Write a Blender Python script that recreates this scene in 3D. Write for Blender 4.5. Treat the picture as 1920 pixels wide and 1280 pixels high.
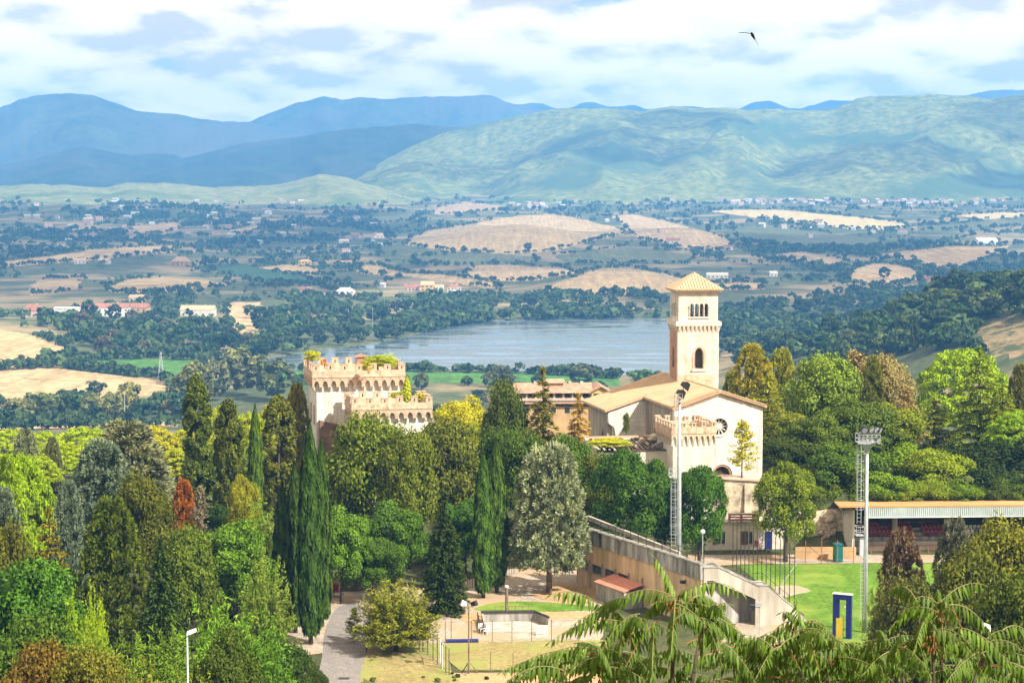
import bpy, bmesh, math, random
import numpy as np
from mathutils import Vector, Matrix, noise

R = math.radians
for o in list(bpy.data.objects):
    bpy.data.objects.remove(o)
scene = bpy.context.scene
COL = scene.collection
random.seed(7)

# ------------------------------------------------------------------ camera
F = 3583.0            # focal length in photo pixels (1920 wide)
CAMZ = 45.0           # camera height above the playing field (z = 0)
HZ = 365.0            # photo row of the horizon
PITCH = math.atan((640 - HZ) / F)
cam_data = bpy.data.cameras.new('camera')
cam_data.sensor_width = 36
cam_data.lens = 36 * F / 1920
cam_data.clip_start = 0.5
cam_data.clip_end = 90000
cam = bpy.data.objects.new('camera', cam_data)
COL.objects.link(cam)
cam.location = (0, 0, CAMZ)
cam.rotation_euler = (R(90) - PITCH, 0, 0)
scene.camera = cam

# ------------------------------------------------------------------ sun, sky, exposure
SUN_AZ, SUN_EL = 50.0, 43.0      # degrees right of straight behind the camera, elevation
SUN = Vector((math.sin(R(SUN_AZ)) * math.cos(R(SUN_EL)), -math.cos(R(SUN_AZ)) * math.cos(R(SUN_EL)), math.sin(R(SUN_EL))))
sun_data = bpy.data.lights.new('sun', 'SUN')
sun_data.energy = 5.0
sun_data.angle = R(0.55)
sun_data.color = (1.0, 0.93, 0.80)
sun = bpy.data.objects.new('sun', sun_data)
COL.objects.link(sun)
sun.location = (60, -80, 300)
sun.rotation_euler = (-SUN).to_track_quat('-Z', 'Y').to_euler()

scene.view_settings.view_transform = 'Standard'
scene.view_settings.look = 'None'
scene.view_settings.exposure = 1.16
scene.view_settings.gamma = 1.0
scene.view_settings.use_curve_mapping = False
scene.cycles.max_bounces = 6
scene.cycles.diffuse_bounces = 3
scene.cycles.glossy_bounces = 2
scene.cycles.transmission_bounces = 3
scene.cycles.transparent_max_bounces = 10
scene.cycles.volume_bounces = 1
scene.cycles.use_denoising = True
scene.cycles.caustics_reflective = False
scene.cycles.caustics_refractive = False


class NT:
    """small node-tree writer"""
    def __init__(self, tree):
        self.t = tree
        self.n = tree.nodes
        self.n.clear()

    def node(self, kind, **kw):
        nd = self.n.new(kind)
        for k, v in kw.items():
            if k == 'inp':
                for kk, vv in v.items():
                    s = nd.inputs[kk]
                    if hasattr(vv, 'is_linked') or hasattr(vv, 'links'):
                        self.t.links.new(vv, s)
                    else:
                        s.default_value = vv
            else:
                setattr(nd, k, v)
        return nd

    def math(self, op, a, b=0.0, clamp=False):
        nd = self.n.new('ShaderNodeMath')
        nd.operation = op
        nd.use_clamp = clamp
        for i, v in enumerate((a, b)):
            if hasattr(v, 'links'):
                self.t.links.new(v, nd.inputs[i])
            else:
                nd.inputs[i].default_value = v
        return nd.outputs[0]

    def ramp(self, fac, stops, interp='LINEAR'):
        nd = self.n.new('ShaderNodeValToRGB')
        nd.color_ramp.interpolation = interp
        el = nd.color_ramp.elements
        while len(el) < len(stops):
            el.new(0.5)
        for e, (p, c) in zip(el, stops):
            e.position = p
            e.color = (*c, 1) if len(c) == 3 else c
        self.t.links.new(fac, nd.inputs[0])
        return nd.outputs[0]

    def mix(self, fac, a, b, mode='MIX'):
        nd = self.n.new('ShaderNodeMix')
        nd.data_type = 'RGBA'
        nd.blend_type = mode
        for k, v in ((0, fac), (6, a), (7, b)):
            if hasattr(v, 'links'):
                self.t.links.new(v, nd.inputs[k])
            elif k == 0:
                nd.inputs[0].default_value = v
            else:
                nd.inputs[k].default_value = (*v, 1)
        return nd.outputs[2]

    def noise(self, vec, scale, detail=4.0, rough=0.55, dist=0.0):
        nd = self.n.new('ShaderNodeTexNoise')
        nd.inputs['Scale'].default_value = scale
        nd.inputs['Detail'].default_value = detail
        nd.inputs['Roughness'].default_value = rough
        nd.inputs['Distortion'].default_value = dist
        if vec is not None:
            self.t.links.new(vec, nd.inputs['Vector'])
        return nd.outputs['Fac']

    def link(self, a, b):
        self.t.links.new(a, b)


world = bpy.data.worlds.new('World')
scene.world = world
world.use_nodes = True
w = NT(world.node_tree)
wo = w.node('ShaderNodeOutputWorld')
bg = w.node('ShaderNodeBackground')
w.link(bg.outputs[0], wo.inputs[0])
sky = w.node('ShaderNodeTexSky')
sky.sky_type = 'NISHITA'
sky.sun_disc = False
sky.sun_elevation = R(SUN_EL)
sky.sun_rotation = R(180 - SUN_AZ)
sky.altitude = 250
sky.air_density = 1.0
sky.dust_density = 0.6
sky.ozone_density = 1.6
tc = w.node('ShaderNodeTexCoord')
sep = w.node('ShaderNodeSeparateXYZ')
w.link(tc.outputs['Generated'], sep.inputs[0])
zc = w.math('MAXIMUM', sep.outputs[2], 0.0)
den = w.math('ADD', zc, 0.32)
px_ = w.math('DIVIDE', sep.outputs[0], den)
py_ = w.math('DIVIDE', sep.outputs[1], den)
comb = w.node('ShaderNodeCombineXYZ')
w.link(px_, comb.inputs[0]); w.link(py_, comb.inputs[1]); comb.inputs[2].default_value = 1.7


def cloud_field(vec):
    f = w.noise(vec, 4.0, 12, 0.62, 0.1)
    vo = w.node('ShaderNodeTexVoronoi', feature='SMOOTH_F1')
    vo.inputs['Scale'].default_value = 10.0; vo.inputs['Smoothness'].default_value = 0.35
    wv = w.node('ShaderNodeVectorMath', operation='ADD')   # billows, bent by finer noise
    nz = w.node('ShaderNodeTexNoise'); nz.inputs['Scale'].default_value = 14.0; nz.inputs['Detail'].default_value = 6
    w.link(vec, nz.inputs['Vector'])
    sc = w.node('ShaderNodeVectorMath', operation='SCALE'); w.link(nz.outputs['Color'], sc.inputs[0]); sc.inputs['Scale'].default_value = 0.09
    w.link(vec, wv.inputs[0]); w.link(sc.outputs[0], wv.inputs[1])
    w.link(wv.outputs[0], vo.inputs['Vector'])
    puff = w.math('SUBTRACT', 0.85, vo.outputs['Distance'])
    return w.math('ADD', w.math('MULTIPLY', f, 0.72), w.math('MULTIPLY', puff, 0.28))


n1 = cloud_field(comb.outputs[0])
# the same field a little higher up the sky: where the cloud thins upward it is a bright top, where it thickens an underside
up_ = w.node('ShaderNodeVectorMath', operation='MULTIPLY')
w.link(comb.outputs[0], up_.inputs[0]); up_.inputs[1].default_value = (0.972, 0.972, 1)
n1u = cloud_field(up_.outputs[0])
relief = w.math('ADD', w.math('MULTIPLY', w.math('SUBTRACT', n1, n1u), 2.6), 0.5)
big = w.noise(comb.outputs[0], 2.0, 4, 0.5, 0.0)
shade = w.math('ADD', w.math('MULTIPLY', relief, 0.6), w.math('MULTIPLY', big, 0.4))
cover = w.ramp(n1, [(0.22, (0, 0, 0)), (0.33, (1, 1, 1))])
cloudcol = w.ramp(shade, [(0.34, (0.70, 0.59, 0.45)), (0.43, (0.92, 0.76, 0.55)), (0.50, (1.10, 0.89, 0.61)), (0.66, (1.28, 1.01, 0.68))])
skyb = w.mix(1.0, sky.outputs[0], (0.075, 0.075, 0.075), 'MULTIPLY')
final = w.mix(cover, skyb, cloudcol)
w.link(final, bg.inputs['Color'])
bg.inputs['Strength'].default_value = 0.80

# ------------------------------------------------------------------ pixel rays of the photograph -> points of the place
_cp, _sp = math.cos(PITCH), math.sin(PITCH)


def ray(px, py):
    cx, cy = (px - 960) / F, (640 - py) / F
    return Vector((cx, _cp + cy * _sp, -_sp + cy * _cp))


def at(px, py, Y):
    d = ray(px, py)
    t = Y / d.y
    return Vector((d.x * t, Y, CAMZ + d.z * t))


def on_z(px, py, z):
    d = ray(px, py)
    t = (z - CAMZ) / d.z
    return Vector((d.x * t, d.y * t, z))


def to_px(X, Y, Z):
    dz = Z - CAMZ
    f = Y * _cp - dz * _sp
    u = Y * _sp + dz * _cp
    return 960 + F * X / f, 640 - F * u / f


# ------------------------------------------------------------------ numpy noise
def _hash(ix, iy, seed):
    h = (ix.astype(np.int64) * 374761393 + iy.astype(np.int64) * 668265263 + seed * 974634211) & 0xffffffff
    h = ((h ^ (h >> 13)) * 1274126177) & 0xffffffff
    return ((h ^ (h >> 16)) & 0xffff) / 65535.0


def vnoise(x, y, seed=0):
    x = np.asarray(x, float); y = np.asarray(y, float)
    ix = np.floor(x); iy = np.floor(y)
    fx = x - ix; fy = y - iy
    fx = fx * fx * (3 - 2 * fx); fy = fy * fy * (3 - 2 * fy)
    a = _hash(ix, iy, seed); b = _hash(ix + 1, iy, seed)
    c = _hash(ix, iy + 1, seed); d = _hash(ix + 1, iy + 1, seed)
    return (a * (1 - fx) + b * fx) * (1 - fy) + (c * (1 - fx) + d * fx) * fy


def fbm(x, y, seed=0, octv=4):
    s = 0; a = 0.5
    for i in range(octv):
        s = s + a * vnoise(x * 2 ** i, y * 2 ** i, seed + i * 17)
        a *= 0.5
    return s / (1 - 0.5 ** octv)


def sstep(x, a, b):
    t = np.clip((np.asarray(x, float) - a) / (b - a), 0, 1)
    return t * t * (3 - 2 * t)


def pip(x, y, poly):
    x = np.asarray(x); y = np.asarray(y)
    ins = np.zeros(x.shape, bool)
    n = len(poly)
    for i in range(n):
        x1, y1 = poly[i]; x2, y2 = poly[(i + 1) % n]
        if y1 == y2:
            continue
        c = ((y1 > y) != (y2 > y)) & (x < (x2 - x1) * (y - y1) / (y2 - y1) + x1)
        ins ^= c
    return ins


# ------------------------------------------------------------------ objects
def link(o, parent=None):
    COL.objects.link(o)
    if parent is not None:
        o.parent = parent
    return o


def tag(o, label, cat, group=None, kind=None):
    if label: o['label'] = label
    if cat: o['category'] = cat
    if group: o['group'] = group
    if kind: o['kind'] = kind
    return o


def thing(name, label, cat, loc=(0, 0, 0), rz=0.0, group=None):
    o = bpy.data.objects.new(name, None)
    o.empty_display_size = 0.5
    link(o)
    o.location = loc
    o.rotation_euler = (0, 0, rz)
    return tag(o, label, cat, group)


class MB:
    """collects shapes for ONE mesh"""
    def __init__(self):
        self.v = []; self.f = []; self.m = []

    def add(self, vs, fs, mi=0):
        b = len(self.v)
        self.v.extend([tuple(p) for p in vs])
        self.f.extend([tuple(b + i for i in f) for f in fs])
        self.m.extend([mi] * len(fs))
        return self

    def box(self, x0, x1, y0, y1, z0, z1, mi=0):
        return self.add([(x0, y0, z0), (x1, y0, z0), (x1, y1, z0), (x0, y1, z0), (x0, y0, z1), (x1, y0, z1), (x1, y1, z1), (x0, y1, z1)],
                        [(3, 2, 1, 0), (4, 5, 6, 7), (0, 1, 5, 4), (1, 2, 6, 5), (2, 3, 7, 6), (3, 0, 4, 7)], mi)

    def hexa(self, b, t, mi=0):
        return self.add(list(b) + list(t), [(3, 2, 1, 0), (4, 5, 6, 7), (0, 1, 5, 4), (1, 2, 6, 5), (2, 3, 7, 6), (3, 0, 4, 7)], mi)

    def bar(self, a, b, w, h=None, mi=0):
        """square bar from a to b"""
        a = Vector(a); b = Vector(b); h = h or w
        d = (b - a).normalized()
        up = Vector((0, 0, 1)) if abs(d.z) < 0.95 else Vector((0, 1, 0))
        s = d.cross(up).normalized() * w / 2
        u = s.cross(d).normalized() * h / 2
        return self.hexa([a - s - u, a + s - u, a + s + u, a - s + u], [b - s - u, b + s - u, b + s + u, b - s + u], mi)

    def tube(self, pts, rad, n=8, mi=0, cap=True):
        pts = [Vector(p) for p in pts]
        if not hasattr(rad, '__len__'): rad = [rad] * len(pts)
        vs = []; fs = []
        ref = None
        for i, p in enumerate(pts):
            d = (pts[min(i + 1, len(pts) - 1)] - pts[max(i - 1, 0)]).normalized()
            if ref is None or abs(ref.dot(d)) > 0.95:
                ref = Vector((1, 0, 0)) if abs(d.x) < 0.8 else Vector((0, 1, 0))
            s = d.cross(ref).normalized(); u = s.cross(d).normalized()
            for k in range(n):
                a = 2 * math.pi * k / n
                vs.append(p + (s * math.cos(a) + u * math.sin(a)) * rad[i])
        for i in range(len(pts) - 1):
            for k in range(n):
                fs.append((i * n + k, i * n + (k + 1) % n, (i + 1) * n + (k + 1) % n, (i + 1) * n + k))
        if cap:
            fs.append(tuple(range(n - 1, -1, -1)))
            fs.append(tuple((len(pts) - 1) * n + k for k in range(n)))
        return self.add(vs, fs, mi)

    def prism(self, poly, y0, y1, mi=0, axis='y'):
        """outline in (x, z) pushed from y0 to y1 (or (y, z) pushed along x)"""
        n = len(poly)
        if axis == 'y':
            vs = [(p[0], y0, p[1]) for p in poly] + [(p[0], y1, p[1]) for p in poly]
        elif axis == 'x':
            vs = [(y0, p[0], p[1]) for p in poly] + [(y1, p[0], p[1]) for p in poly]
        else:
            vs = [(p[0], p[1], y0) for p in poly] + [(p[0], p[1], y1) for p in poly]
        fs = [tuple(range(n)), tuple(range(2 * n - 1, n - 1, -1))]
        for i in range(n):
            j = (i + 1) % n
            fs.append((i, n + i, n + j, j))
        return self.add(vs, fs, mi)

    def blob(self, c, r, seg=8, rings=6, mi=0, jit=0.0, seed=0):
        rr = random.Random(seed)
        if not hasattr(r, '__len__'): r = (r, r, r)
        vs = [(c[0], c[1], c[2] - r[2])]
        for i in range(1, rings):
            a = -math.pi / 2 + math.pi * i / rings
            for k in range(seg):
                b = 2 * math.pi * k / seg
                s = 1 + rr.uniform(-jit, jit)
                vs.append((c[0] + r[0] * s * math.cos(a) * math.cos(b), c[1] + r[1] * s * math.cos(a) * math.sin(b), c[2] + r[2] * s * math.sin(a)))
        vs.append((c[0], c[1], c[2] + r[2]))
        fs = []
        for k in range(seg):
            fs.append((0, 1 + (k + 1) % seg, 1 + k))
            for i in range(rings - 2):
                fs.append((1 + i * seg + k, 1 + i * seg + (k + 1) % seg, 1 + (i + 1) * seg + (k + 1) % seg, 1 + (i + 1) * seg + k))
            fs.append((len(vs) - 1, 1 + (rings - 2) * seg + k, 1 + (rings - 2) * seg + (k + 1) % seg))
        return self.add(vs, fs, mi)

    def mesh(self, name, mats, smooth=False, fix=True):
        me = bpy.data.meshes.new(name)
        me.from_pydata(self.v, [], self.f)
        if not isinstance(mats, (list, tuple)): mats = [mats]
        for m_ in mats: me.materials.append(m_)
        if len(mats) > 1:
            me.polygons.foreach_set('material_index', self.m)
        if fix:
            bm = bmesh.new(); bm.from_mesh(me)
            bmesh.ops.recalc_face_normals(bm, faces=bm.faces[:])
            bm.to_mesh(me); bm.free()
        if smooth:
            me.polygons.foreach_set('use_smooth', [True] * len(me.polygons))
        me.update()
        return me

    def build(self, name, mats, parent=None, smooth=False, fix=True):
        return link(bpy.data.objects.new(name, self.mesh(name, mats, smooth, fix)), parent)


def part(name, me, parent, loc=(0, 0, 0), rot=(0, 0, 0), scale=(1, 1, 1)):
    o = bpy.data.objects.new(name, me)
    link(o, parent)
    o.location = loc; o.rotation_euler = rot; o.scale = scale
    return o


def copy_tree(o, parent=None):
    c = o.copy(); COL.objects.link(c); c.parent = parent
    for ch in o.children: copy_tree(ch, c)
    return c


def holed(outer, holes, y0, y1, name, mat, parent=None, axis='y', m=None):
    """wall slab with real openings: outline and holes in (x, z), from y0 (front) to y1"""
    bm = bmesh.new()
    for y in (y0, y1):
        edges = []
        for loop in [outer] + list(holes):
            vs = [bm.verts.new((p[0], y, p[1]) if axis == 'y' else (y, p[0], p[1])) for p in loop]
            edges += [bm.edges.new((vs[i], vs[(i + 1) % len(vs)])) for i in range(len(vs))]
        bmesh.ops.triangle_fill(bm, use_beauty=True, use_dissolve=False, edges=edges)
    for loop in [outer] + list(holes):
        n = len(loop)
        P = lambda p, y: (p[0], y, p[1]) if axis == 'y' else (y, p[0], p[1])
        for i in range(n):
            a, b = loop[i], loop[(i + 1) % n]
            bm.faces.new([bm.verts.new(P(a, y0)), bm.verts.new(P(b, y0)), bm.verts.new(P(b, y1)), bm.verts.new(P(a, y1))])
    bmesh.ops.remove_doubles(bm, verts=bm.verts[:], dist=1e-5)
    bmesh.ops.recalc_face_normals(bm, faces=bm.faces[:])
    me = bpy.data.meshes.new(name); bm.to_mesh(me); bm.free()
    me.materials.append(mat)
    if m is not None: me.transform(m)
    return link(bpy.data.objects.new(name, me), parent)


def pointed(cx, w, z0, zs, zt, n=6):
    """outline of a pointed-arch opening, from sill z0, springing zs, tip zt"""
    h = w / 2
    pts = [(cx - h, z0), (cx + h, z0), (cx + h, zs)]
    for i in range(1, n):
        t = i / n
        pts.append((cx + h * math.cos(t * math.pi / 2) ** 0.8, zs + (zt - zs) * math.sin(t * math.pi / 2) ** 1.15))
    pts.append((cx, zt))
    for i in range(n - 1, 0, -1):
        t = i / n
        pts.append((cx - h * math.cos(t * math.pi / 2) ** 0.8, zs + (zt - zs) * math.sin(t * math.pi / 2) ** 1.15))
    pts.append((cx - h, zs))
    return pts


def rect(x0, x1, z0, z1):
    return [(x0, z0), (x1, z0), (x1, z1), (x0, z1)]


# ------------------------------------------------------------------ materials
MAT = {}


def mat(name, col, rough=0.85, var=0.25, scale=3.0, col2=None, bump=0.0, metal=0.0, streak=False, bumpscale=None, spec=0.3, courses=0.0):
    m = bpy.data.materials.new(name); m.use_nodes = True
    t = NT(m.node_tree)
    out = t.node('ShaderNodeOutputMaterial')
    b = t.node('ShaderNodeBsdfPrincipled')
    t.link(b.outputs[0], out.inputs[0])
    tcn = t.node('ShaderNodeTexCoord')
    vec = tcn.outputs['Object']
    if streak:
        mp = t.node('ShaderNodeMapping'); mp.inputs['Scale'].default_value = (1, 1, 0.15)
        t.link(vec, mp.inputs[0]); vec2 = mp.outputs[0]
    else:
        vec2 = vec
    f = t.noise(vec2, scale, 6, 0.62)
    f2 = t.noise(vec, scale * 0.23, 3, 0.5)
    c2 = col2 if col2 else tuple(c * (1 - var * 1.6) for c in col)
    c1 = col if col2 else tuple(min(1, c * (1 + var * 0.6)) for c in col)
    base = t.mix(t.ramp(f, [(0.32, (0, 0, 0)), (0.68, (1, 1, 1))]), c2, c1)
    base = t.mix(t.ramp(f2, [(0.35, (0.82, 0.82, 0.82)), (0.65, (1.08, 1.08, 1.08))]), (0, 0, 0), base, 'MIX') if False else base
    mul = t.ramp(f2, [(0.3, (1 - var * 0.8,) * 3), (0.7, (1, 1, 1))])
    base = t.mix(1.0, base, mul, 'MULTIPLY')
    if courses:   # stone courses: staggered blocks of slightly different tone, rain streaks
        br = t.node('ShaderNodeTexBrick')
        sx = t.node('ShaderNodeSeparateXYZ'); t.link(vec, sx.inputs[0])
        cx = t.node('ShaderNodeCombineXYZ'); t.link(t.math('ADD', sx.outputs[0], sx.outputs[1]), cx.inputs[0]); t.link(sx.outputs[2], cx.inputs[1])
        t.link(cx.outputs[0], br.inputs['Vector'])
        br.inputs['Scale'].default_value = 1.0; br.inputs['Brick Width'].default_value = 0.95; br.inputs['Row Height'].default_value = courses
        br.inputs['Mortar Size'].default_value = 0.03; br.inputs['Mortar Smooth'].default_value = 0.4
        br.inputs['Color1'].default_value = (0.90, 0.88, 0.86, 1); br.inputs['Color2'].default_value = (1.06, 1.05, 1.03, 1); br.inputs['Mortar'].default_value = (0.76, 0.71, 0.66, 1)
        base = t.mix(1.0, base, br.outputs['Color'], 'MULTIPLY')
        mp3 = t.node('ShaderNodeMapping'); mp3.inputs['Scale'].default_value = (1.3, 1.3, 0.10); t.link(vec, mp3.inputs[0])
        base = t.mix(1.0, base, t.ramp(t.noise(mp3.outputs[0], 1.0, 6, 0.65), [(0.34, (0.68, 0.64, 0.60)), (0.47, (1, 1, 1))]), 'MULTIPLY')
    t.link(base, b.inputs['Base Color'])
    b.inputs['Roughness'].default_value = rough
    b.inputs['Metallic'].default_value = metal
    b.inputs['Specular IOR Level'].default_value = spec
    if bump:
        bn = t.node('ShaderNodeBump'); bn.inputs['Strength'].default_value = bump
        bn.inputs['Distance'].default_value = 0.15
        t.link(t.noise(vec, bumpscale or scale * 2, 6, 0.6), bn.inputs['Height'])
        t.link(bn.outputs[0], b.inputs['Normal'])
    MAT[name] = m
    return m


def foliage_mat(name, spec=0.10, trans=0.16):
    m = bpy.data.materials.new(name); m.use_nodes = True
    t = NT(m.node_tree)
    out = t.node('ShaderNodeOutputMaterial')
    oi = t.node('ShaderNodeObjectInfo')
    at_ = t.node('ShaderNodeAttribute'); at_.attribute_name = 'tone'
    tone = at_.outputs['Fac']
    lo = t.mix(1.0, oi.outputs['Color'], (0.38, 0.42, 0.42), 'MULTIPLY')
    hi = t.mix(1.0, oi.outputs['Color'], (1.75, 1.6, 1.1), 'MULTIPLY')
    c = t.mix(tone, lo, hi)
    b = t.node('ShaderNodeBsdfPrincipled')
    t.link(c, b.inputs['Base Color'])
    b.inputs['Roughness'].default_value = 0.55
    b.inputs['Specular IOR Level'].default_value = spec
    tr = t.node('ShaderNodeBsdfTranslucent')
    t.link(t.mix(1.0, c, (1.25, 1.35, 0.6), 'MULTIPLY'), tr.inputs['Color'])
    mx = t.node('ShaderNodeMixShader'); mx.inputs[0].default_value = trans
    t.link(b.outputs[0], mx.inputs[1]); t.link(tr.outputs[0], mx.inputs[2])
    t.link(mx.outputs[0], out.inputs[0])
    MAT[name] = m
    return m


def ground_mat(name, c_lo, c_hi, scale, rough=0.95, streak=None, c_patch=None, patch_scale=0.01):
    """earth, stubble, turf: two colours in world-sized mottling, with optional working lines"""
    m = bpy.data.materials.new(name); m.use_nodes = True
    t = NT(m.node_tree)
    out = t.node('ShaderNodeOutputMaterial')
    b = t.node('ShaderNodeBsdfPrincipled'); t.link(b.outputs[0], out.inputs[0])
    g = t.node('ShaderNodeNewGeometry')
    vec = g.outputs['Position']
    f = t.noise(vec, scale, 8, 0.65)
    fac = t.ramp(f, [(0.3, (0, 0, 0)), (0.7, (1, 1, 1))])
    c = t.mix(fac, c_lo, c_hi)
    c = t.mix(1.0, c, t.ramp(t.noise(vec, scale * 7, 4, 0.7), [(0.34, (0.62,) * 3), (0.66, (1.25,) * 3)]), 'MULTIPLY')
    if streak:
        ang, sc = streak
        mp = t.node('ShaderNodeMapping'); mp.inputs['Rotation'].default_value = (0, 0, ang)
        mp.inputs['Scale'].default_value = (sc, sc * 0.04, 0)
        t.link(vec, mp.inputs[0])
        s = t.noise(mp.outputs[0], 1.0, 4, 0.7)
        c = t.mix(1.0, c, t.ramp(s, [(0.35, (0.74, 0.74, 0.74)), (0.65, (1.12, 1.12, 1.12))]), 'MULTIPLY')
    if c_patch:
        pf = t.ramp(t.noise(vec, patch_scale, 4, 0.6), [(0.50, (0, 0, 0)), (0.60, (1, 1, 1))])
        c = t.mix(pf, c, c_patch)
    t.link(c, b.inputs['Base Color'])
    b.inputs['Roughness'].default_value = rough
    b.inputs['Specular IOR Level'].default_value = 0.1
    MAT[name] = m
    return m


ground_mat('valley_ground', (0.035, 0.06, 0.024), (0.12, 0.125, 0.055), 0.03, c_patch=(0.25, 0.195, 0.11), patch_scale=0.007)
ground_mat('near_ground', (0.035, 0.05, 0.018), (0.10, 0.10, 0.045), 0.35)
for i, (a, b_) in enumerate([((0.33, 0.235, 0.115), (0.48, 0.355, 0.185)), ((0.35, 0.25, 0.13), (0.50, 0.37, 0.21)), ((0.29, 0.205, 0.11), (0.42, 0.31, 0.17)), ((0.42, 0.32, 0.16), (0.56, 0.44, 0.23))]):
    ground_mat('stubble_%d' % i, a, b_, 0.02, streak=(0.5 + i * 0.8, 0.16))
ground_mat('green_crop', (0.045, 0.12, 0.022), (0.085, 0.21, 0.04), 0.03, streak=(0.3, 0.1))
ground_mat('dull_crop', (0.07, 0.09, 0.035), (0.15, 0.15, 0.07), 0.02, streak=(1.2, 0.14))
ground_mat('dark_crop', (0.025, 0.065, 0.03), (0.05, 0.11, 0.045), 0.03)
ground_mat('scrub', (0.16, 0.125, 0.07), (0.30, 0.22, 0.12), 0.05, c_patch=(0.06, 0.075, 0.03), patch_scale=0.09)
ground_mat('mountain_forest', (0.014, 0.026, 0.022), (0.045, 0.06, 0.036), 0.010, c_patch=(0.05, 0.055, 0.045), patch_scale=0.0016)  # dark forest colour carries the cloud shade of the left range
ground_mat('mountain_lit_forest', (0.045, 0.075, 0.022), (0.27, 0.28, 0.075), 0.035, c_patch=(0.07, 0.105, 0.04), patch_scale=0.0022)  # brighter copy of the forest, sunlight put into its colour
ground_mat('far_mountain', (0.030, 0.045, 0.036), (0.085, 0.095, 0.06), 0.006, c_patch=(0.075, 0.075, 0.065), patch_scale=0.0012)  # kept dark in colour in place of cloud shadow
ground_mat('low_hill', (0.09, 0.12, 0.04), (0.28, 0.27, 0.12), 0.025, c_patch=(0.09, 0.13, 0.045), patch_scale=0.004)
# ------------------------------------------------------------------ the lie of the land
YP = np.array([-400, -40, 0, 20, 40, 60, 90, 110, 130, 150, 162, 262, 300, 420, 600, 850, 950, 1750, 2000, 2500, 3500, 4200, 5000, 5600, 7000], float)
ZP = np.array([70, 46, 42.5, 37.5, 32, 26, 15.5, 9.0, 4.2, 1.0, 0, 0, -3, -14, -36, -64, -69.5, -69.5, -66, -61, -49, -27, 4, 27, 60], float)

LAKE_PX = [(500, 672), (600, 656), (680, 647), (720, 640), (752, 634), (775, 628), (820, 617), (880, 606), (960, 600), (1060, 597), (1160, 596), (1255, 598), (1330, 604),
           (1352, 622), (1354, 660), (1345, 690), (1300, 703), (1200, 706), (1100, 700), (1000, 696), (880, 694), (760, 692), (640, 695), (500, 694)]
LAKE_W = [tuple(on_z(x, y, -70.0))[:2] for x, y in LAKE_PX]

MOUNDS = [  # px, py of the crest, distance, width px, depth m, height m
    (970, 412, 3350, 170, 380, 42), (1260, 415, 3500, 120, 350, 30), (1150, 510, 2280, 170, 190, 15), (1660, 500, 2420, 90, 150, 11), (1780, 466, 3000, 130, 260, 16),
    (230, 465, 3000, 190, 300, 14), (960, 503, 2420, 110, 120, 7), (700, 470, 2900, 160, 300, 12), (1050, 372, 6500, 200, 500, 40), (1400, 440, 3300, 160, 300, 10),
    (480, 440, 3900, 260, 500, 18), (90, 420, 4600, 240, 600, 22), (1600, 395, 5600, 260, 500, 12)]


def tz(X, Y):
    X = np.asarray(X, float); Y = np.asarray(Y, float)
    z = np.interp(Y, YP, ZP)
    # church and park terrace
    z = z + 7.0 * sstep(Y, 238, 247) * (1 - sstep(Y, 285, 380)) * sstep(X, 5, 12) * (1 - sstep(X, 100, 150))
    z = z + 2.0 * sstep(Y, 238, 250) * (1 - sstep(Y, 285, 380)) * (1 - sstep(X, 2, 9))
    # wooded hill to the right of the lake
    z = z + 74 * sstep(X, 78 + (Y - 950) * 0.02, 310) * np.exp(-((Y - 1020) / 300.0) ** 2)
    z = z + 12 * sstep(-X, 235, 420) * np.exp(-((Y - 1500) / 260.0) ** 2)
    roll = sstep(Y, 1750, 2600)
    z = z + roll * (fbm(X / 420.0, Y / 520.0, 3, 3) - 0.5) * (10 + 0.004 * Y)
    for (mx, my, D, wp, dy, h) in MOUNDS:
        cx = (mx - 960) / F * D
        sx = wp / F * D
        z = z + h * np.exp(-((X - cx) / sx) ** 2 - ((Y - D) / dy) ** 2)
    near = 1 - sstep(Y, 120, 160)
    z = z + near * (vnoise(X / 9.0, Y / 9.0, 5) - 0.5) * 1.2 * sstep(Y, 5, 20)
    return z


def gz(x, y):
    return float(tz(np.array([x]), np.array([y]))[0])


def hit(px, py, y0=150.0, y1=7000.0):
    """first point of the land along a ray"""
    d = ray(px, py)
    Ys = np.geomspace(y0, y1, 900)
    X = d.x / d.y * Ys
    zr = CAMZ + d.z / d.y * Ys
    below = zr < tz(X, Ys)
    if not below.any():
        return None
    k = int(np.argmax(below))
    lo, hi = Ys[max(k - 1, 0)], Ys[k]
    for _ in range(14):
        m_ = (lo + hi) / 2
        if CAMZ + d.z / d.y * m_ < gz(d.x / d.y * m_, m_): hi = m_
        else: lo = m_
    x = d.x / d.y * hi
    return Vector((x, hi, gz(x, hi)))


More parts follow.
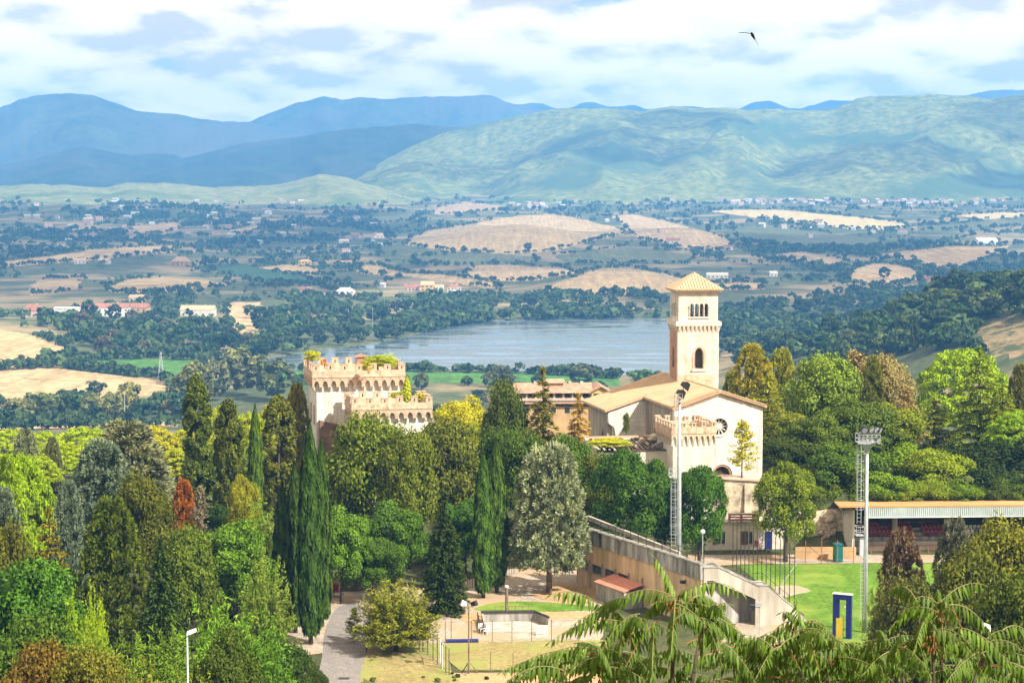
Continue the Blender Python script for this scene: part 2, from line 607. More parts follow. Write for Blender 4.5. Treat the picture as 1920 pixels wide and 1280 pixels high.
FIELDS = [  # name, material, outline (photo pixels, laid on the land)
    ('stubble_field', 'stubble_0', [(755, 458), (800, 432), (900, 418), (960, 405), (1030, 401), (1100, 412), (1168, 430), (1168, 440), (1100, 455), (1040, 470), (960, 476), (870, 472), (800, 464)]),
    ('stubble_field', 'stubble_1', [(1150, 405), (1180, 401), (1220, 408), (1280, 422), (1340, 440), (1374, 455), (1372, 468), (1330, 470), (1270, 462), (1200, 448), (1175, 430)]),
    ('stubble_field', 'stubble_3', [(1330, 396), (1400, 390), (1480, 395), (1560, 402), (1640, 411), (1700, 420), (1690, 429), (1600, 430), (1520, 421), (1420, 408)]),
    ('stubble_field', 'stubble_1', [(1650, 478), (1700, 470), (1780, 462), (1890, 461), (1880, 471), (1820, 490), (1790, 501), (1770, 503), (1720, 490)]),
    ('stubble_field', 'stubble_1', [(1588, 527), (1600, 505), (1640, 494), (1690, 497), (1728, 510), (1722, 526), (1670, 536), (1600, 533)]),
    ('stubble_field', 'stubble_0', [(1000, 548), (1060, 525), (1120, 504), (1180, 501), (1250, 514), (1300, 530), (1430, 530), (1430, 542), (1260, 548), (1160, 551), (1060, 553)]),
    ('stubble_field', 'stubble_1', [(868, 517), (890, 500), (960, 497), (1060, 503), (1078, 512), (1000, 527), (900, 526)]),
    ('stubble_field', 'stubble_0', [(660, 502), (700, 496), (760, 512), (850, 517), (925, 530), (938, 541), (880, 536), (790, 521), (680, 513)]),
    ('stubble_field', 'stubble_2', [(820, 390), (870, 379), (950, 384), (930, 395), (850, 403), (815, 400)]),
    ('stubble_field', 'stubble_1', [(0, 491), (90, 480), (170, 468), (330, 459), (328, 470), (200, 485), (120, 492), (0, 501)]),
    ('stubble_field', 'stubble_0', [(470, 502), (540, 496), (608, 505), (602, 517), (560, 516), (510, 510)]),
    ('stubble_field', 'stubble_0', [(195, 540), (240, 524), (300, 520), (425, 529), (425, 536), (300, 548), (210, 550)]),
    ('stubble_field', 'stubble_2', [(55, 540), (70, 524), (150, 522), (150, 542), (60, 556)]),
    ('stubble_field', 'stubble_1', [(422, 572), (440, 565), (492, 566), (482, 600), (505, 628), (470, 640), (430, 612)]),
    ('stubble_field', 'stubble_0', [(-80, 615), (0, 618), (60, 628), (120, 648), (132, 670), (60, 690), (-80, 700)]),
    ('stubble_field', 'stubble_1', [(-80, 700), (100, 688), (200, 700), (300, 710), (330, 738), (180, 752), (60, 762), (-80, 762)]),
    ('stubble_field', 'stubble_0', [(-20, 795), (160, 792), (330, 792), (330, 800), (-20, 806)]),
    ('crop_field', 'green_crop', [(140, 676), (300, 671), (385, 676), (375, 702), (300, 707), (200, 700), (130, 690)]),
    ('crop_field', 'green_crop', [(520, 694), (640, 697), (760, 696), (880, 698), (1000, 700), (1160, 709), (1160, 722), (880, 716), (760, 716), (520, 722)]),
    ('crop_field', 'dark_crop', [(355, 500), (450, 494), (560, 515), (605, 536), (500, 527)]),
    ('scrub_slope', 'scrub', [(1795, 650), (1835, 612), (1925, 592), (1990, 590), (1990, 665), (1860, 668)]),
    ('stubble_field', 'stubble_2', [(1415, 482), (1500, 470), (1592, 490), (1570, 501), (1480, 490)]),
    ('crop_field', 'dull_crop', [(1370, 425), (1450, 424), (1560, 438), (1655, 450), (1650, 462), (1500, 466), (1390, 452)]),
    ('crop_field', 'dull_crop', [(770, 482), (870, 474), (1000, 480), (1010, 492), (880, 497), (780, 496)]),
    ('crop_field', 'dull_crop', [(1040, 478), (1180, 462), (1300, 480), (1290, 495), (1180, 494), (1060, 496)]),
    ('stubble_field', 'stubble_2', [(235, 425), (330, 417), (345, 424), (320, 436), (250, 440)]),
    ('stubble_field', 'stubble_2', [(425, 432), (475, 422), (500, 425), (470, 438), (430, 440)]),
    ('crop_field', 'dull_crop', [(590, 568), (640, 556), (720, 572), (730, 585), (660, 582)]),
    ('crop_field', 'dull_crop', [(1700, 425), (1930, 410), (1930, 424), (1760, 432)]),
    ('stubble_field', 'stubble_3', [(1780, 405), (1880, 398), (1930, 399), (1930, 406), (1850, 410)]),
    ('crop_field', 'dull_crop', [(690, 400), (760, 396), (800, 402), (770, 415), (700, 418)]),
    ('crop_field', 'dull_crop', [(1240, 384), (1480, 380), (1560, 386), (1500, 392), (1330, 394)]),
]


LAND = {}


def build_land():
    rows = np.concatenate([np.linspace(-400, 0, 6), np.linspace(8, 150, 30), np.geomspace(154, 1200, 130), np.geomspace(1206, 7000, 480)])
    v = np.concatenate([np.linspace(-4, -1.06, 14), np.linspace(-1.03, 1.03, 450), np.linspace(1.06, 4, 14)])
    V, Yg = np.meshgrid(v, rows)
    Xg = V * (34 + 0.29 * np.maximum(Yg, 0))
    Z = tz(Xg, Yg)
    inl = pip(Xg, Yg, LAKE_W)
    Z = np.where(inl, np.minimum(Z, -73.0), Z)
    nr, nc = Xg.shape
    # which quads the photograph sees, and where they fall in it
    qx = (Xg[:-1, :-1] + Xg[1:, 1:]) / 2; qy = (Yg[:-1, :-1] + Yg[1:, 1:]) / 2; qz = (Z[:-1, :-1] + Z[1:, 1:]) / 2
    with np.errstate(all='ignore'):
        px, py = to_px(qx, qy, qz)
    py = np.where(qy > 5, py, 1e6)
    run = np.minimum.accumulate(py, axis=0)
    vis = py <= run + 1.5
    cls = np.zeros(qx.shape, int) - 1
    for i, (_, _, poly) in enumerate(FIELDS):
        sel = pip(px + (fbm(qx / 45.0, qy / 70.0, 71, 3) - 0.5) * 16, py + (fbm(qx / 60.0, qy / 90.0, 72, 3) - 0.5) * 4.5, poly) & vis & (qy > 300)
        # grid noise so that the field's edge is not ruled
        cls[sel] = i
    near = qy < 420
    LAND.update(px=px, py=py, qx=qx, qy=qy, qz=qz, cls=cls, vis=vis)
    idx = np.arange(nr * nc).reshape(nr, nc)
    quads = np.stack([idx[:-1, :-1], idx[:-1, 1:], idx[1:, 1:], idx[1:, :-1]], -1)
    co = np.stack([Xg, Yg, Z], -1).reshape(-1, 3)

    def make(name, sel, mats, kind='structure', mi=None):
        q = quads[sel]
        used, inv = np.unique(q, return_inverse=True)
        me = fast_mesh(name, co[used], inv.reshape(-1, 4), mats, smooth=True)
        if mi is not None:
            me.polygons.foreach_set('material_index', mi[sel].astype(np.int32).ravel())
        o = link(bpy.data.objects.new(name, me))
        o['kind'] = kind
        return o
    make('ground', cls < 0, [MAT['valley_ground'], MAT['near_ground']], mi=near.astype(int))
    for i, (nm, mt, _) in enumerate(FIELDS):
        if (cls == i).any():
            make(nm, cls == i, [MAT[mt]])


def fast_mesh(name, verts, quads, mats, smooth=False, tone=None):
    me = bpy.data.meshes.new(name)
    verts = np.asarray(verts, np.float32); quads = np.asarray(quads, np.int32)
    me.vertices.add(len(verts)); me.vertices.foreach_set('co', verts.ravel())
    k = quads.shape[1]
    me.loops.add(quads.size); me.loops.foreach_set('vertex_index', quads.ravel())
    me.polygons.add(len(quads))
    me.polygons.foreach_set('loop_start', np.arange(0, quads.size, k, dtype=np.int32))
    me.polygons.foreach_set('loop_total', np.full(len(quads), k, np.int32))
    if smooth: me.polygons.foreach_set('use_smooth', np.ones(len(quads), bool))
    for m_ in (mats if isinstance(mats, (list, tuple)) else [mats]): me.materials.append(m_)
    if tone is not None:
        a = me.attributes.new('tone', 'FLOAT', 'POINT')
        a.data.foreach_set('value', np.asarray(tone, np.float32))
    me.update(calc_edges=True)
    return me


build_land()

# ------------------------------------------------------------------ lake
def lake():
    m = bpy.data.materials.new('lake_water'); m.use_nodes = True
    t = NT(m.node_tree)
    out = t.node('ShaderNodeOutputMaterial')
    b = t.node('ShaderNodeBsdfPrincipled'); t.link(b.outputs[0], out.inputs[0])
    g = t.node('ShaderNodeNewGeometry')
    mp = t.node('ShaderNodeMapping'); mp.inputs['Scale'].default_value = (0.009, 0.045, 1)
    mp.inputs['Rotation'].default_value = (0, 0, 0.10)
    t.link(g.outputs['Position'], mp.inputs[0])
    s = t.noise(mp.outputs[0], 1.0, 5, 0.6, 0.5)
    b.inputs['Base Color'].default_value = (0.075, 0.105, 0.12, 1)
    # wind lanes: rougher and smoother water
    t.link(t.ramp(s, [(0.42, (0.08,) * 3), (0.50, (0.34,) * 3), (0.57, (0.03,) * 3)]), b.inputs['Roughness'])
    b.inputs['IOR'].default_value = 1.33
    b.inputs['Specular IOR Level'].default_value = 0.5
    bn = t.node('ShaderNodeBump'); bn.inputs['Distance'].default_value = 0.25
    t.link(t.ramp(s, [(0.40, (0.10,) * 3), (0.49, (0.65,) * 3), (0.57, (0.02,) * 3)]), bn.inputs['Strength'])
    mp2 = t.node('ShaderNodeMapping'); mp2.inputs['Scale'].default_value = (0.35, 0.9, 1)
    t.link(g.outputs['Position'], mp2.inputs[0])
    t.link(t.noise(mp2.outputs[0], 1.0, 3, 0.6), bn.inputs['Height'])
    t.link(bn.outputs[0], b.inputs['Normal'])
    xs = [p[0] for p in LAKE_W]; ys = [p[1] for p in LAKE_W]
    q = MB().add([(min(xs) - 40, min(ys) - 40, -70), (max(xs) + 40, min(ys) - 40, -70), (max(xs) + 40, max(ys) + 40, -70), (min(xs) - 40, max(ys) + 40, -70)], [(0, 1, 2, 3)])
    o = q.build('lake', m)
    o['kind'] = 'structure'


lake()

# ------------------------------------------------------------------ mountains: ridge lines at their distances
def mountains(name, ridge, D1, D0, zbase, material, seed, spur=0.10, n=420, m=46, back=0.35, wav=0.9):
    ridge = sorted(ridge)
    rx = np.array([p[0] for p in ridge], float); ry = np.array([p[1] for p in ridge], float)
    px = np.linspace(rx[0], rx[-1], n)
    # smoothed ridge line with the little unevenness of a wooded crest
    py = np.interp(px, rx, ry)
    k = np.hanning(9); k /= k.sum()
    py = np.convolve(np.pad(py, 4, 'edge'), k, 'valid')
    py += (fbm(px / 14.0, px * 0 + seed, seed, 3) - 0.5) * 3.2
    tanx = (px - 960) / F
    zc = np.array([at(a, b, D1).z for a, b in zip(px, py)])
    t = np.concatenate([np.linspace(0, 1, m), 1 + np.linspace(0.06, 1, 8) * back])
    V = []
    for j, tt in enumerate(t):
        Y = D0 + (D1 - D0) * tt
        X = tanx * (D0 + (D1 - D0) * min(tt, 1.0)) + 0 * Y
        Yv = np.full(n, Y)
        if tt <= 1:
            prof = tt ** 1.25
            wave = px / F * D1 / (D1 * 0.055) * wav
            warp = fbm(wave * 0.7, np.full(n, tt * 2.5), seed + 5, 3) * 1.6
            rdg = 1 - np.abs(2 * fbm(wave + warp, np.full(n, tt * 0.8), seed + 9, 4) - 1)
            fine = fbm(wave * 6, np.full(n, tt * 9.0), seed + 13, 3) - 0.5
            amp = spur * np.sin(math.pi * min(1, tt * 1.0)) ** 0.8
            h = prof + amp * (rdg - 0.72) * 1.6 + amp * 0.14 * fine
        else:
            h = 1 - (tt - 1) * 1.2
        z = zbase + (zc - zbase) * np.clip(h, 0, 1.0 if tt <= 1 else 1)
        V.append(np.stack([X, Yv, z], -1))
    V = np.array(V)
    idx = np.arange(len(t) * n).reshape(len(t), n)
    quads = np.stack([idx[:-1, :-1], idx[:-1, 1:], idx[1:, 1:], idx[1:, :-1]], -1).reshape(-1, 4)
    o = link(bpy.data.objects.new(name, fast_mesh(name, V.reshape(-1, 3), quads, MAT[material], smooth=True)))
    o['kind'] = 'structure'
    return o


mountains('mountains', [(700, 250), (860, 210), (940, 200), (1000, 193), (1020, 195), (1040, 205), (1070, 203), (1092, 191), (1110, 190), (1140, 202), (1185, 197), (1215, 205), (1290, 199), (1330, 205), (1380, 205), (1410, 192), (1440, 189), (1475, 204), (1500, 203), (1550, 188), (1600, 189), (1650, 200), (1760, 190), (1850, 170), (1920, 168), (2050, 180)], 10600, 9800, 100, 'far_mountain', 11, 0.10)
mountains('mountains', [(330, 300), (400, 262), (470, 228), (520, 208), (560, 193), (610, 181), (632, 185), (655, 187), (680, 182), (720, 186), (800, 181), (860, 182), (905, 177), (930, 182), (945, 190), (965, 196), (1000, 203), (1040, 212), (1100, 240), (1200, 290)], 9600, 8500, 60, 'far_mountain', 21, 0.26)
mountains('mountains', [(-200, 250), (-80, 225), (0, 205), (40, 188), (80, 178), (130, 175), (175, 178), (220, 193), (260, 208), (300, 211), (340, 215), (380, 223), (420, 228), (470, 229), (520, 240), (600, 275), (700, 330)], 8700, 7300, 40, 'far_mountain', 31, 0.24)
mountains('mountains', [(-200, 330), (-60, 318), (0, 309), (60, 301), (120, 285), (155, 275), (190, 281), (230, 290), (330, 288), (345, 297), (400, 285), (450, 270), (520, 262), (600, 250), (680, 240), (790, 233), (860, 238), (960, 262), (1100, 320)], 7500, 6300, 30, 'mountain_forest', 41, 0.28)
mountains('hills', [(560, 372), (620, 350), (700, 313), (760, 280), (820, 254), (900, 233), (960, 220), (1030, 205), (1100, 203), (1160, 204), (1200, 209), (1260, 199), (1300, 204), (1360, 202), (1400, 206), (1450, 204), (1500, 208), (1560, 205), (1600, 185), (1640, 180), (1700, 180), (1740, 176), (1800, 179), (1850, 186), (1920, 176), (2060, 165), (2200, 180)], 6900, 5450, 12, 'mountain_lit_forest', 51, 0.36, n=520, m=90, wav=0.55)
mountains('hills', [(-250, 350), (0, 349), (60, 345), (130, 347), (200, 352), (240, 342), (330, 344), (400, 351), (520, 347), (560, 338), (600, 326), (640, 331), (700, 347), (760, 362), (820, 378)], 6000, 5000, -5, 'low_hill', 61, 0.30)

# ------------------------------------------------------------------ haze over the valley
def haze():
    m = bpy.data.materials.new('haze_air'); m.use_nodes = True
    t = NT(m.node_tree)
    out = t.node('ShaderNodeOutputMaterial')
    v = t.node('ShaderNodeVolumePrincipled')
    v.inputs['Color'].default_value = (0.13, 0.43, 1.0, 1)
    v.inputs['Density'].default_value = 1.25e-4
    v.inputs['Anisotropy'].default_value = 0.0
    t.link(v.outputs[0], out.inputs['Volume'])
    o = MB().box(-8700, 8700, -900, 11500, -80, 680).build('haze', m)
    o['kind'] = 'stuff'


haze()

# ------------------------------------------------------------------ clouds standing above the valley, whose shadows lie on it
def clouds():
    m = bpy.data.materials.new('cloud_vapour'); m.use_nodes = True
    t = NT(m.node_tree)
    out = t.node('ShaderNodeOutputMaterial')
    d = t.node('ShaderNodeBsdfDiffuse'); d.inputs['Color'].default_value = (0.85, 0.86, 0.88, 1)
    tr = t.node('ShaderNodeBsdfTransparent')
    mx = t.node('ShaderNodeMixShader'); mx.inputs[0].default_value = 0.29
    t.link(tr.outputs[0], mx.inputs[1]); t.link(d.outputs[0], mx.inputs[2]); t.link(mx.outputs[0], out.inputs[0])
    spots = [  # ground point shaded (x, y, z), half sizes x, y, height of the cloud, seed
        (-150, 3050, -50, 1250, 1250, 1500, 1), (-900, 4300, -30, 900, 1100, 1550, 2),
        (300, 6300, 170, 380, 300, 1700, 7), (1120, 6100, 110, 380, 300, 1700, 8), (1800, 6600, 220, 420, 420, 1800, 9), (1200, 10200, 450, 1900, 500, 2300, 10), (560, 6700, 300, 330, 220, 1700, 11), (-250, 6350, 120, 260, 200, 1700, 13),
        (1560, 5900, 60, 280, 170, 1700, 12)]
    for (x, y, z, a, b, h, sd) in spots:
        s = (h - z) / SUN.z
        cx, cy = x + SUN.x * s, y + SUN.y * s
        n, k = 40, 20
        vs = []
        for i in range(k + 1):
            el = -math.pi / 2 + math.pi * i / k
            for j in range(n):
                az = 2 * math.pi * j / n
                p = Vector((math.cos(el) * math.cos(az), math.cos(el) * math.sin(az), math.sin(el)))
                f = 0.62 + 0.75 * abs(noise.fractal(p * 1.9 + Vector((sd * 3.1, sd, 0)), 0.8, 2.0, 4)) 
                f = 0.72 + 0.55 * noise.fractal(p * 2.1 + Vector((sd * 3.1, sd, 0)), 0.8, 2.0, 4)
                vs.append((cx + a * f * p.x, cy + b * f * p.y, h + (a + b) * 0.16 * f * p.z * (1 if p.z > 0 else 0.45)))
        idx = np.arange((k + 1) * n).reshape(k + 1, n)
        q = np.stack([idx[:-1], np.roll(idx[:-1], -1, 1), np.roll(idx[1:], -1, 1), idx[1:]], -1).reshape(-1, 4)
        o = link(bpy.data.objects.new('cloud', fast_mesh('cloud', vs, q, m, smooth=True)))
        o['kind'] = 'structure'


clouds()
# ------------------------------------------------------------------ building materials
mat('pale_stone', (0.76, 0.72, 0.66), var=0.18, scale=0.9, streak=True, bump=0.25, courses=0.42)
mat('white_plaster', (0.66, 0.635, 0.59), var=0.14, scale=0.5, streak=True, courses=0.6)
mat('peach_brick', (0.66, 0.485, 0.355), var=0.24, scale=1.6, bump=0.2, courses=0.3)
mat('tower_stone', (0.66, 0.60, 0.52), var=0.16, scale=0.7, bump=0.2, courses=0.5)
mat('tower_brick', (0.44, 0.25, 0.16), var=0.25, scale=1.2)  # brick; also paints the shade on the bell tower's left face
mat('worn_plaster', (0.42, 0.36, 0.30), var=0.35, scale=0.6, streak=True)
mat('brown_brick', (0.24, 0.15, 0.11), var=0.3, scale=1.5)
mat('terracotta', (0.56, 0.385, 0.25), var=0.22, scale=1.4, bump=0.5, col2=(0.47, 0.32, 0.19))
mat('apartment_tile', (0.40, 0.25, 0.175), var=0.25, scale=0.8, bump=0.4)
mat('far_white', (0.46, 0.45, 0.43), var=0.1, scale=0.4)  # white walls lowered in colour to stand for houses in shade
mat('red_tile', (0.36, 0.16, 0.105), var=0.3, scale=0.6)
mat('dark_void', (0.02, 0.018, 0.016), var=0.2)  # near-black colour painted where interiors lie in shade
mat('old_timber', (0.10, 0.07, 0.05), var=0.4, scale=2)
mat('stone_rubble', (0.58, 0.48, 0.35), var=0.4, scale=1.1, bump=0.5)
mat('ochre_wall', (0.50, 0.33, 0.17), var=0.2, scale=0.4)
mat('cream_wall', (0.60, 0.55, 0.47), var=0.15, scale=0.4)
mat('white_wall', (0.66, 0.64, 0.60), var=0.1, scale=0.4)
mat('pink_wall', (0.55, 0.40, 0.33), var=0.15, scale=0.4)
mat('yellow_wall', (0.60, 0.42, 0.15), var=0.15, scale=0.4)
mat('glass_dark', (0.03, 0.04, 0.05), rough=0.15, var=0.1, spec=0.5)
mat('shutter_brown', (0.13, 0.08, 0.05), var=0.2)


def crenellated(root, W, Dp, z0, z_cb, z_spr, z_tip, z_str, z_cren, z_top, nb, nm, mw, pr, wallm, parm, sides=(1, 1, 1), ns=None, nms=None):
    """walls, corbelled pointed arches, parapet and merlons; origin at the front-left wall corner"""
    MB().box(0, W, 0, Dp, z0, z_str, 0).build('wall', MAT[wallm], root)
    th = 0.4
    # parapet ring, butted at the corners
    p = MB()
    p.box(-pr, W + pr, -pr, -pr + th, z_str + 0.16, z_cren)
    p.box(-pr, W + pr, Dp + pr - th, Dp + pr, z_str + 0.16, z_cren)
    p.box(-pr, -pr + th, -pr + th, Dp + pr - th, z_str + 0.16, z_cren)
    p.box(W + pr - th, W + pr, -pr + th, Dp + pr - th, z_str + 0.16, z_cren)
    p.build('parapet', MAT[parm], root)
    s = MB()
    s.box(-pr - 0.07, W + pr + 0.07, -pr - 0.07, Dp + pr + 0.07, z_str, z_str + 0.16)
    s.build('string_course', MAT[parm], root)

    def bay_mesh(bw):
        ap = bw * 0.62
        pier = (bw - ap) / 2
        arch = pointed(bw / 2, ap, z_spr, z_spr, z_tip)
        # outline: left pier, over the arch, right pier, top
        up = [(p_[0], p_[1]) for p_ in arch[2:]] + [(bw / 2 - ap / 2, z_spr)]
        outl = [(0, z_spr), (pier, z_spr)] + [q for q in reversed(arch[3:-1])] + [(bw - pier, z_spr), (bw, z_spr), (bw, z_str), (0, z_str)]
        m = MB().prism(outl, -pr, 0)
        for xa, xb in ((0, pier), (bw - pier, bw)):
            m.hexa([(xa + 0.02, -0.08, z_cb), (xb - 0.02, -0.08, z_cb), (xb - 0.02, 0, z_cb), (xa + 0.02, 0, z_cb)],
                   [(xa + 0.01, -pr + 0.03, z_spr), (xb - 0.01, -pr + 0.03, z_spr), (xb - 0.01, 0, z_spr), (xa + 0.01, 0, z_spr)], 1)
        return m.mesh('machicolation_arch', [MAT[parm], MAT[wallm]])
    fw = W + 2 * pr
    bm_ = bay_mesh(fw / nb)
    for i in range(nb):
        part('machicolation_arch', bm_, root, (-pr + i * fw / nb, 0, 0))
    ns = ns or max(3, round(Dp / (fw / nb)))
    bs = bay_mesh(Dp / ns)
    for i in range(ns):
        if sides[0]: part('machicolation_arch', bs, root, (0, Dp - i * Dp / ns, 0), (0, 0, R(-90)))
        if sides[1]: part('machicolation_arch', bs, root, (W, i * Dp / ns, 0), (0, 0, R(90)))
    # merlon with an arrow slit and a capping slab
    m = MB()
    h = z_top - z_cren
    m.box(0, mw / 2 - 0.09, 0, th, 0, h - 0.12); m.box(mw / 2 + 0.09, mw, 0, th, 0, h - 0.12)
    m.box(mw / 2 - 0.09, mw / 2 + 0.09, 0, th, 0, h * 0.25); m.box(mw / 2 - 0.09, mw / 2 + 0.09, 0, th, h * 0.68, h - 0.12)
    m.box(mw / 2 - 0.09, mw / 2 + 0.09, th * 0.75, th, h * 0.25, h * 0.68)
    m.box(-0.06, mw + 0.06, -0.06, th + 0.06, h - 0.12, h)
    mm = m.mesh('merlon', MAT[parm])
    rr = random.Random(nb)
    for i in range(nm):
        x = -pr + i * (fw - mw) / (nm - 1)
        for y in (-pr, Dp + pr - th):
            part('merlon', mm, root, (x, y, z_cren), (0, 0, 0), (1, 1, rr.uniform(0.78, 1.06)))
    nms = nms or max(3, round(Dp / (fw / nm)))
    for i in range(1, nms):
        y = -pr + i * (Dp + 2 * pr - mw) / nms
        part('merlon', mm, root, (-pr + th, y, z_cren), (0, 0, R(90)), (1, 1, rr.uniform(0.78, 1.06)))
        part('merlon', mm, root, (W + pr, y, z_cren), (0, 0, R(90)), (1, 1, rr.uniform(0.78, 1.06)))


def zat(py, D):
    return CAMZ - (py - HZ) / F * D


def castle():
    D = 258
    p = at(593, 690, D)
    zb = gz(p.x, p.y)
    r = thing('castle', 'pale crenellated castle tower with peach brick parapet and bushes growing on top', 'castle', (p.x, p.y, zb), R(12.5))
    z = lambda py: zat(py, D) - zb
    crenellated(r, 11.5, 9.6, 0, z(735), z(726), z(714.5), z(708), z(696), z(682), 11, 7, 0.95, 0.6, 'pale_stone', 'peach_brick')
    # tall slit windows of the left face, recessed frames of brick
    for yy in (2.4, 6.2):
        m = MB(); m.box(-0.05, 0.03, yy - 0.28, yy + 0.28, z(800), z(765))
        fr = m.build('window', MAT['glass_dark'], r)
        f = MB(); f.box(-0.12, -0.003, yy - 0.42, yy - 0.283, z(801), z(763)); f.box(-0.12, -0.003, yy + 0.283, yy + 0.42, z(801), z(763)); f.box(-0.12, -0.003, yy - 0.28, yy + 0.28, z(765) + 0.003, z(763))
        f.build('frame', MAT['peach_brick'], fr)
    # brick buttress at the foot of the left corner
    MB().prism([(0.0, 0), (3.6, 0), (3.6, z(800)), (0.3, z(788))], -1.2, -0.003).build('buttress', MAT['brown_brick'], r)
    # remains of a stair turret on the roof
    t = MB(); t.box(6.1, 7.6, 4.2, 5.7, z(708) + 0.16, z(676)); t.prism([(5.9, z(676)), (7.8, z(676)), (6.85, z(671))], 4.0, 5.9)
    t.build('roof_turret', MAT['tower_brick'], r)
    D2 = 251
    p = at(666, 750, D2); zb2 = gz(p.x, p.y)
    r2 = thing('castle_wing', 'lower crenellated castle block in front of the taller tower, two merlons overgrown', 'castle', (p.x, p.y, zb2), R(12.5))
    z = lambda py: zat(py, D2) - zb2
    crenellated(r2, 9.7, 6.2, 0, z(796), z(787), z(775.5), z(769), z(758), z(744), 9, 6, 0.9, 0.55, 'pale_stone', 'peach_brick', nms=5)


castle()


def church():
    al = R(12)
    D = 251
    p = at(1349, 735, D)            # middle of the facade
    zb = gz(p.x, p.y)
    r = thing('church', 'ruined pale stone church with gabled front, rose window and worn tiled roof', 'church', (p.x, p.y, zb), al)
    z = lambda py, d=D: zat(py, d) - zb
    hw, ze, za = 6.05, z(763), z(735)
    rose_c = (0.05, z(801)); rr_ = 1.12
    circ = [(rose_c[0] + rr_ * math.cos(a * math.pi / 12), rose_c[1] + rr_ * math.sin(a * math.pi / 12)) for a in range(24)]
    door = [(-0.75, 0.0 + 0.01), (1.55, 0.01), (1.55, z(893))] + [(0.4 + 1.15 * math.cos(a * math.pi / 10), z(893) + 1.15 * math.sin(a * math.pi / 10)) for a in range(1, 10)] + [(-0.75, z(893))]
    holed([(-hw, 0), (hw, 0), (hw, ze), (0, za), (-hw, ze)], [circ, door], 0, 0.7, 'facade', MAT['white_plaster'], r)
    # rose window: stone ring, hub and spokes over the dark glass
    g = MB().prism([(rose_c[0] + (rr_ + 0.05) * math.cos(a * math.pi / 12), rose_c[1] + (rr_ + 0.05) * math.sin(a * math.pi / 12)) for a in range(24)], 0.45, 0.5)
    rose = g.build('rose_window', MAT['glass_dark'], r)
    sp = MB()
    for a in range(12):
        ca, sa = math.cos(a * math.pi / 6), math.sin(a * math.pi / 6)
        sp.bar((rose_c[0] + 0.2 * ca, 0.30, rose_c[1] + 0.2 * sa), (rose_c[0] + 1.12 * ca, 0.30, rose_c[1] + 1.12 * sa), 0.11, 0.14)
    sp.prism([(rose_c[0] + 0.26 * math.cos(a * math.pi / 8), rose_c[1] + 0.26 * math.sin(a * math.pi / 8)) for a in range(16)], 0.2, 0.42)
    sp.build('tracery', MAT['pale_stone'], rose)

    def ring(c, r0, r1, y0, y1, a0, a1, n):
        m = MB()
        for i in range(n):
            u, v = a0 + (a1 - a0) * i / n, a0 + (a1 - a0) * (i + 1) / n
            q = [(c[0] + rad * math.cos(t), c[1] + rad * math.sin(t)) for rad, t in ((r0, u), (r1, u), (r1, v), (r0, v))]
            m.prism(q, y0, y1)
        return m
    ring(rose_c, rr_ + 0.004, rr_ + 0.26, -0.14, 0.12, 0, 2 * math.pi, 24).build('frame', MAT['pale_stone'], rose)
    dc = (0.4, z(893))
    dr = MB().box(-0.75, 1.55, 0.42, 0.47, 0.01, z(893) + 1.15).build('door', MAT['old_timber'], r)
    a = ring(dc, 1.154, 1.42, -0.12, 0.1, 0, math.pi, 14); ring_ = ring(dc, 1.43, 1.72, -0.22, 0.0, 0, math.pi, 14)
    ring_.build('portal_arch', MAT['pale_stone'], r); a.build('portal_arch', MAT['tower_brick'], r)
    # corner pilaster of the left edge
    MB().box(-hw - 0.12, -hw + 0.75, -0.14, 0.9, 0, ze - 0.25).build('pilaster', MAT['white_plaster'], r)
    MB().box(hw * 0.52, hw * 0.52 + 0.5, -0.06, 0.0 - 0.003, 0, ze + 0.4).build('pilaster', MAT['white_plaster'], r)
    # nave side wall with a lancet
    L = 27.0
    lan = pointed(9.6, 0.6, z(827), z(808), z(799))
    holed([(0.9, 0), (14.0, 0), (14.0, ze - 0.1), (0.9, ze - 0.1)], [lan, rect(2.9, 3.3, z(800), z(775))], -hw, -hw + 0.7, 'side_wall', MAT['worn_plaster'], r, axis='x')
    MB().box(-hw + 0.75, -hw + 0.8, 9.0, 10.2, 0.5, ze - 1).build('void', MAT['dark_void'], r)  # dark plate standing in for the unlit inside behind the lancet
    MB().box(hw - 0.7, hw, 0.703, L, 0, ze - 0.1).build('side_wall', MAT['worn_plaster'], r)
    holed([(-hw, 0), (hw, 0), (hw, ze), (0, za), (-hw, ze)], [], L - 0.7, L, 'back_wall', MAT['worn_plaster'], r)
    # broken transept: front wall whose edge has fallen away, and a leaning stub
    yb = 14.0
    holed([(-hw - 1.2, 0.5), (-hw, 0.0), (-hw, ze - 0.2), (-hw - 5.4, ze - 2.1), (-hw - 5.3, ze - 3.6), (-hw - 4.5, ze - 4.2), (-hw - 4.2, ze - 6.3), (-hw - 3.4, ze - 5.9), (-hw - 2.9, ze - 7.0), (-hw - 2.2, ze - 5.6)],
          [], yb, yb + 0.8, 'transept_wall', MAT['white_plaster'], r)
    holed([(yb + 0.8, ze - 8.5), (yb + 10.5, ze - 8.5), (yb + 10.5, ze - 2.2), (yb + 0.8, ze - 2.2)], [[(yb + 2.2, ze - 8.0), (yb + 5.0, ze - 8.0), (yb + 3.2, ze - 4.2)]], -hw - 5.3, -hw - 4.6, 'transept_wall', MAT['worn_plaster'], r, axis='x')
    MB().prism([(-hw - 4.4, 0), (-hw - 3.2, 0), (-hw - 3.5, ze - 6.2), (-hw - 4.3, ze - 5.5)], yb - 1.6, yb - 0.4).build('wall_stub', MAT['white_plaster'], r)
    # roof: one slab per slope, the left one running out over the transept
    sl = (za - ze) / hw
    th = 0.28
    ov = 0.45

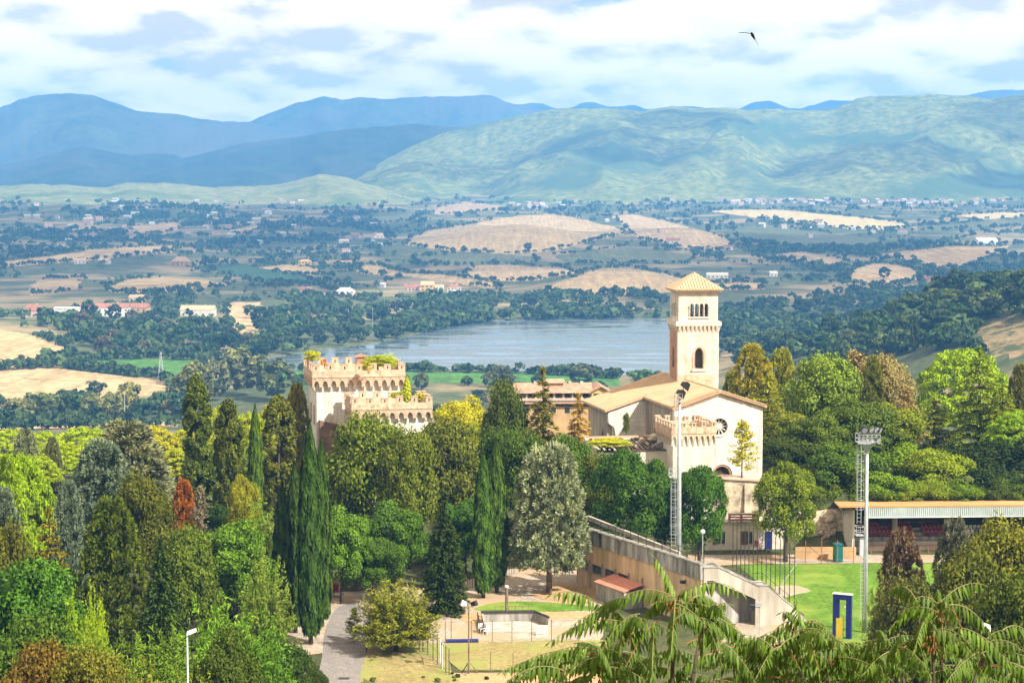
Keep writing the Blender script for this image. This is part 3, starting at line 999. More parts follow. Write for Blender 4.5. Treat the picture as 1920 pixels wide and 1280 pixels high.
    def slab(poly):
        up = [(x, y, za + 0.16 - abs(x) * sl) for x, y in poly]
        lo = [(x, y, zz - th) for x, y, zz in up]
        n = len(poly)
        return MB().add(up + lo, [tuple(range(n)), tuple(range(2 * n - 1, n - 1, -1))] + [(i, n + i, n + (i + 1) % n, (i + 1) % n) for i in range(n)])
    slab([(0, -ov), (0, L), (-hw - 5.9, L), (-hw - 5.9, yb - 0.3), (-hw - ov, yb - 0.3), (-hw - ov, -ov)]).build('roof', MAT['terracotta'], r)
    slab([(0.002, -ov), (hw + ov, -ov), (hw + ov, L), (0.002, L)]).build('roof', MAT['terracotta'], r)
    # ridge tiles and the tile ends along the gable
    tube = [(0, -ov + 0.1 + i * 0.9, za + 0.2) for i in range(int(L / 0.9))]
    MB().tube(tube, 0.14, 6).build('ridge_tiles', MAT['terracotta'], r)
    v = MB()
    for i in range(28):
        for s in (-1, 1):
            x = s * (0.25 + i * (hw + 0.2) / 28)
            v.bar((x, -ov - 0.1, za + 0.21 - abs(x) * sl), (x, 0.5, za + 0.21 - abs(x) * sl), 0.17, 0.12)
    o = v.build('verge_tiles', MAT['terracotta'], r); o['kind'] = 'stuff'
    # pantile columns running down the left slope
    v = MB()
    for i in range(66):
        y = 0.2 + i * 0.4
        x1 = -hw - 0.4 if y < yb - 0.3 else -hw - 5.85
        v.bar((-0.2, y, za + 0.19 - 0.2 * sl), (x1, y, za + 0.19 + x1 * sl), 0.2, 0.09)
    o = v.build('roof_tiles', MAT['terracotta'], r); o['kind'] = 'stuff'
    # dentils under the gable
    v = MB()
    for i in range(22):
        for s in (-1, 1):
            x = s * (0.35 + i * (hw - 0.2) / 22)
            v.box(x - 0.09, x + 0.09, -0.22, -0.003, za - 0.42 - abs(x) * sl, za - 0.2 - abs(x) * sl)
    o = v.build('dentils', MAT['peach_brick'], r); o['kind'] = 'stuff'

    # ------------------------------------------------ bell tower
    Dt = 266
    p = at(1271, 600, Dt); zb = gz(p.x, p.y) - 1
    t = thing('bell_tower', 'square cream stone bell tower with arcaded belfry and low tiled pyramid roof', 'tower', (p.x, p.y, zb), R(7))
    z = lambda py: zat(py, Dt) - zb
    Wt = 5.85
    arch = pointed(3.05, 1.3, z(692), z(668), z(652))
    quad = []
    for i in range(4):
        cx = 1.72 + i * 0.68 + 0.3
        quad.append([(cx - 0.27, z(594)), (cx + 0.27, z(594)), (cx + 0.27, z(573))] + [(cx + 0.27 * math.cos(a * math.pi / 8), z(573) + 0.27 * math.sin(a * math.pi / 8)) for a in range(1, 8)] + [(cx - 0.27, z(573))])
    top = z(545)
    band = z(604)
    for nm, (y0, y1) in (('front_wall', (0, 0.7)), ('back_wall', (Wt - 0.7, Wt))):
        holed(rect(0, Wt, 0, band - 0.003), [arch], y0, y1, nm, MAT['tower_stone'], t)
        holed(rect(0.12, Wt - 0.12, band, top), quad, y0 + (0.12 if y0 == 0 else 0), y1 - (0 if y0 == 0 else 0.12), 'belfry_wall', MAT['tower_stone'], t)
    for nm, (x0, x1) in (('left_wall', (0, 0.7)), ('right_wall', (Wt - 0.7, Wt))):
        holed(rect(0.703, Wt - 0.703, 0, band - 0.003), [pointed(Wt / 2, 1.3, z(692), z(668), z(652))], x0, x1, nm, MAT['tower_stone'] if x0 else MAT['tower_brick'], t, axis='x')  # left wall takes the darker colour, painting its shaded side
        holed(rect(0.703, Wt - 0.703, band, top), [[(q[0] + 0.0, q[1]) for q in h] for h in quad], x0 + (0.12 if x0 == 0 else 0), x1 - (0 if x0 == 0 else 0.12), 'belfry_wall', MAT['tower_stone'], t, axis='x')
    for zf in (z(698), z(607), top - 0.3):
        MB().box(0.71, Wt - 0.71, 0.71, Wt - 0.71, zf - 0.2, zf).build('floor', MAT['old_timber'], t)
    # window surround and sill of the pointed window, hood over the four lights
    sp = pointed(3.05, 1.86, z(692), z(668), z(648))
    holed([(3.05 - 0.93, z(693)), (3.05 + 0.93, z(693))] + sp[2:], [pointed(3.05, 1.32, z(691.9), z(668), z(652.4))], -0.09, -0.003, 'window_surround', MAT['peach_brick'], t)
    MB().box(1.95, 4.15, -0.2, -0.003, z(696), z(693) - 0.003).build('sill', MAT['pale_stone'], t)
    MB().box(1.55, 4.5, -0.02, 0.117, z(597), z(594) - 0.01).build('sill', MAT['pale_stone'], t)
    for i in range(5):
        cx = 1.72 + i * 0.68 - 0.04
        c = MB(); c.tube([(cx, 0.02, z(594)), (cx, 0.02, z(575))], 0.065, 8); c.box(cx - 0.1, cx + 0.1, -0.08, 0.117, z(575), z(572.5))
        c.build('colonnette', MAT['white_plaster'], t, smooth=False)
        c = MB(); c.tube([(0.02, cx, z(594)), (0.02, cx, z(575))], 0.065, 8); c.box(-0.08, 0.117, cx - 0.1, cx + 0.1, z(575), z(572.5))
        c.build('colonnette', MAT['white_plaster'], t)
    for zz, h_ in ((z(668), 0.12), (z(640), 0.1), (z(565), 0.12)):
        e = MB(); q = 0.05 if zz < band else -0.06
        e.box(-q, Wt + q, -q, -0.003 if q > 0 else 0.117, zz, zz + h_) if False else None
    # corbel table and cornice between the stages
    co = MB(); co.box(-0.32, Wt + 0.32, -0.32, Wt + 0.32, z(611), z(604) + 0.02); co.box(-0.22, Wt + 0.22, -0.22, Wt + 0.22, z(604) + 0.02, z(602.5))
    co.build('cornice', MAT['tower_stone'], t)
    cm = MB().hexa([(-0.13, -0.06, z(622)), (0.13, -0.06, z(622)), (0.13, 0, z(622)), (-0.13, 0, z(622))], [(-0.16, -0.30, z(611) - 0.003), (0.16, -0.30, z(611) - 0.003), (0.16, 0, z(611) - 0.003), (-0.16, 0, z(611) - 0.003)]).mesh('corbel', MAT['tower_stone'])
    for i in range(10):
        x = 0.25 + i * (Wt - 0.5) / 9
        part('corbel', cm, t, (x, -0.003, 0)); part('corbel', cm, t, (-0.003, x, 0), (0, 0, R(-90))); part('corbel', cm, t, (Wt + 0.003, x, 0), (0, 0, R(90)))
    # brick foot
    MB().box(-0.03, Wt * 0.9, -0.06, -0.003, 0, z(703)).build('brick_patch', MAT['peach_brick'], t)
    # roof
    e = 0.55
    ap = z(513)
    rf = MB().add([(-e, -e, top + 0.1), (Wt + e, -e, top + 0.1), (Wt + e, Wt + e, top + 0.1), (-e, Wt + e, top + 0.1), (Wt / 2, Wt / 2, ap)], [(0, 1, 4), (1, 2, 4), (2, 3, 4), (3, 0, 4), (3, 2, 1, 0)])
    rf.box(-e + 0.1, Wt + e - 0.1, -e + 0.1, Wt + e - 0.1, top - 0.06, top + 0.097)
    roof = rf.build('roof', MAT['terracotta'], t)
    v = MB()
    c_ = Wt / 2
    for i in range(17):
        u = -1 + 2 * (i + 0.5) / 17
        x = c_ + u * (c_ + e)
        s = 1 - abs(u)
        for k in range(4):
            a_ = Vector((x - c_, -(c_ + e), top + 0.16)); b_ = Vector((x - c_, -(c_ + e) * abs(u), top + 0.16 + (ap - top - 0.1) * s))
            rot = Matrix.Rotation(k * math.pi / 2, 3, 'Z')
            a2 = rot @ a_; b2 = rot @ b_
            if (b2 - a2).length > 0.2:
                v.bar((a2.x + c_, a2.y + c_, a2.z), (b2.x + c_, b2.y + c_, b2.z), 0.22, 0.14)
    o = v.build('roof_tiles', MAT['terracotta'], roof); o['kind'] = 'stuff'
    # ------------------------------------------------ crenellated porch before the facade
    Dp = 242
    p = at(1262, 800, Dp); zb = gz(p.x, p.y)
    pr = thing('church_porch', 'small crenellated porch block built against the left of the church front', 'porch', (p.x, p.y, zb), al)
    z = lambda py: zat(py, Dp) - zb
    crenellated(pr, 5.4, 7.2, 0, z(838), z(828), z(819.5), z(815), z(803), z(792), 8, 5, 0.62, 0.26, 'cream_wall', 'peach_brick', nms=6)
    # ------------------------------------------------ roofless outbuilding to the left of the porch
    p = at(1122, 868, 243); zb = gz(p.x, p.y)
    ob = thing('roofless_outbuilding', 'low roofless outbuilding with bare charred beams beside the porch', 'ruin', (p.x, p.y, zb), al)
    z = lambda py: zat(py, 243) - zb
    Wo = 9.2
    holed(rect(0, Wo, 0, z(850)), [], 0, 0.5, 'wall', MAT['cream_wall'], ob)
    MB().box(0, 0.5, 0.503, 7, 0, z(848)).build('wall', MAT['cream_wall'], ob)
    MB().box(0, Wo, 7, 7.5, 0, z(836)).build('wall', MAT['cream_wall'], ob)
    MB().box(-0.1, Wo, -0.12, 0.6, z(850) + 0.003, z(848)).build('coping', MAT['old_timber'], ob)
    MB().box(0.51, Wo, 0.51, 6.99, z(862), z(860)).build('floor', MAT['dark_void'], ob)  # floor coloured near black to paint the shade between the walls
    MB().box(3.2, 3.9, 0.503, 0.9, z(850), z(840)).build('pier', MAT['cream_wall'], ob)
    rnd = random.Random(3)
    for i in range(13):
        x = 0.7 + i * 0.66
        dz = rnd.uniform(-0.9, 0.1) if i > 5 else rnd.uniform(-0.2, 0.1)
        b = MB().bar((x, 0.3, z(848) + 0.1 + dz * 0.3), (x + rnd.uniform(-0.5, 0.5), 7.2, z(838) + 0.2 + dz), 0.16, 0.2)
        b.build('beam', MAT['old_timber'], ob)
    MB().bar((0.2, 6.4, z(838) + 0.3), (Wo, 6.4, z(837) + 0.2), 0.25, 0.25).build('beam', MAT['terracotta'], ob)
    MB().prism([(6.6, z(850)), (9.0, z(850)), (9.0, z(836)), (8.2, z(839)), (7.4, z(845))], 1.4, 1.9).build('wall_stub', MAT['worn_plaster'], ob)
    # rubble heap against the nave
    p = at(1215, 850, 250)
    rb = MB()
    for i in range(70):
        a = rnd.uniform(0, 6.28); q = rnd.random() ** 0.5
        rb.blob((q * 5.2 * math.cos(a), q * 1.9 * math.sin(a), 2.6 * (1 - q) * rnd.uniform(0.5, 1)), rnd.uniform(0.35, 0.8), 6, 4, 0, 0.3, i)
    o = rb.build('rubble_heap', MAT['stone_rubble']); o.location = (p.x, p.y, zat(838, 250) - 1.0); o.rotation_euler = (0, 0, al)
    tag(o, 'heap of ochre rubble lying against the church nave wall', 'rubble', kind='stuff')
    # terrace wall under the churchyard
    Dw = 243
    p = at(1335, 905, Dw)
    tw = thing('terrace_wall', 'stained stone retaining wall with a paved ledge below the church door', 'wall', (p.x, p.y, 0), R(4))
    hgt = zat(905, Dw)
    holed([(0, 0), (7.6, 0), (7.6, hgt - 0.15), (0, hgt + 0.35)], [], 0, 0.7, 'wall', MAT['stone_rubble'], tw)
    MB().hexa([(-0.1, -0.25, hgt + 0.36), (7.7, -0.25, hgt - 0.14), (7.7, 3.2, hgt - 0.14), (-0.1, 3.2, hgt + 0.36)], [(-0.1, -0.25, hgt + 0.56), (7.7, -0.25, hgt + 0.06), (7.7, 3.2, hgt + 0.06), (-0.1, 3.2, hgt + 0.56)]).build('coping', MAT['pink_wall'], tw)
    for x in (1.8, 4.6, 6.9):
        MB().hexa([(x - 0.5, -0.9, 0), (x + 0.5, -0.9, 0), (x + 0.5, -0.003, 0), (x - 0.5, -0.003, 0)], [(x - 0.4, -0.2, hgt - 0.4), (x + 0.4, -0.2, hgt - 0.4), (x + 0.4, -0.003, hgt - 0.4), (x - 0.4, -0.003, hgt - 0.4)]).build('buttress', MAT['stone_rubble'], tw)


church()


def gable_house(name, label, cat, loc, rz, w, d, h, rh, wall, roof, nwin=0, floors=1, group=None, hip=False, parts=True, chim=True):
    r = thing(name, label, cat, loc, rz, group)
    MB().box(-w / 2, w / 2, -d / 2, d / 2, -2, h).build('wall', MAT[wall], r)
    e = 0.4
    if hip:
        k = min(w, d) * 0.5
        m = MB().add([(-w / 2 - e, -d / 2 - e, h), (w / 2 + e, -d / 2 - e, h), (w / 2 + e, d / 2 + e, h), (-w / 2 - e, d / 2 + e, h), (-w / 2 + k, 0, h + rh), (w / 2 - k, 0, h + rh)],
                     [(0, 1, 5, 4), (1, 2, 5), (2, 3, 4, 5), (3, 0, 4), (3, 2, 1, 0)])
    else:
        m = MB().prism([(-d / 2 - e, h), (d / 2 + e, h), (0, h + rh)], -w / 2 - e, w / 2 + e, axis='x')
        MB().prism([(-d / 2, h - 0.01), (d / 2, h - 0.01), (0, h + rh - 0.15)], -w / 2 - 0.02, w / 2 + 0.02, axis='x').build('gable', MAT[wall], r) if False else None
    rf = m.build('roof', MAT[roof], r)
    if parts and chim:
        MB().box(w * 0.2, w * 0.2 + 0.9, -0.4, 0.4, h + rh * 0.3, h + rh + 0.8).build('chimney', MAT[wall], rf)
    if nwin:
        wm = MB().box(-0.55, 0.55, -0.06, 0.02, 0, 1.5).mesh('window', MAT['glass_dark'])
        sm = MB().box(-1.0, -0.56, -0.1, -0.003, 0, 1.5).box(0.56, 1.0, -0.1, -0.003, 0, 1.5).mesh('shutter', MAT['shutter_brown'])
        for fl in range(floors):
            for i in range(nwin):
                x = -w / 2 + (i + 0.5) * w / nwin
                wo_ = part('window', wm, r, (x, -d / 2, 1.0 + fl * (h / floors)))
                part('shutter', sm, wo_)
    return r


def apartments():
    D = 400
    p = at(1052, 790, D); zb = -12
    z = lambda py: zat(py, D) - zb
    r = thing('apartment_building', 'long terracotta roofed apartment block with dark recessed loggias behind the bare firs', 'building', (p.x, p.y, zb), R(3))
    MB().box(-9.4, 6.4, 1.6, 9, 0, z(737)).build('wall', MAT['ochre_wall'], r)
    MB().box(-9.4, 6.4, 0, 1.597, 0, z(763)).build('lower_wall', MAT['ochre_wall'], r)
    MB().box(-9.4, 6.4, -0.2, 1.59, z(752), z(747)).build('balcony', MAT['pink_wall'], r)
    MB().hexa([(-9.8, -0.9, z(757)), (6.6, -0.9, z(757)), (6.6, 1.59, z(753)), (-9.8, 1.59, z(753))], [(-9.8, -0.9, z(755.5)), (6.6, -0.9, z(755.5)), (6.6, 1.59, z(752) - 0.01), (-9.8, 1.59, z(752) - 0.01)]).build('lower_roof', MAT['apartment_tile'], r)
    MB().prism([(-0.6, z(737)), (9.6, z(737)), (4.8, z(722))], -9.9, 6.8, axis='x').build('roof', MAT['apartment_tile'], r)
    for i in range(9):
        x = -9.2 + i * 1.94
        MB().box(x - 0.15, x + 0.15, 0.05, 0.35, z(747) + 0.003, z(737) - 0.003).build('post', MAT['cream_wall'], r)
    wm = MB().box(-0.5, 0.5, -0.05, 0.02, 0, 1.1).mesh('window', MAT['glass_dark'])
    for i in range(8):
        part('window', wm, r, (-8.2 + i * 1.94, 1.6, z(745.5)))
    for i in range(5):
        part('window', wm, r, (-7.4 + i * 2.9, 0, z(775)))
    # raised lantern on the ridge
    MB().box(-3.1, 0.5, 3.2, 6.4, z(727), z(721)).build('lantern', MAT['ochre_wall'], r)
    MB().prism([(2.7, z(721)), (6.9, z(721)), (4.8, z(714.5))], -3.6, 1.0, axis='x').build('roof', MAT['apartment_tile'], r)
    # gabled wing at the right
    holed([(6.4, 0), (10.2, 0), (10.2, z(737)), (8.3, z(727)), (6.4, z(737))], [], -0.6, 9, 'wing_wall', MAT['yellow_wall'], r)
    for s in (-1, 1):
        x0, x1 = (8.3, 8.3 + s * 2.5)
        za, zb_ = z(725.5), z(738.5)
        MB().hexa([(min(x0, x1), -1.1, za if s > 0 else zb_), (max(x0, x1), -1.1, zb_ if s > 0 else za), (max(x0, x1), 9.3, zb_ if s > 0 else za), (min(x0, x1), 9.3, za if s > 0 else zb_)],
                  [(min(x0, x1), -1.1, (za if s > 0 else zb_) + 0.25), (max(x0, x1), -1.1, (zb_ if s > 0 else za) + 0.25), (max(x0, x1), 9.3, (zb_ if s > 0 else za) + 0.25), (min(x0, x1), 9.3, (za if s > 0 else zb_) + 0.25)]).build('roof', MAT['apartment_tile'], r)
    for x in (7.3, 9.3):
        part('window', wm, r, (x, -0.6, z(748)))
    for x in (-5.5, 1.9, 4.4):
        MB().box(x, x + 0.6, 4.0, 4.6, z(727), z(719)).build('chimney', MAT['pink_wall'], r)


apartments()


def farmhouses():
    spec = [  # px, base row, width px, wall px, roof px, wall, roof, windows, floors, label
        (62, 594, 36, 12, 12, 'pink_wall', 'red_tile', 4, 1, 'low farmhouse with a hipped red roof on the far left of the valley', True),
        (128, 592, 48, 14, 3, 'white_wall', 'cream_wall', 5, 1, 'flat roofed white farm building between trees left of the long red roofed house', False),
        (205, 592, 76, 16, 8, 'white_wall', 'red_tile', 8, 2, 'long two storey white house with a red tiled roof above the left wood', False),
        (258, 584, 44, 8, 8, 'ochre_wall', 'red_tile', 4, 1, 'low red roofed house end-on behind the long white house', False),
        (258, 565, 30, 7, 6, 'cream_wall', 'terracotta', 3, 1, 'small tan house on the slope above the long white house', False),
        (372, 592, 62, 12, 8, 'cream_wall', 'terracotta', 5, 1, 'wide tan farmhouse with a porch left of the steep stubble field', False),
        (340, 498, 34, 8, 9, 'ochre_wall', 'terracotta', 4, 2, 'house with a broad orange hipped roof among trees on the left slope', True),
        (572, 500, 24, 10, 4, 'yellow_wall', 'terracotta', 4, 2, 'small yellow villa beside a stubble field on the left slope', True),
        (572, 555, 26, 12, 5, 'pink_wall', 'red_tile', 3, 1, 'pink barn with a pale red roof left of the lake village', False),
        (648, 551, 34, 6, 6, 'white_wall', 'cream_wall', 4, 1, 'white villa with a low roof between dark trees left of the village', True),
        (773, 545, 28, 7, 5, 'pink_wall', 'red_tile', 4, 1, 'pink roofed house at the left end of the lake village', False),
        (802, 546, 24, 12, 7, 'yellow_wall', 'terracotta', 3, 2, 'bright yellow house in the middle of the lake village', False),
        (824, 546, 16, 8, 4, 'white_wall', 'terracotta', 2, 1, 'low white annex right of the yellow house', False),
        (851, 550, 26, 12, 5, 'cream_wall', 'red_tile', 4, 2, 'tall cream house at the right end of the lake village', True),
        (1262, 456, 26, 5, 5, 'cream_wall', 'red_tile', 3, 1, 'house with a pink roof in the field right of the big stubble hill', False),
        (1345, 521, 40, 6, 4, 'white_wall', 'cream_wall', 5, 1, 'long white farm shed just right of the bell tower roof', False),
        (1450, 518, 14, 6, 4, 'white_wall', 'cream_wall', 2, 1, 'small white house alone among dark trees right of the tower', False),
        (1848, 458, 40, 8, 4, 'white_wall', 'cream_wall', 5, 1, 'long white house on the crest of the right stubble field', False),
        (1740, 528, 18, 5, 5, 'pink_wall', 'red_tile', 2, 1, 'little pink house near the trees at far right', False),
        (1680, 605, 20, 6, 5, 'cream_wall', 'terracotta', 2, 1, 'pale house half hidden in the wood on the right hill', False),
        (150, 494, 22, 6, 4, 'white_wall', 'terracotta', 3, 1, 'white house in a line of cottages on the left slope, left of two', False),
        (196, 494, 22, 6, 4, 'white_wall', 'terracotta', 3, 1, 'white house in a line of cottages on the left slope, right of two', False),
        (645, 458, 18, 6, 4, 'white_wall', 'cream_wall', 3, 1, 'white house below a dark tree left of the big stubble hill', False),
        (710, 446, 18, 5, 4, 'white_wall', 'terracotta', 3, 1, 'white house beside a lone round tree left of the big stubble hill', False),
    ]
    for (px, py, wp, hp, rp, wl, rf, nw, fl, lab, hip) in spec:
        p = hit(px, py)
        if p is None: continue
        s = p.y / F
        gable_house('farmhouse', lab, 'house', p, R(random.uniform(-12, 12)), wp * s, max(7, wp * s * 0.5), hp * s, rp * s, wl, rf, nw, fl, None, hip)
    # the scattered houses of the plain and the villages at the foot of the hills: a few pixels each
    protos = {}
    rnd = random.Random(12)
    for i, (wl, rf) in enumerate([('far_white', 'apartment_tile'), ('cream_wall', 'red_tile'), ('far_white', 'far_white'), ('pink_wall', 'apartment_tile')]):
        m = MB().box(-6, 6, -4, 4, -3, 5.5, 0)
        m.prism([(-4.4, 5.5), (4.4, 5.5), (0, 8)], -6.4, 6.4, 1, axis='x')
        for x in (-3.6, 0, 3.6):
            m.box(x - 0.6, x + 0.6, -4.05, -3.9, 1, 3, 2)
        protos[i] = m.mesh('house', [MAT[wl], MAT[rf], MAT['glass_dark']])
    groups = [  # centre px, py, spread px, py, count, group, label
        (1010, 384, 70, 9, 26, 'houses of the hill village', 'house in the hill village behind the big stubble hill'),
        (1430, 380, 140, 7, 40, 'houses of the valley town', 'house in the sunlit town below the middle hills'),
        (1730, 380, 150, 8, 46, 'houses of the far right town', 'house in the town at the foot of the right hills'),
        (120, 430, 150, 45, 34, 'houses scattered on the left plain', 'house among dark trees on the left plain'),
        (420, 425, 200, 50, 36, 'houses scattered on the middle left plain', 'house among dark trees left of the big stubble hill'),
        (420, 380, 260, 6, 26, 'houses below the blue mountains', 'house at the foot of the blue mountains'),
        (1500, 440, 350, 55, 18, 'houses among the right fields', 'house among hedges of the right fields'),
        (690, 450, 60, 60, 14, 'houses left of the stubble hill', 'house on the slope left of the stubble hill')]
    for (cx, cy, sx, sy, n, grp, lab) in groups:
        for k in range(n):
            px = cx + rnd.gauss(0, 0.5) * sx; py = cy + rnd.gauss(0, 0.5) * sy
            p = hit(px, max(py, 377.5), 1500)
            if p is None: continue
            kd = rnd.choice((0, 0, 1, 2, 2, 3))
            o = bpy.data.objects.new('house', protos[kd])
            link(o); o.location = p; o.rotation_euler = (0, 0, R(rnd.uniform(-40, 40)))
            s = rnd.uniform(0.65, 1.15) * (1.2 if p.y > 4000 else 1)
            o.scale = (s * rnd.uniform(0.8, 1.4), s, s)
            tag(o, ('tiny white tile roofed ', 'tiny cream red roofed ', 'tiny all white ', 'tiny pinkish tile roofed ')[kd] + lab, 'house', grp)


farmhouses()
# ------------------------------------------------------------------ sports ground below the church
ground_mat('playing_turf', (0.075, 0.16, 0.018), (0.13, 0.235, 0.028), 0.25, streak=(0.2, 0.30), c_patch=(0.17, 0.235, 0.04), patch_scale=0.06)
ground_mat('dry_turf', (0.20, 0.165, 0.065), (0.29, 0.24, 0.11), 0.3, c_patch=(0.22, 0.23, 0.07), patch_scale=0.12)
ground_mat('gravel_yard', (0.27, 0.225, 0.18), (0.42, 0.355, 0.29), 0.35, c_patch=(0.34, 0.25, 0.16), patch_scale=0.15)
ground_mat('asphalt_road', (0.17, 0.155, 0.15), (0.24, 0.22, 0.21), 0.8)
ground_mat('bare_earth', (0.34, 0.22, 0.11), (0.46, 0.31, 0.17), 0.5)
mat('concrete', (0.40, 0.38, 0.35), var=0.4, scale=1.2, streak=True)
mat('stained_concrete', (0.50, 0.49, 0.47), var=0.55, scale=1.0, streak=True)
mat('beige_panel', (0.68, 0.50, 0.32), var=0.26, scale=0.8, streak=True)
mat('stair_plaster', (0.50, 0.45, 0.385), var=0.28, scale=0.9, streak=True)
mat('galvanised', (0.44, 0.48, 0.50), rough=0.5, var=0.15, scale=2, metal=0.25)
mat('dark_metal', (0.05, 0.045, 0.04), rough=0.5, var=0.2)
mat('black_lamp', (0.02, 0.02, 0.022), rough=0.35, var=0.2)
mat('lamp_glass', (0.35, 0.38, 0.40), rough=0.2, var=0.1)
mat('fascia_metal', (0.50, 0.56, 0.60), rough=0.5, var=0.12, scale=0.6, metal=0.1)
mat('rust_roof', (0.46, 0.20, 0.10), var=0.3, scale=0.35, col2=(0.52, 0.30, 0.10))
mat('red_plastic', (0.30, 0.03, 0.04), rough=0.45, var=0.15)
mat('blue_plastic', (0.04, 0.06, 0.30), rough=0.45, var=0.15)
mat('white_plastic', (0.72, 0.72, 0.72), rough=0.45, var=0.05)
mat('navy_paint', (0.012, 0.022, 0.15), rough=0.4, var=0.1)
mat('yellow_paint', (0.62, 0.45, 0.05), rough=0.5, var=0.1)
mat('teal_plastic', (0.01, 0.13, 0.14), rough=0.5, var=0.15)
mat('salmon_roof', (0.55, 0.22, 0.15), rough=0.7, var=0.15)
mat('brick_rail', (0.42, 0.14, 0.08), var=0.25)
mat('bark', (0.10, 0.075, 0.055), var=0.4, scale=3, bump=0.5)
mat('pale_bark', (0.22, 0.17, 0.125), var=0.35, scale=3, bump=0.5)


def sheet(name, poly, z, material, sub=0):
    pts = [on_z(x, y, 0) for x, y in poly]
    m = MB().add([(p.x, p.y, z) for p in pts], [tuple(range(len(pts)))])
    o = m.build(name, MAT[material])
    o['kind'] = 'structure'
    return o


def smooth_poly(p, n=6):
    out = []
    k = len(p)
    for i in range(k):
        p0, p1, p2, p3 = (Vector((*p[(i + j - 1) % k], 0)) for j in range(4))
        for s in range(n):
            t = s / n
            q = 0.5 * ((2 * p1) + (-p0 + p2) * t + (2 * p0 - 5 * p1 + 4 * p2 - p3) * t * t + (-p0 + 3 * p1 - 3 * p2 + p3) * t ** 3)
            out.append((q.x, q.y))
    return out


sheet('yard', smooth_poly([(490, 1225), (520, 1160), (620, 1104), (720, 1098), (830, 1100), (950, 1068), (1110, 1062), (1130, 1110), (1120, 1205), (980, 1207), (830, 1210), (720, 1190), (600, 1225)]), 0.05, 'gravel_yard')
sheet('road', smooth_poly([(596, 1310), (604, 1230), (610, 1180), (632, 1140), (672, 1132), (690, 1165), (686, 1220), (690, 1310)]), 0.058, 'asphalt_road')
sheet('verge', smooth_poly([(690, 1310), (690, 1215), (720, 1196), (800, 1204), (836, 1212), (848, 1262), (880, 1310)]), 0.062, 'dry_turf')
sheet('court', [(835, 1207), (930, 1204), (1040, 1201), (1140, 1200), (1140, 1256), (1000, 1257), (862, 1257), (842, 1240)], 0.066, 'dry_turf')
sheet('earth_bank', [(842, 1262), (1000, 1260), (1160, 1258), (1160, 1310), (800, 1310)], 0.06, 'bare_earth')
sheet('lawn', smooth_poly([(890, 1143), (915, 1133), (960, 1128), (1020, 1129), (1090, 1135), (1125, 1143), (1040, 1147), (950, 1148)]), 0.07, 'playing_turf')
sheet('bare_ground', smooth_poly([(1000, 1118), (1025, 1104), (1060, 1098), (1110, 1104), (1110, 1128), (1040, 1126)]), 0.066, 'bare_earth')
sheet('bare_ground', smooth_poly([(862, 1160), (880, 1150), (1010, 1147), (1120, 1150), (1120, 1158), (1000, 1162), (900, 1172)]), 0.067, 'bare_earth')
sheet('apron', [(1290, 1064), (1390, 1058), (1930, 1053), (2010, 1052), (2010, 1036), (1930, 1034), (1290, 1040)], 0.05, 'gravel_yard')
sheet('playing_field', [(1380, 1059), (1930, 1054), (2010, 1053), (2040, 1215), (1560, 1215), (1498, 1152), (1430, 1098)], 0.058, 'playing_turf')
sheet('bare_patch', smooth_poly([(1450, 1101), (1480, 1098), (1498, 1099), (1520, 1108), (1495, 1114), (1470, 1119)]), 0.064, 'gravel_yard')
sheet('forecourt', [(1330, 1230), (1380, 1170), (1440, 1150), (1508, 1160), (1560, 1206), (1580, 1240)], 0.062, 'gravel_yard')


def polar(a, b):
    d = b - a
    return d.length, math.atan2(d.y, d.x)


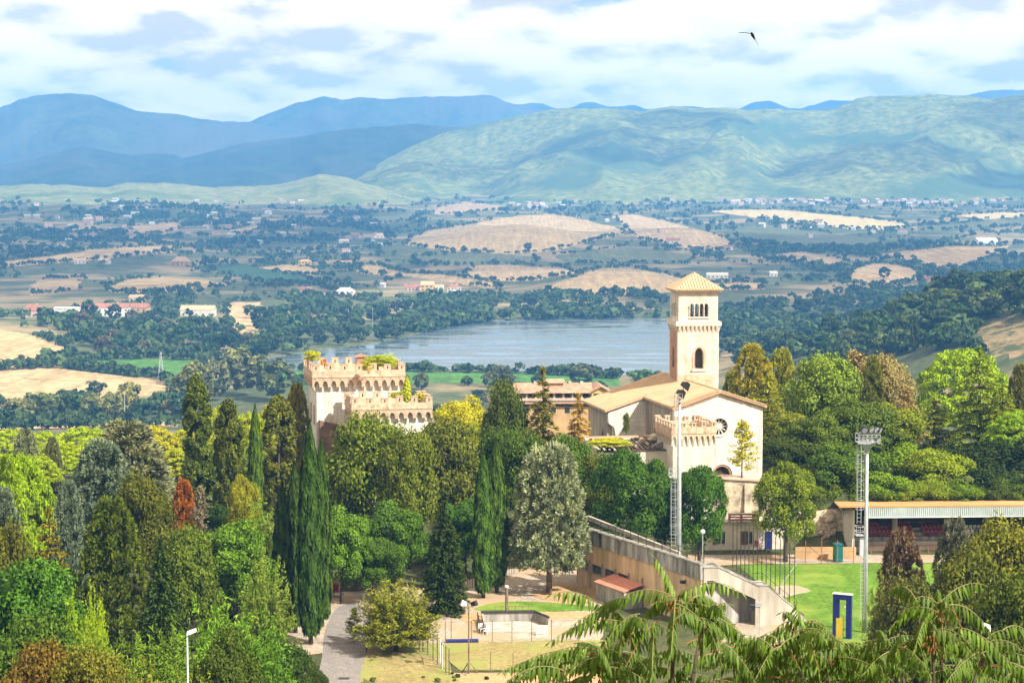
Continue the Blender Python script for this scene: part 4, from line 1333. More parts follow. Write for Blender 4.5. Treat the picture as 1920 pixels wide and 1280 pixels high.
def spectator_stand():
    A = on_z(1086, 1092, 0); B = on_z(1318, 1176, 0)
    L, rz = polar(A, B)
    r = thing('spectator_stand', 'beige panelled back of a concrete spectator stand with stained parapet and railing', 'stand', A, rz)
    zt, zb = 6.65, 5.0
    # stepped body, seats to the field
    prof = [(0.0, 0)] + [(8.6, 0), (8.6, 0.8)]
    for k in range(8):
        y = 8.6 - k * 0.85
        prof += [(y - 0.85, 0.8 + k * 0.6), (y - 0.85, 1.4 + k * 0.6)]
    prof += [(0.0, 0.8 + 8 * 0.6)]
    MB().prism(prof, 0, L, axis='x').build('terrace', MAT['concrete'], r)
    n = 9
    for i in range(n):
        x0, x1 = i * L / n, (i + 1) * L / n - 0.03
        if i < 4:
            holed([(x0, 0), (x1, 0), (x1, zb + 0.05), (x0, zb + 0.05)], [rect(x0 + 0.35, x1 - 0.25, 1.85, 2.85)], -0.24, -0.003, 'panel', MAT['beige_panel'], r)
            w_ = MB().box(x0 + 0.35, x1 - 0.25, -0.08, -0.05, 1.85, 2.85).build('window', MAT['glass_dark'], r)
            MB().box(x0 + 0.22, x1 - 0.12, -0.30, -0.243, 1.75, 1.85).build('sill', MAT['concrete'], w_)
        else:
            MB().box(x0, x1, -0.24, -0.003, 0, zb + 0.05).build('panel', MAT['beige_panel'], r)
        if i < 5:
            MB().box(x1 - 0.12, x1 + 0.14, -0.36, -0.243, 1.3, 3.2).build('pilaster', MAT['concrete'], r)
    MB().box(-0.15, L + 0.05, -0.38, 0.25, zb + 0.053, zt).build('parapet', MAT['stained_concrete'], r)
    MB().box(-0.25, L + 0.1, -0.46, 0.33, zt + 0.003, zt + 0.14).build('coping', MAT['concrete'], r)
    MB().box(-0.2, -0.003, -0.2, 3.0, 0, 3.6).build('end_door', MAT['dark_metal'], r)
    rl = MB()
    rl.bar((0, 0.05, zt + 1.2), (L, 0.05, zt + 1.2), 0.06); rl.bar((0, 0.05, zt + 0.65), (L, 0.05, zt + 0.65), 0.04)
    for k in range(4): rl.bar((0, 0.05, zt + 0.28 + k * 0.22), (L, 0.05, zt + 0.28 + k * 0.22), 0.02)
    rail = rl.build('railing', MAT['dark_metal'], r)
    pm = MB().box(-0.03, 0.03, 0.02, 0.08, zt + 0.14, zt + 1.22).mesh('post', MAT['dark_metal'])
    for i in range(17):
        part('post', pm, rail, (i * L / 16, 0, 0))
    # pale handrail wall rising behind the top
    MB().bar((0, 1.2, zt + 0.9), (L * 0.75, 1.2, zt - 0.1), 0.3, 0.5).build('gangway_wall', MAT['stair_plaster'], r)
    # wall lamp by the stairs
    lm = MB().box(L - 3.2, L - 2.7, -0.85, -0.45, 4.2, 4.5).bar((L - 2.95, -0.45, 4.35), (L - 2.95, -0.2, 4.6), 0.08)
    lm.build('wall_lamp', MAT['black_lamp'], r)
    # lean-to roof
    sh = thing('lean_to', 'small lean-to with a salmon roof against the stand wall behind the fronds', 'lean-to', r.matrix_basis @ Vector((11, 0, 0)) if False else A + Vector((math.cos(rz) * 8.5, math.sin(rz) * 8.5, 0)), rz)
    MB().hexa([(0, -3.0, 1.9), (6.5, -3.0, 1.9), (6.5, -0.45, 2.5), (0, -0.45, 2.5)], [(0, -3.0, 2.0), (6.5, -3.0, 2.0), (6.5, -0.45, 2.6), (0, -0.45, 2.6)]).build('roof', MAT['salmon_roof'], sh)
    MB().box(0.2, 6.3, -2.8, -0.5, 0, 1.89).build('wall', MAT['concrete'], sh)
    # ---------------- staircase at the near end
    S = on_z(1318, 1175, 0)
    s = thing('staircase', 'white plastered outside staircase descending from the stand to the forecourt', 'staircase', (S.x, S.y - 0.4, 0), R(9))
    outer = [(0, 0), (0.35, 0), (0.35, 4.95), (1.0, 4.95), (5.6, 2.85), (5.6, 0), (10.9, 0), (10.9, 0.9), (8.8, 2.6), (7.0, 4.2), (5.9, 4.2), (1.6, 6.3), (0, 6.3)]
    MB().prism(outer, 0, 0.22).build('parapet', MAT['stair_plaster'], s)
    MB().prism([(0, 0), (10.9, 0), (10.9, 0.9), (8.8, 2.6), (7.0, 4.2), (5.9, 4.2), (1.6, 6.3), (0, 6.3)], 2.1, 2.32).build('parapet', MAT['stair_plaster'], s)
    tops = [(0, 6.3), (1.6, 6.3), (5.9, 4.2), (7.0, 4.2), (8.8, 2.6), (10.9, 0.9)]
    for y in (0.11, 2.21):
        c = MB()
        for a, b in zip(tops[:-1], tops[1:]):
            c.bar((a[0], y, a[1] + 0.06), (b[0], y, b[1] + 0.06), 0.34, 0.10)
        c.build('coping', MAT['stained_concrete'], s)
    def zstep(x):
        return float(np.interp(x, [0, 1.6, 5.9, 7.0, 10.9], [5.4, 5.4, 3.3, 3.3, 0.0]))
    for i in range(26):
        x0 = 1.6 + i * (9.3 / 26)
        MB().box(x0, x0 + 9.3 / 26 - 0.01, 0.223, 2.097, max(0, zstep(x0) - 0.5), zstep(x0) + 0.02).build('step', MAT['concrete'], s)
    MB().box(0, 1.6, 0.223, 2.097, 5.1, 5.4).build('landing', MAT['concrete'], s)
    hr = MB()
    for a, b in zip(tops[2:-1], tops[3:]):
        hr.bar((a[0], 2.21, a[1] + 0.95), (b[0], 2.21, b[1] + 0.95), 0.05)
    for x in (7.0, 7.9, 8.8, 9.8, 10.8):
        zz = float(np.interp(x, [p[0] for p in tops], [p[1] for p in tops]))
        hr.bar((x, 2.21, zz + 0.1), (x, 2.21, zz + 0.97), 0.04)
    hr.build('handrail', MAT['dark_metal'], s)
    # globe lamp on the top landing
    p = at(1320, 1054, 201)
    g = thing('globe_lamp', 'white globe lamp on a slim post at the head of the stairs', 'lamp', (p.x, p.y + 1.6, 5.4))
    MB().tube([(0, 0, 0), (0, 0, 3.4)], 0.05, 8).build('post', MAT['galvanised'], g)
    MB().blob((0, 0, 3.62), 0.26, 14, 10).build('globe', MAT['white_plastic'], g, smooth=True)


spectator_stand()


def ball_stop():
    a = on_z(1374, 1064, 0); b = on_z(1489, 1157, 0)
    L, rz = polar(a, b)
    r = thing('ball_stop_fence', 'row of tall thin dark poles holding the ball-stop net beside the green pitch', 'fence', a, rz)
    m = MB().tube([(0, 0, 0), (0, 0, 7.6)], [0.055, 0.04], 6).mesh('post', MAT['dark_metal'])
    n = 15
    for i in range(n):
        part('post', m, r, (i * L / (n - 1), 0, 0), (0, 0, 0), (1, 1, 0.78 + 0.28 * i / n))
    for z in (7.0, 3.5, 0.2):
        MB().bar((0, 0, z * 0.8), (L, 0, z), 0.016).build('wire', MAT['dark_metal'], r)
    MB().bar((L * 0.66, 0, 0), (L * 0.58, 3.5, 3.6), 0.04).build('stay', MAT['galvanised'], r)


ball_stop()


def changing_rooms():
    D = 238
    p = at(1395, 1040, D)
    r = thing('changing_rooms', 'low beige changing room building with a red railed roof terrace beside the pitch', 'building', (p.x, p.y, 0), R(2))
    hw = 4.95; h = zat(984, D)
    win = [(-2.9, 0.62), (0.55, 0.62)]
    holes = [rect(x - w_, x + w_, 1.15, 2.75) for x, w_ in win] + [rect(2.6, 3.55, 0.05, 2.75)]
    holed(rect(-hw, hw, 0, h - 0.02), holes, 0, 0.3, 'wall', MAT['pink_wall'] if False else MAT['cream_wall'], r)
    MB().box(-hw, hw, 0.303, 6, 0, h - 0.02).build('wall', MAT['cream_wall'], r)
    for x, w_ in win:
        o = MB().box(x - w_, x + w_, 0.2, 0.25, 1.15, 2.75).build('window', MAT['glass_dark'], r)
        f = MB().box(x - w_ - 0.4, x - w_ * 0.2, -0.07, -0.003, 1.1, 2.8) if x > 0 else MB().box(x - w_ - 0.45, x - w_, -0.07, -0.003, 1.1, 2.8)
        f.build('shutter', MAT['shutter_brown'], o)
        MB().box(x - 0.04, x + 0.04, 0.05, 0.197, 1.15, 2.75).box(x + w_ - 0.09, x + w_, 0.05, 0.197, 1.15, 2.75).build('frame', MAT['white_plastic'], o)
    d = MB().box(2.6, 3.55, 0.12, 0.2, 0.05, 2.75).build('door', MAT['navy_paint'], r)
    MB().box(2.45, 3.7, -0.35, -0.003, 0, 0.1).build('step', MAT['concrete'], r)
    MB().box(1.35, 1.85, -0.2, -0.003, 1.0, 1.6).build('hose_box', MAT['red_plastic'], r)
    MB().box(-hw - 0.2, 2.0, -0.3, 6.1, h - 0.017, h + 0.16).build('roof', MAT['concrete'], r)
    MB().box(2.003, hw + 0.2, -0.3, 6.1, h - 0.25, h - 0.1).build('roof', MAT['stained_concrete'], r)
    t = MB()
    for x in (-1.9, -0.4, 1.1, 1.75): t.box(x - 0.13, x + 0.13, -0.2, 0.06, h + 0.163, h + 1.15)
    bal = t.build('terrace_railing', MAT['brick_rail'], r)
    for k in range(3):
        MB().box(-1.9, 1.75, -0.1, -0.03, h + 0.3 + k * 0.33, h + 0.5 + k * 0.33).build('rail', MAT['brick_rail'], bal)
    MB().box(-2.1, 1.9, -0.25, 0.1, h + 1.153, h + 1.25).build('handrail', MAT['cream_wall'], bal)


changing_rooms()


def grandstand():
    D = 236.5
    p = at(1596, 1050, D)
    r = thing('grandstand', 'covered grandstand with corrugated grey fascia, orange roof and rows of coloured seats', 'grandstand', (p.x, p.y, 0), R(3))
    L = 30.0
    z = lambda py: zat(py, D)
    # tiers
    for k in range(6):
        MB().box(0.3, L, 1.0 + k * 0.85, 1.85 + k * 0.85 if k < 5 else 8.0, 0, 0.95 + k * 0.42).build('tier', MAT['concrete'] if k > 1 else MAT['stair_plaster'], r)
    MB().box(0.3, L, 8.003, 8.3, 0, 4.8).build('back_wall', MAT['concrete'], r)
    MB().prism([(-0.4, 0), (8.3, 0), (8.3, 4.6), (1.0, z(959)), (-0.4, z(959))], 0, 0.28, axis='x').build('end_wall', MAT['white_wall'], r)
    MB().box(1.0, 1.6, -0.35, 0.3, 0, z(1012)).build('pier', MAT['fascia_metal'], r)
    for x in (6.3, 18.2, 27.0):
        MB().box(x - 0.32, x + 0.32, 3.2, 3.8, 0.5, 4.9).build('column', MAT['concrete'], r)
    # roof deck and fascia
    zf0, zf1 = z(967), z(949)
    MB().hexa([(-2.2, -2.6, zf1 + 0.02), (L, -2.6, zf1 + 0.02), (L, 8.6, zf1 - 1.15), (-0.4, 8.6, zf1 - 1.15)], [(-2.2, -2.6, zf1 + 0.2), (L, -2.6, zf1 + 0.2), (L, 8.6, zf1 - 0.97), (-0.4, 8.6, zf1 - 0.97)]).build('roof', MAT['rust_roof'], r)
    MB().box(1.0, L, -2.5, -2.42, zf0, zf1).build('fascia', MAT['fascia_metal'], r)
    rb = MB()
    for i in range(118):
        x = 1.06 + i * 0.245
        rb.hexa([(x, -2.503, zf0), (x + 0.15, -2.503, zf0), (x + 0.15, -2.5, zf0), (x, -2.5, zf0)][:0] or [(x, -2.58, zf0 + 0.03), (x + 0.13, -2.58, zf0 + 0.03), (x + 0.13, -2.503, zf0 + 0.03), (x, -2.503, zf0 + 0.03)],
                [(x, -2.58, zf1 - 0.03), (x + 0.13, -2.58, zf1 - 0.03), (x + 0.13, -2.503, zf1 - 0.03), (x, -2.503, zf1 - 0.03)])
    o = rb.build('fascia_ribs', MAT['fascia_metal'], r); o['kind'] = 'stuff'
    MB().box(0.95, L, -2.62, -2.4, zf0 - 0.1, zf0 - 0.003).build('trim', MAT['white_plastic'], r)
    tr = MB()
    for i in range(6):
        x = -1.5 + i * 0.5
        tr.bar((-1.8, -2.3, zf1 - 0.05), (x + 0.6, 0.4 + i, zf0 - 0.3), 0.07)
    tr.build('roof_truss', MAT['dark_metal'], r)
    for x in (1.2, 6.3, 12.3, 18.2, 24.0):
        MB().bar((x, -2.35, zf1 - 0.1), (x, 8.0, zf1 - 1.3), 0.16, 0.26).build('rafter', MAT['dark_metal'], r)
    # seats
    def seat(mt):
        m = MB().box(-0.2, 0.2, -0.2, 0.2, 0.28, 0.34)
        m.hexa([(-0.2, 0.16, 0.34), (0.2, 0.16, 0.34), (0.2, 0.22, 0.34), (-0.2, 0.22, 0.34)], [(-0.19, 0.24, 0.74), (0.19, 0.24, 0.74), (0.19, 0.29, 0.74), (-0.19, 0.29, 0.74)])
        m.box(-0.05, 0.05, -0.1, 0.1, 0, 0.279)
        return m.mesh('seat', MAT[mt])
    ms = [seat('red_plastic'), seat('blue_plastic'), seat('white_plastic')]
    rnd = random.Random(4)
    for k in (2, 3, 4, 5):
        for i in range(46):
            x = 1.3 + i * 0.52
            if abs(x - 9.6) < 0.5 or abs(x - 14.8) < 0.4: continue
            c = 0 if x < 15 else (2 if k == 3 or (k == 2 and i % 3) else 1)
            part('seat', ms[c], r, (x, 1.55 + k * 0.85, 0.95 + k * 0.42))
    # rail before the tiers
    rl = MB(); rl.bar((1.0, 0.4, 1.15), (L, 0.4, 1.15), 0.05); rl.bar((1.0, 0.4, 0.6), (L, 0.4, 0.6), 0.04)
    o = rl.build('railing', MAT['brick_rail'], r)
    pm = MB().box(-0.03, 0.03, 0.37, 0.43, 0, 1.15).mesh('post', MAT['brick_rail'])
    for i in range(20): part('post', pm, o, (1.2 + i * 1.45, 0, 0))


grandstand()


def small_things():
    # ---- rock face between changing rooms and grandstand
    rnd = random.Random(9)
    p = at(1528, 1042, 240)
    rw = thing('rock_face', 'sunlit pale rubble rock face left of the grandstand', 'rock face', (p.x, p.y + 1.0, 0))
    m = MB()
    m.hexa([(-5, -0.2, 0), (4.6, -0.2, 0), (4.6, 5, 0), (-5, 5, 0)], [(-4.4, 0.9, 3.9), (4.4, 0.9, 4.7), (4.6, 5, 5.2), (-5, 5, 4.6)])
    m.build('earth_core', MAT['stone_rubble'], rw)
    sm = [MB().blob((0, 0, 0), (0.62, 0.45, 0.42), 9, 6, 0, 0.28, s).mesh('stone', MAT['stone_rubble']) for s in range(5)]
    for i in range(110):
        x = rnd.uniform(-4.6, 4.5); z_ = rnd.uniform(0.1, 4.5)
        part('stone', rnd.choice(sm), rw, (x, -0.05 + z_ * 0.24 + rnd.uniform(-0.1, 0.25), z_), (rnd.uniform(-0.3, 0.3), rnd.uniform(-0.3, 0.3), rnd.uniform(0, 6)), (rnd.uniform(0.6, 1.5),) * 3)
    wl = MB().box(0, 7.6, 0, 0.3, 0, 1.5)
    q = on_z(1490, 1048, 0)
    o = wl.build('low_wall', MAT['ochre_wall']); o.location = q; tag(o, 'low ochre wall along the pitch under the rock face', 'wall')
    # ---- teal cabin
    q = on_z(1571, 1053, 0)
    c = thing('portable_cabin', 'narrow teal portable cabin at the edge of the pitch', 'cabin', q, R(5))
    MB().box(-0.5, 0.5, -0.5, 0.5, 0.1, 2.15).build('body', MAT['teal_plastic'], c)
    MB().prism([(-0.56, 2.153), (0.56, 2.153), (0.5, 2.28), (0, 2.38), (-0.5, 2.28)], -0.56, 0.56).build('roof', MAT['teal_plastic'], c)
    MB().box(-0.38, 0.38, -0.55, -0.503, 0.2, 2.05).build('door', MAT['teal_plastic'], c)
    # ---- pitch fence behind
    a, b = on_z(1480, 1057, 0), on_z(1600, 1056, 0)
    L, rz = polar(a, b)
    f = thing('pitch_fence', 'thin wire fence with posts and a slanting stay in front of the rock face', 'fence', a, rz)
    pm = MB().tube([(0, 0, 0), (0, 0, 2.9)], 0.05, 6).mesh('post', MAT['brick_rail'])
    for i in range(5): part('post', pm, f, (i * L / 4, 0, 0))
    for z_ in (0.3, 1.5, 2.8): MB().bar((0, 0, z_), (L, 0, z_), 0.02).build('wire', MAT['dark_metal'], f)
    MB().bar((L * 0.25, 0, 2.5), (L * 0.62, 0, 0.1), 0.05).build('stay', MAT['dark_metal'], f)
    # ---- navy and yellow frame
    q = on_z(1579, 1196, 0)
    n = thing('gate_frame', 'navy blue upright frame with a yellow panel at the near side of the pitch', 'frame', q, R(-24))
    MB().box(-0.95, -0.62, -0.25, 0.25, 0, 4.0).build('upright', MAT['navy_paint'], n)
    MB().box(0.42, 0.95, -0.25, 0.25, 0, 4.0).build('upright', MAT['navy_paint'], n)
    MB().box(-0.95, 0.95, -0.25, 0.25, 4.003, 4.55).build('lintel', MAT['navy_paint'], n)
    MB().box(-1.0, 1.0, -0.3, 0.3, 4.553, 4.62).build('cap', MAT['white_plastic'], n)
    MB().box(-0.617, 0.08, -0.16, 0.1, 0, 2.1).build('panel', MAT['yellow_paint'], n)
    MB().box(-0.617, -0.3, -0.16, 0.1, 2.103, 4.0).build('side_panel', MAT['navy_paint'], n)
    MB().blob((0.3, -0.1, 3.3), 0.16, 10, 8).build('lamp', MAT['white_plastic'], n)

    # ---- floodlight masts
    def ladder(root, x, y, z0, z1, w_=0.45, cage=True):
        m = MB()
        m.bar((x, y, z0), (x, y, z1), 0.05); m.bar((x + w_, y, z0), (x + w_, y, z1), 0.05)
        k = z0 + 0.2
        while k < z1:
            m.bar((x, y, k), (x + w_, y, k), 0.035); k += 0.4
        if cage:
            k = z0 + 1.5
            while k < z1:
                pts = [(x + w_ / 2 - 0.42 * math.cos(t), y - 0.7 * math.sin(t), k) for t in np.linspace(0, math.pi, 7)]
                m.tube(pts, 0.02, 4); k += 1.0
            for t in (0.5, 1.57, 2.64):
                m.bar((x + w_ / 2 - 0.42 * math.cos(t), y - 0.7 * math.sin(t), z0 + 1.5), (x + w_ / 2 - 0.42 * math.cos(t), y - 0.7 * math.sin(t), z1), 0.025)
        m.build('ladder', MAT['galvanised'], root)

    def platform(root, z_, x0, x1, y0, y1, name='platform'):
        m = MB().box(x0, x1, y0, y1, z_, z_ + 0.08)
        for h in (0.45, 0.95):
            m.bar((x0, y0, z_ + h), (x1, y0, z_ + h), 0.05); m.bar((x0, y1, z_ + h), (x1, y1, z_ + h), 0.05)
            m.bar((x0, y0, z_ + h), (x0, y1, z_ + h), 0.05); m.bar((x1, y0, z_ + h), (x1, y1, z_ + h), 0.05)
        k = max(2, int((x1 - x0) / 0.4))
        for i in range(k + 1):
            x = x0 + (x1 - x0) * i / k
            m.bar((x, y0, z_), (x, y0, z_ + 0.97), 0.04); m.bar((x, y1, z_), (x, y1, z_ + 0.97), 0.04)
        m.build(name, MAT['galvanised'], root)

    def lamp_mesh():
        m = MB()
        m.tube([(0, 0.30, 0), (0, 0.1, 0), (0, -0.16, 0), (0, -0.22, 0)], [0.10, 0.26, 0.38, 0.40], 14)
        m.tube([(0, -0.222, 0), (0, -0.235, 0)], [0.36, 0.36], 14, 1)
        m.bar((-0.42, 0, 0), (-0.42, 0, -0.45), 0.04); m.bar((0.42, 0, 0), (0.42, 0, -0.45), 0.04); m.bar((-0.42, 0, -0.45), (0.42, 0, -0.45), 0.05)
        return m.mesh('floodlight', [MAT['black_lamp'], MAT['lamp_glass']])
    lm = lamp_mesh()
    D = 214
    p = at(1272.5, 1036, D)
    fl = thing('floodlight_mast', 'tall slim floodlight mast with two lamps standing before the church', 'floodlight', (p.x, p.y, 0))
    H = zat(748, D)
    MB().tube([(0, 0, 0), (0, 0, H * 0.55), (0, 0, H)], [0.34, 0.25, 0.15], 14).build('pole', MAT['galvanised'], fl, smooth=True)
    ladder(fl, -0.85, -0.1, zat(1030, D), zat(892, D))
    platform(fl, zat(897, D), -1.15, -0.35, -0.6, 0.3)
    ladder(fl, -0.62, -0.05, zat(880, D), zat(752, D), 0.35, False)
    platform(fl, zat(754, D), -1.0, 0.25, -0.5, 0.4, 'top_platform')
    for dx, dz in ((0.12, 0.0), (0.62, 0.9)):
        b = MB()
        b.hexa([(-0.42, -0.45, -0.42), (0.42, -0.45, -0.42), (0.3, 0.45, -0.25), (-0.3, 0.45, -0.25)], [(-0.42, -0.3, 0.42), (0.42, -0.3, 0.42), (0.26, 0.45, 0.2), (-0.26, 0.45, 0.2)])
        b.bar((0, 0, -0.4), (0, 0, -0.8), 0.08)
        part('lamp', b.mesh('lamp', MAT['brown_brick'] if False else MAT['black_lamp']), fl, (dx, 0, H + 0.6 + dz), (R(20), R(28), R(60)))
    D = 198
    p = on_z(1621, 1186, 0)
    fr = thing('floodlight_mast', 'floodlight mast with a railed lamp platform standing before the grandstand', 'floodlight', p)
    H = zat(818, p.y)
    MB().tube([(0, 0, 0), (0, 0, H * 0.5), (0, 0, H)], [0.27, 0.21, 0.15], 14).build('pole', MAT['galvanised'], fr, smooth=True)
    ladder(fr, -0.95, -0.1, zat(985, p.y), zat(832, p.y), 0.4)
    ladder(fr, -0.55, -0.35, zat(1170, p.y), zat(1012, p.y), 0.4, False)
    platform(fr, zat(1008, p.y), -1.1, -0.3, -0.6, 0.4)
    zp = zat(832, p.y)
    platform(fr, zp, -1.05, 1.15, -0.9, 0.9, 'lamp_platform')
    MB().tube([(0, 0, zp - 0.7), (0, 0, zp - 0.003)], [0.25, 0.9], 12).build('bracket', MAT['galvanised'], fr)
    for x, y, z_, a in ((-0.45, -0.8, 1.45, 0), (0.25, -0.8, 1.5, 0.3), (0.7, -0.7, 1.5, 0.6), (0.85, -1.0, 0.45, 0.5), (-0.2, 0.8, 1.5, 3.0), (1.1, -0.5, 1.4, 1.0)):
        part('floodlight', lm, fr, (x, y, zp + z_), (R(25), 0, a), (0.85,) * 3)
    MB().bar((-1.0, -0.8, zp + 1.02), (1.2, -0.8, zp + 1.02), 0.09).build('lamp_bar', MAT['dark_metal'], fr)

    # ---- yard
    p = on_z(879, 1263, 0)
    y = thing('lamp_post', 'yard lamp post with two floodlights on a tripod foot', 'lamp post', p)
    H = zat(1143, p.y)
    MB().tube([(0, 0, 0), (0, 0, H)], [0.08, 0.06], 8).build('pole', MAT['pale_bark'], y)
    for a in (0.2, 2.3, 4.4):
        MB().bar((0, 0, 1.2), (0.95 * math.cos(a), 0.95 * math.sin(a), 0), 0.07).build('stay', MAT['pale_bark'], y)
    MB().bar((-0.5, 0, H - 0.1), (0.5, 0, H - 0.1), 0.07).build('crossbar', MAT['galvanised'], y)
    for x, a, mt in ((-0.45, -1.4, 'white_plastic'), (0.5, 1.2, 'black_lamp')):
        b = MB().hexa([(-0.3, -0.3, -0.2), (0.3, -0.3, -0.2), (0.22, 0.25, -0.16), (-0.22, 0.25, -0.16)], [(-0.3, -0.18, 0.28), (0.3, -0.18, 0.28), (0.22, 0.25, 0.16), (-0.22, 0.25, 0.16)])
        part('lamp', b.mesh('lamp', MAT[mt]), y, (x, 0, H + 0.2), (R(-10), 0, a))
    # pit with a low wall and black coping
    a, b = on_z(908, 1188, 0), on_z(1032, 1186, 0)
    L, rz = polar(a, b)
    w_ = thing('walled_pit', 'low pale walled enclosure with a black coping in the yard', 'enclosure', a, rz)
    dep = on_z(912, 1166, 0).y - a.y
    h = 1.0
    MB().box(0, 0.2, 0, dep, 0, h).build('wall', MAT['concrete'], w_)
    MB().box(0.2, L - 1.2, dep - 0.2, dep, 0, h).build('wall', MAT['concrete'], w_)
    MB().hexa([(L - 1.2, dep - 0.2, 0), (L, dep * 0.45, 0), (L, dep * 0.45 + 0.2, 0), (L - 1.2, dep, 0)], [(L - 1.2, dep - 0.2, h), (L, dep * 0.45, h), (L, dep * 0.45 + 0.2, h), (L - 1.2, dep, h)]).build('wall', MAT['concrete'], w_)
    MB().box(-0.05, L - 1.2, dep - 0.3, dep + 0.25, h + 0.003, h + 0.2).build('coping', MAT['dark_metal'], w_)
    MB().hexa([(L - 1.2, dep - 0.3, h), (L + 0.1, dep * 0.4, h), (L + 0.1, dep * 0.4 + 0.5, h), (L - 1.2, dep + 0.2, h)], [(L - 1.2, dep - 0.3, h + 0.19), (L + 0.1, dep * 0.4, h + 0.19), (L + 0.1, dep * 0.4 + 0.5, h + 0.19), (L - 1.2, dep + 0.2, h + 0.19)]).build('coping', MAT['dark_metal'], w_)
    MB().box(0.2, L - 0.2, 0.3, dep - 0.2, 0.07, 0.1).build('floor', MAT['stair_plaster'], w_)
    for i in range(5):
        MB().box(-0.5, -0.4, i * dep / 5, i * dep / 5 + 0.12, 0, 1.3).build('paling', MAT['dark_metal'], w_)
    p = on_z(950, 1165, 0)
    o = MB().tube([(0, 0, 0), (0, 0, zat(1106, p.y) - 0.1)], 0.16, 12).tube([(0, 0, zat(1106, p.y) - 0.1), (0, 0, zat(1106, p.y) + 0.1)], [0.2, 0.17], 12, 1).build('post', [MAT['pale_bark'], MAT['white_plastic']])
    o.location = p; tag(o, 'stout brown post with a white cap beside the walled enclosure', 'post')
    # low railings behind the enclosure
    a, b = on_z(928, 1150, 0), on_z(992, 1150, 0); L, rz = polar(a, b)
    f = thing('low_railing', 'low brown railing between the lawn strip and the walled enclosure', 'railing', a, rz)
    for i in range(6): MB().box(i * L / 5 - 0.03, i * L / 5 + 0.03, 0, 0.06, 0, 0.8).build('post', MAT['pale_bark'], f)
    MB().bar((0, 0.03, 0.78), (L, 0.03, 0.78), 0.06).build('rail', MAT['pale_bark'], f)
    # stacked garden chairs
    for px, py, rz, lab in ((903, 1186, 0.4, 'left white plastic garden chair by the enclosure'), (912, 1190, -0.5, 'right white plastic garden chair by the enclosure')):
        c = thing('garden_chair', lab, 'chair', on_z(px, py, 0), rz, 'garden chairs by the enclosure')
        MB().box(-0.25, 0.25, -0.25, 0.25, 0.42, 0.47).build('seat', MAT['white_plastic'], c)
        MB().hexa([(-0.25, 0.2, 0.47), (0.25, 0.2, 0.47), (0.25, 0.25, 0.47), (-0.25, 0.25, 0.47)], [(-0.22, 0.32, 0.95), (0.22, 0.32, 0.95), (0.22, 0.37, 0.95), (-0.22, 0.37, 0.95)]).build('backrest', MAT['white_plastic'], c)
        for sx in (-1, 1):
            for sy in (-1, 1):
                MB().bar((sx * 0.22, sy * 0.22, 0.42), (sx * 0.27, sy * 0.27, 0), 0.05).build('leg', MAT['white_plastic'], c)
            MB().bar((sx * 0.27, -0.22, 0.66), (sx * 0.27, 0.24, 0.66), 0.05, 0.03).build('armrest', MAT['white_plastic'], c)
    # pallet leaning
    q = on_z(1016, 1193, 0)
    pl = thing('pallet', 'pale wooden pallet leaning on its edge at the enclosure corner', 'pallet', q, R(-8))
    for i in range(5):
        part('slat', MB().box(-0.62, 0.62, -0.03, 0.0, 0, 0.17).mesh('slat', MAT['cream_wall']), pl, (0, 0.12 * i, 0.05 + i * 0.22), (R(-28), 0, 0))
    for x in (-0.55, 0, 0.55):
        MB().bar((x, 0.09, 0.0), (x, 0.62, 1.05), 0.09).build('bearer', MAT['cream_wall'], pl)
    # rolled mat
    a, b = on_z(836, 1205, 0), on_z(897, 1204, 0); L, rz = polar(a, b)
    o = MB().tube([(0, 0, 0.22), (L, 0, 0.22)], 0.2, 12).build('rolled_mat', MAT['navy_paint'], smooth=False)
    o.location = a; o.rotation_euler = (0, 0, rz); tag(o, 'long dark navy rolled mat at the edge of the dry court', 'mat')
    # court fences

    def post_fence(name, label, pts, h, mt, rails=(0.1, 0.95), rad=0.045):
        pts = [on_z(x, y, 0) for x, y in pts]
        f = thing(name, label, 'fence', pts[0])
        m = MB().tube([(0, 0, 0), (0, 0, h)], rad, 6).mesh('post', MAT[mt])
        for q in pts: part('post', m, f, q - pts[0])
        w_ = MB()
        for k in rails:
            for u, v in zip(pts[:-1], pts[1:]):
                w_.bar(u - pts[0] + Vector((0, 0, h * k)), v - pts[0] + Vector((0, 0, h * k)), 0.02)
        w_.build('wire', MAT[mt], f)
    post_fence('court_fence', 'row of thin posts along the far side of the dry court', [(835, 1206), (846, 1205.5), (884, 1205), (923, 1205), (960, 1204), (997, 1203), (1034, 1203), (1085, 1202)], 2.3, 'pale_bark')
    post_fence('court_fence', 'two thin posts and a low rail along the near side of the dry court', [(842, 1262), (920, 1262), (962, 1262), (1080, 1261)], 2.0, 'pale_bark', (0.05, 0.22))
    post_fence('court_fence', 'dark close-set posts at the left end of the dry court', [(786, 1216), (793, 1222), (802, 1228), (812, 1238), (820, 1246), (828, 1254), (836, 1262), (842, 1266)], 2.6, 'dark_metal', (0.1, 0.5, 0.97))
    post_fence('yard_fence', 'metal railings with a gate under the cypress pair', [(858 + i * 4.6, 1112 - i * 1.55) for i in range(24)], 2.1, 'dark_metal', (0.1, 0.9), 0.03)
    post_fence('yard_fence', 'thin railing beyond the silver cedar trunk', [(1012 + i * 14, 1079 - i * 0.4) for i in range(6)], 1.3, 'dark_metal', (0.5, 0.95))
    # goal frame
    q = on_z(829, 1254, 0)
    g = thing('goal', 'small white goal frame seen end-on beside the dry court', 'goal', q, R(6))
    for y_ in (0, 2.6):
        MB().tube([(0, y_, 0), (0, y_, 2.3)], 0.05, 8).build('post', MAT['white_plastic'], g)
    MB().tube([(0, -0.05, 2.3), (0, 2.65, 2.3)], 0.05, 8).build('crossbar', MAT['white_plastic'], g)
    # shed
    q = on_z(668, 1112, 0)
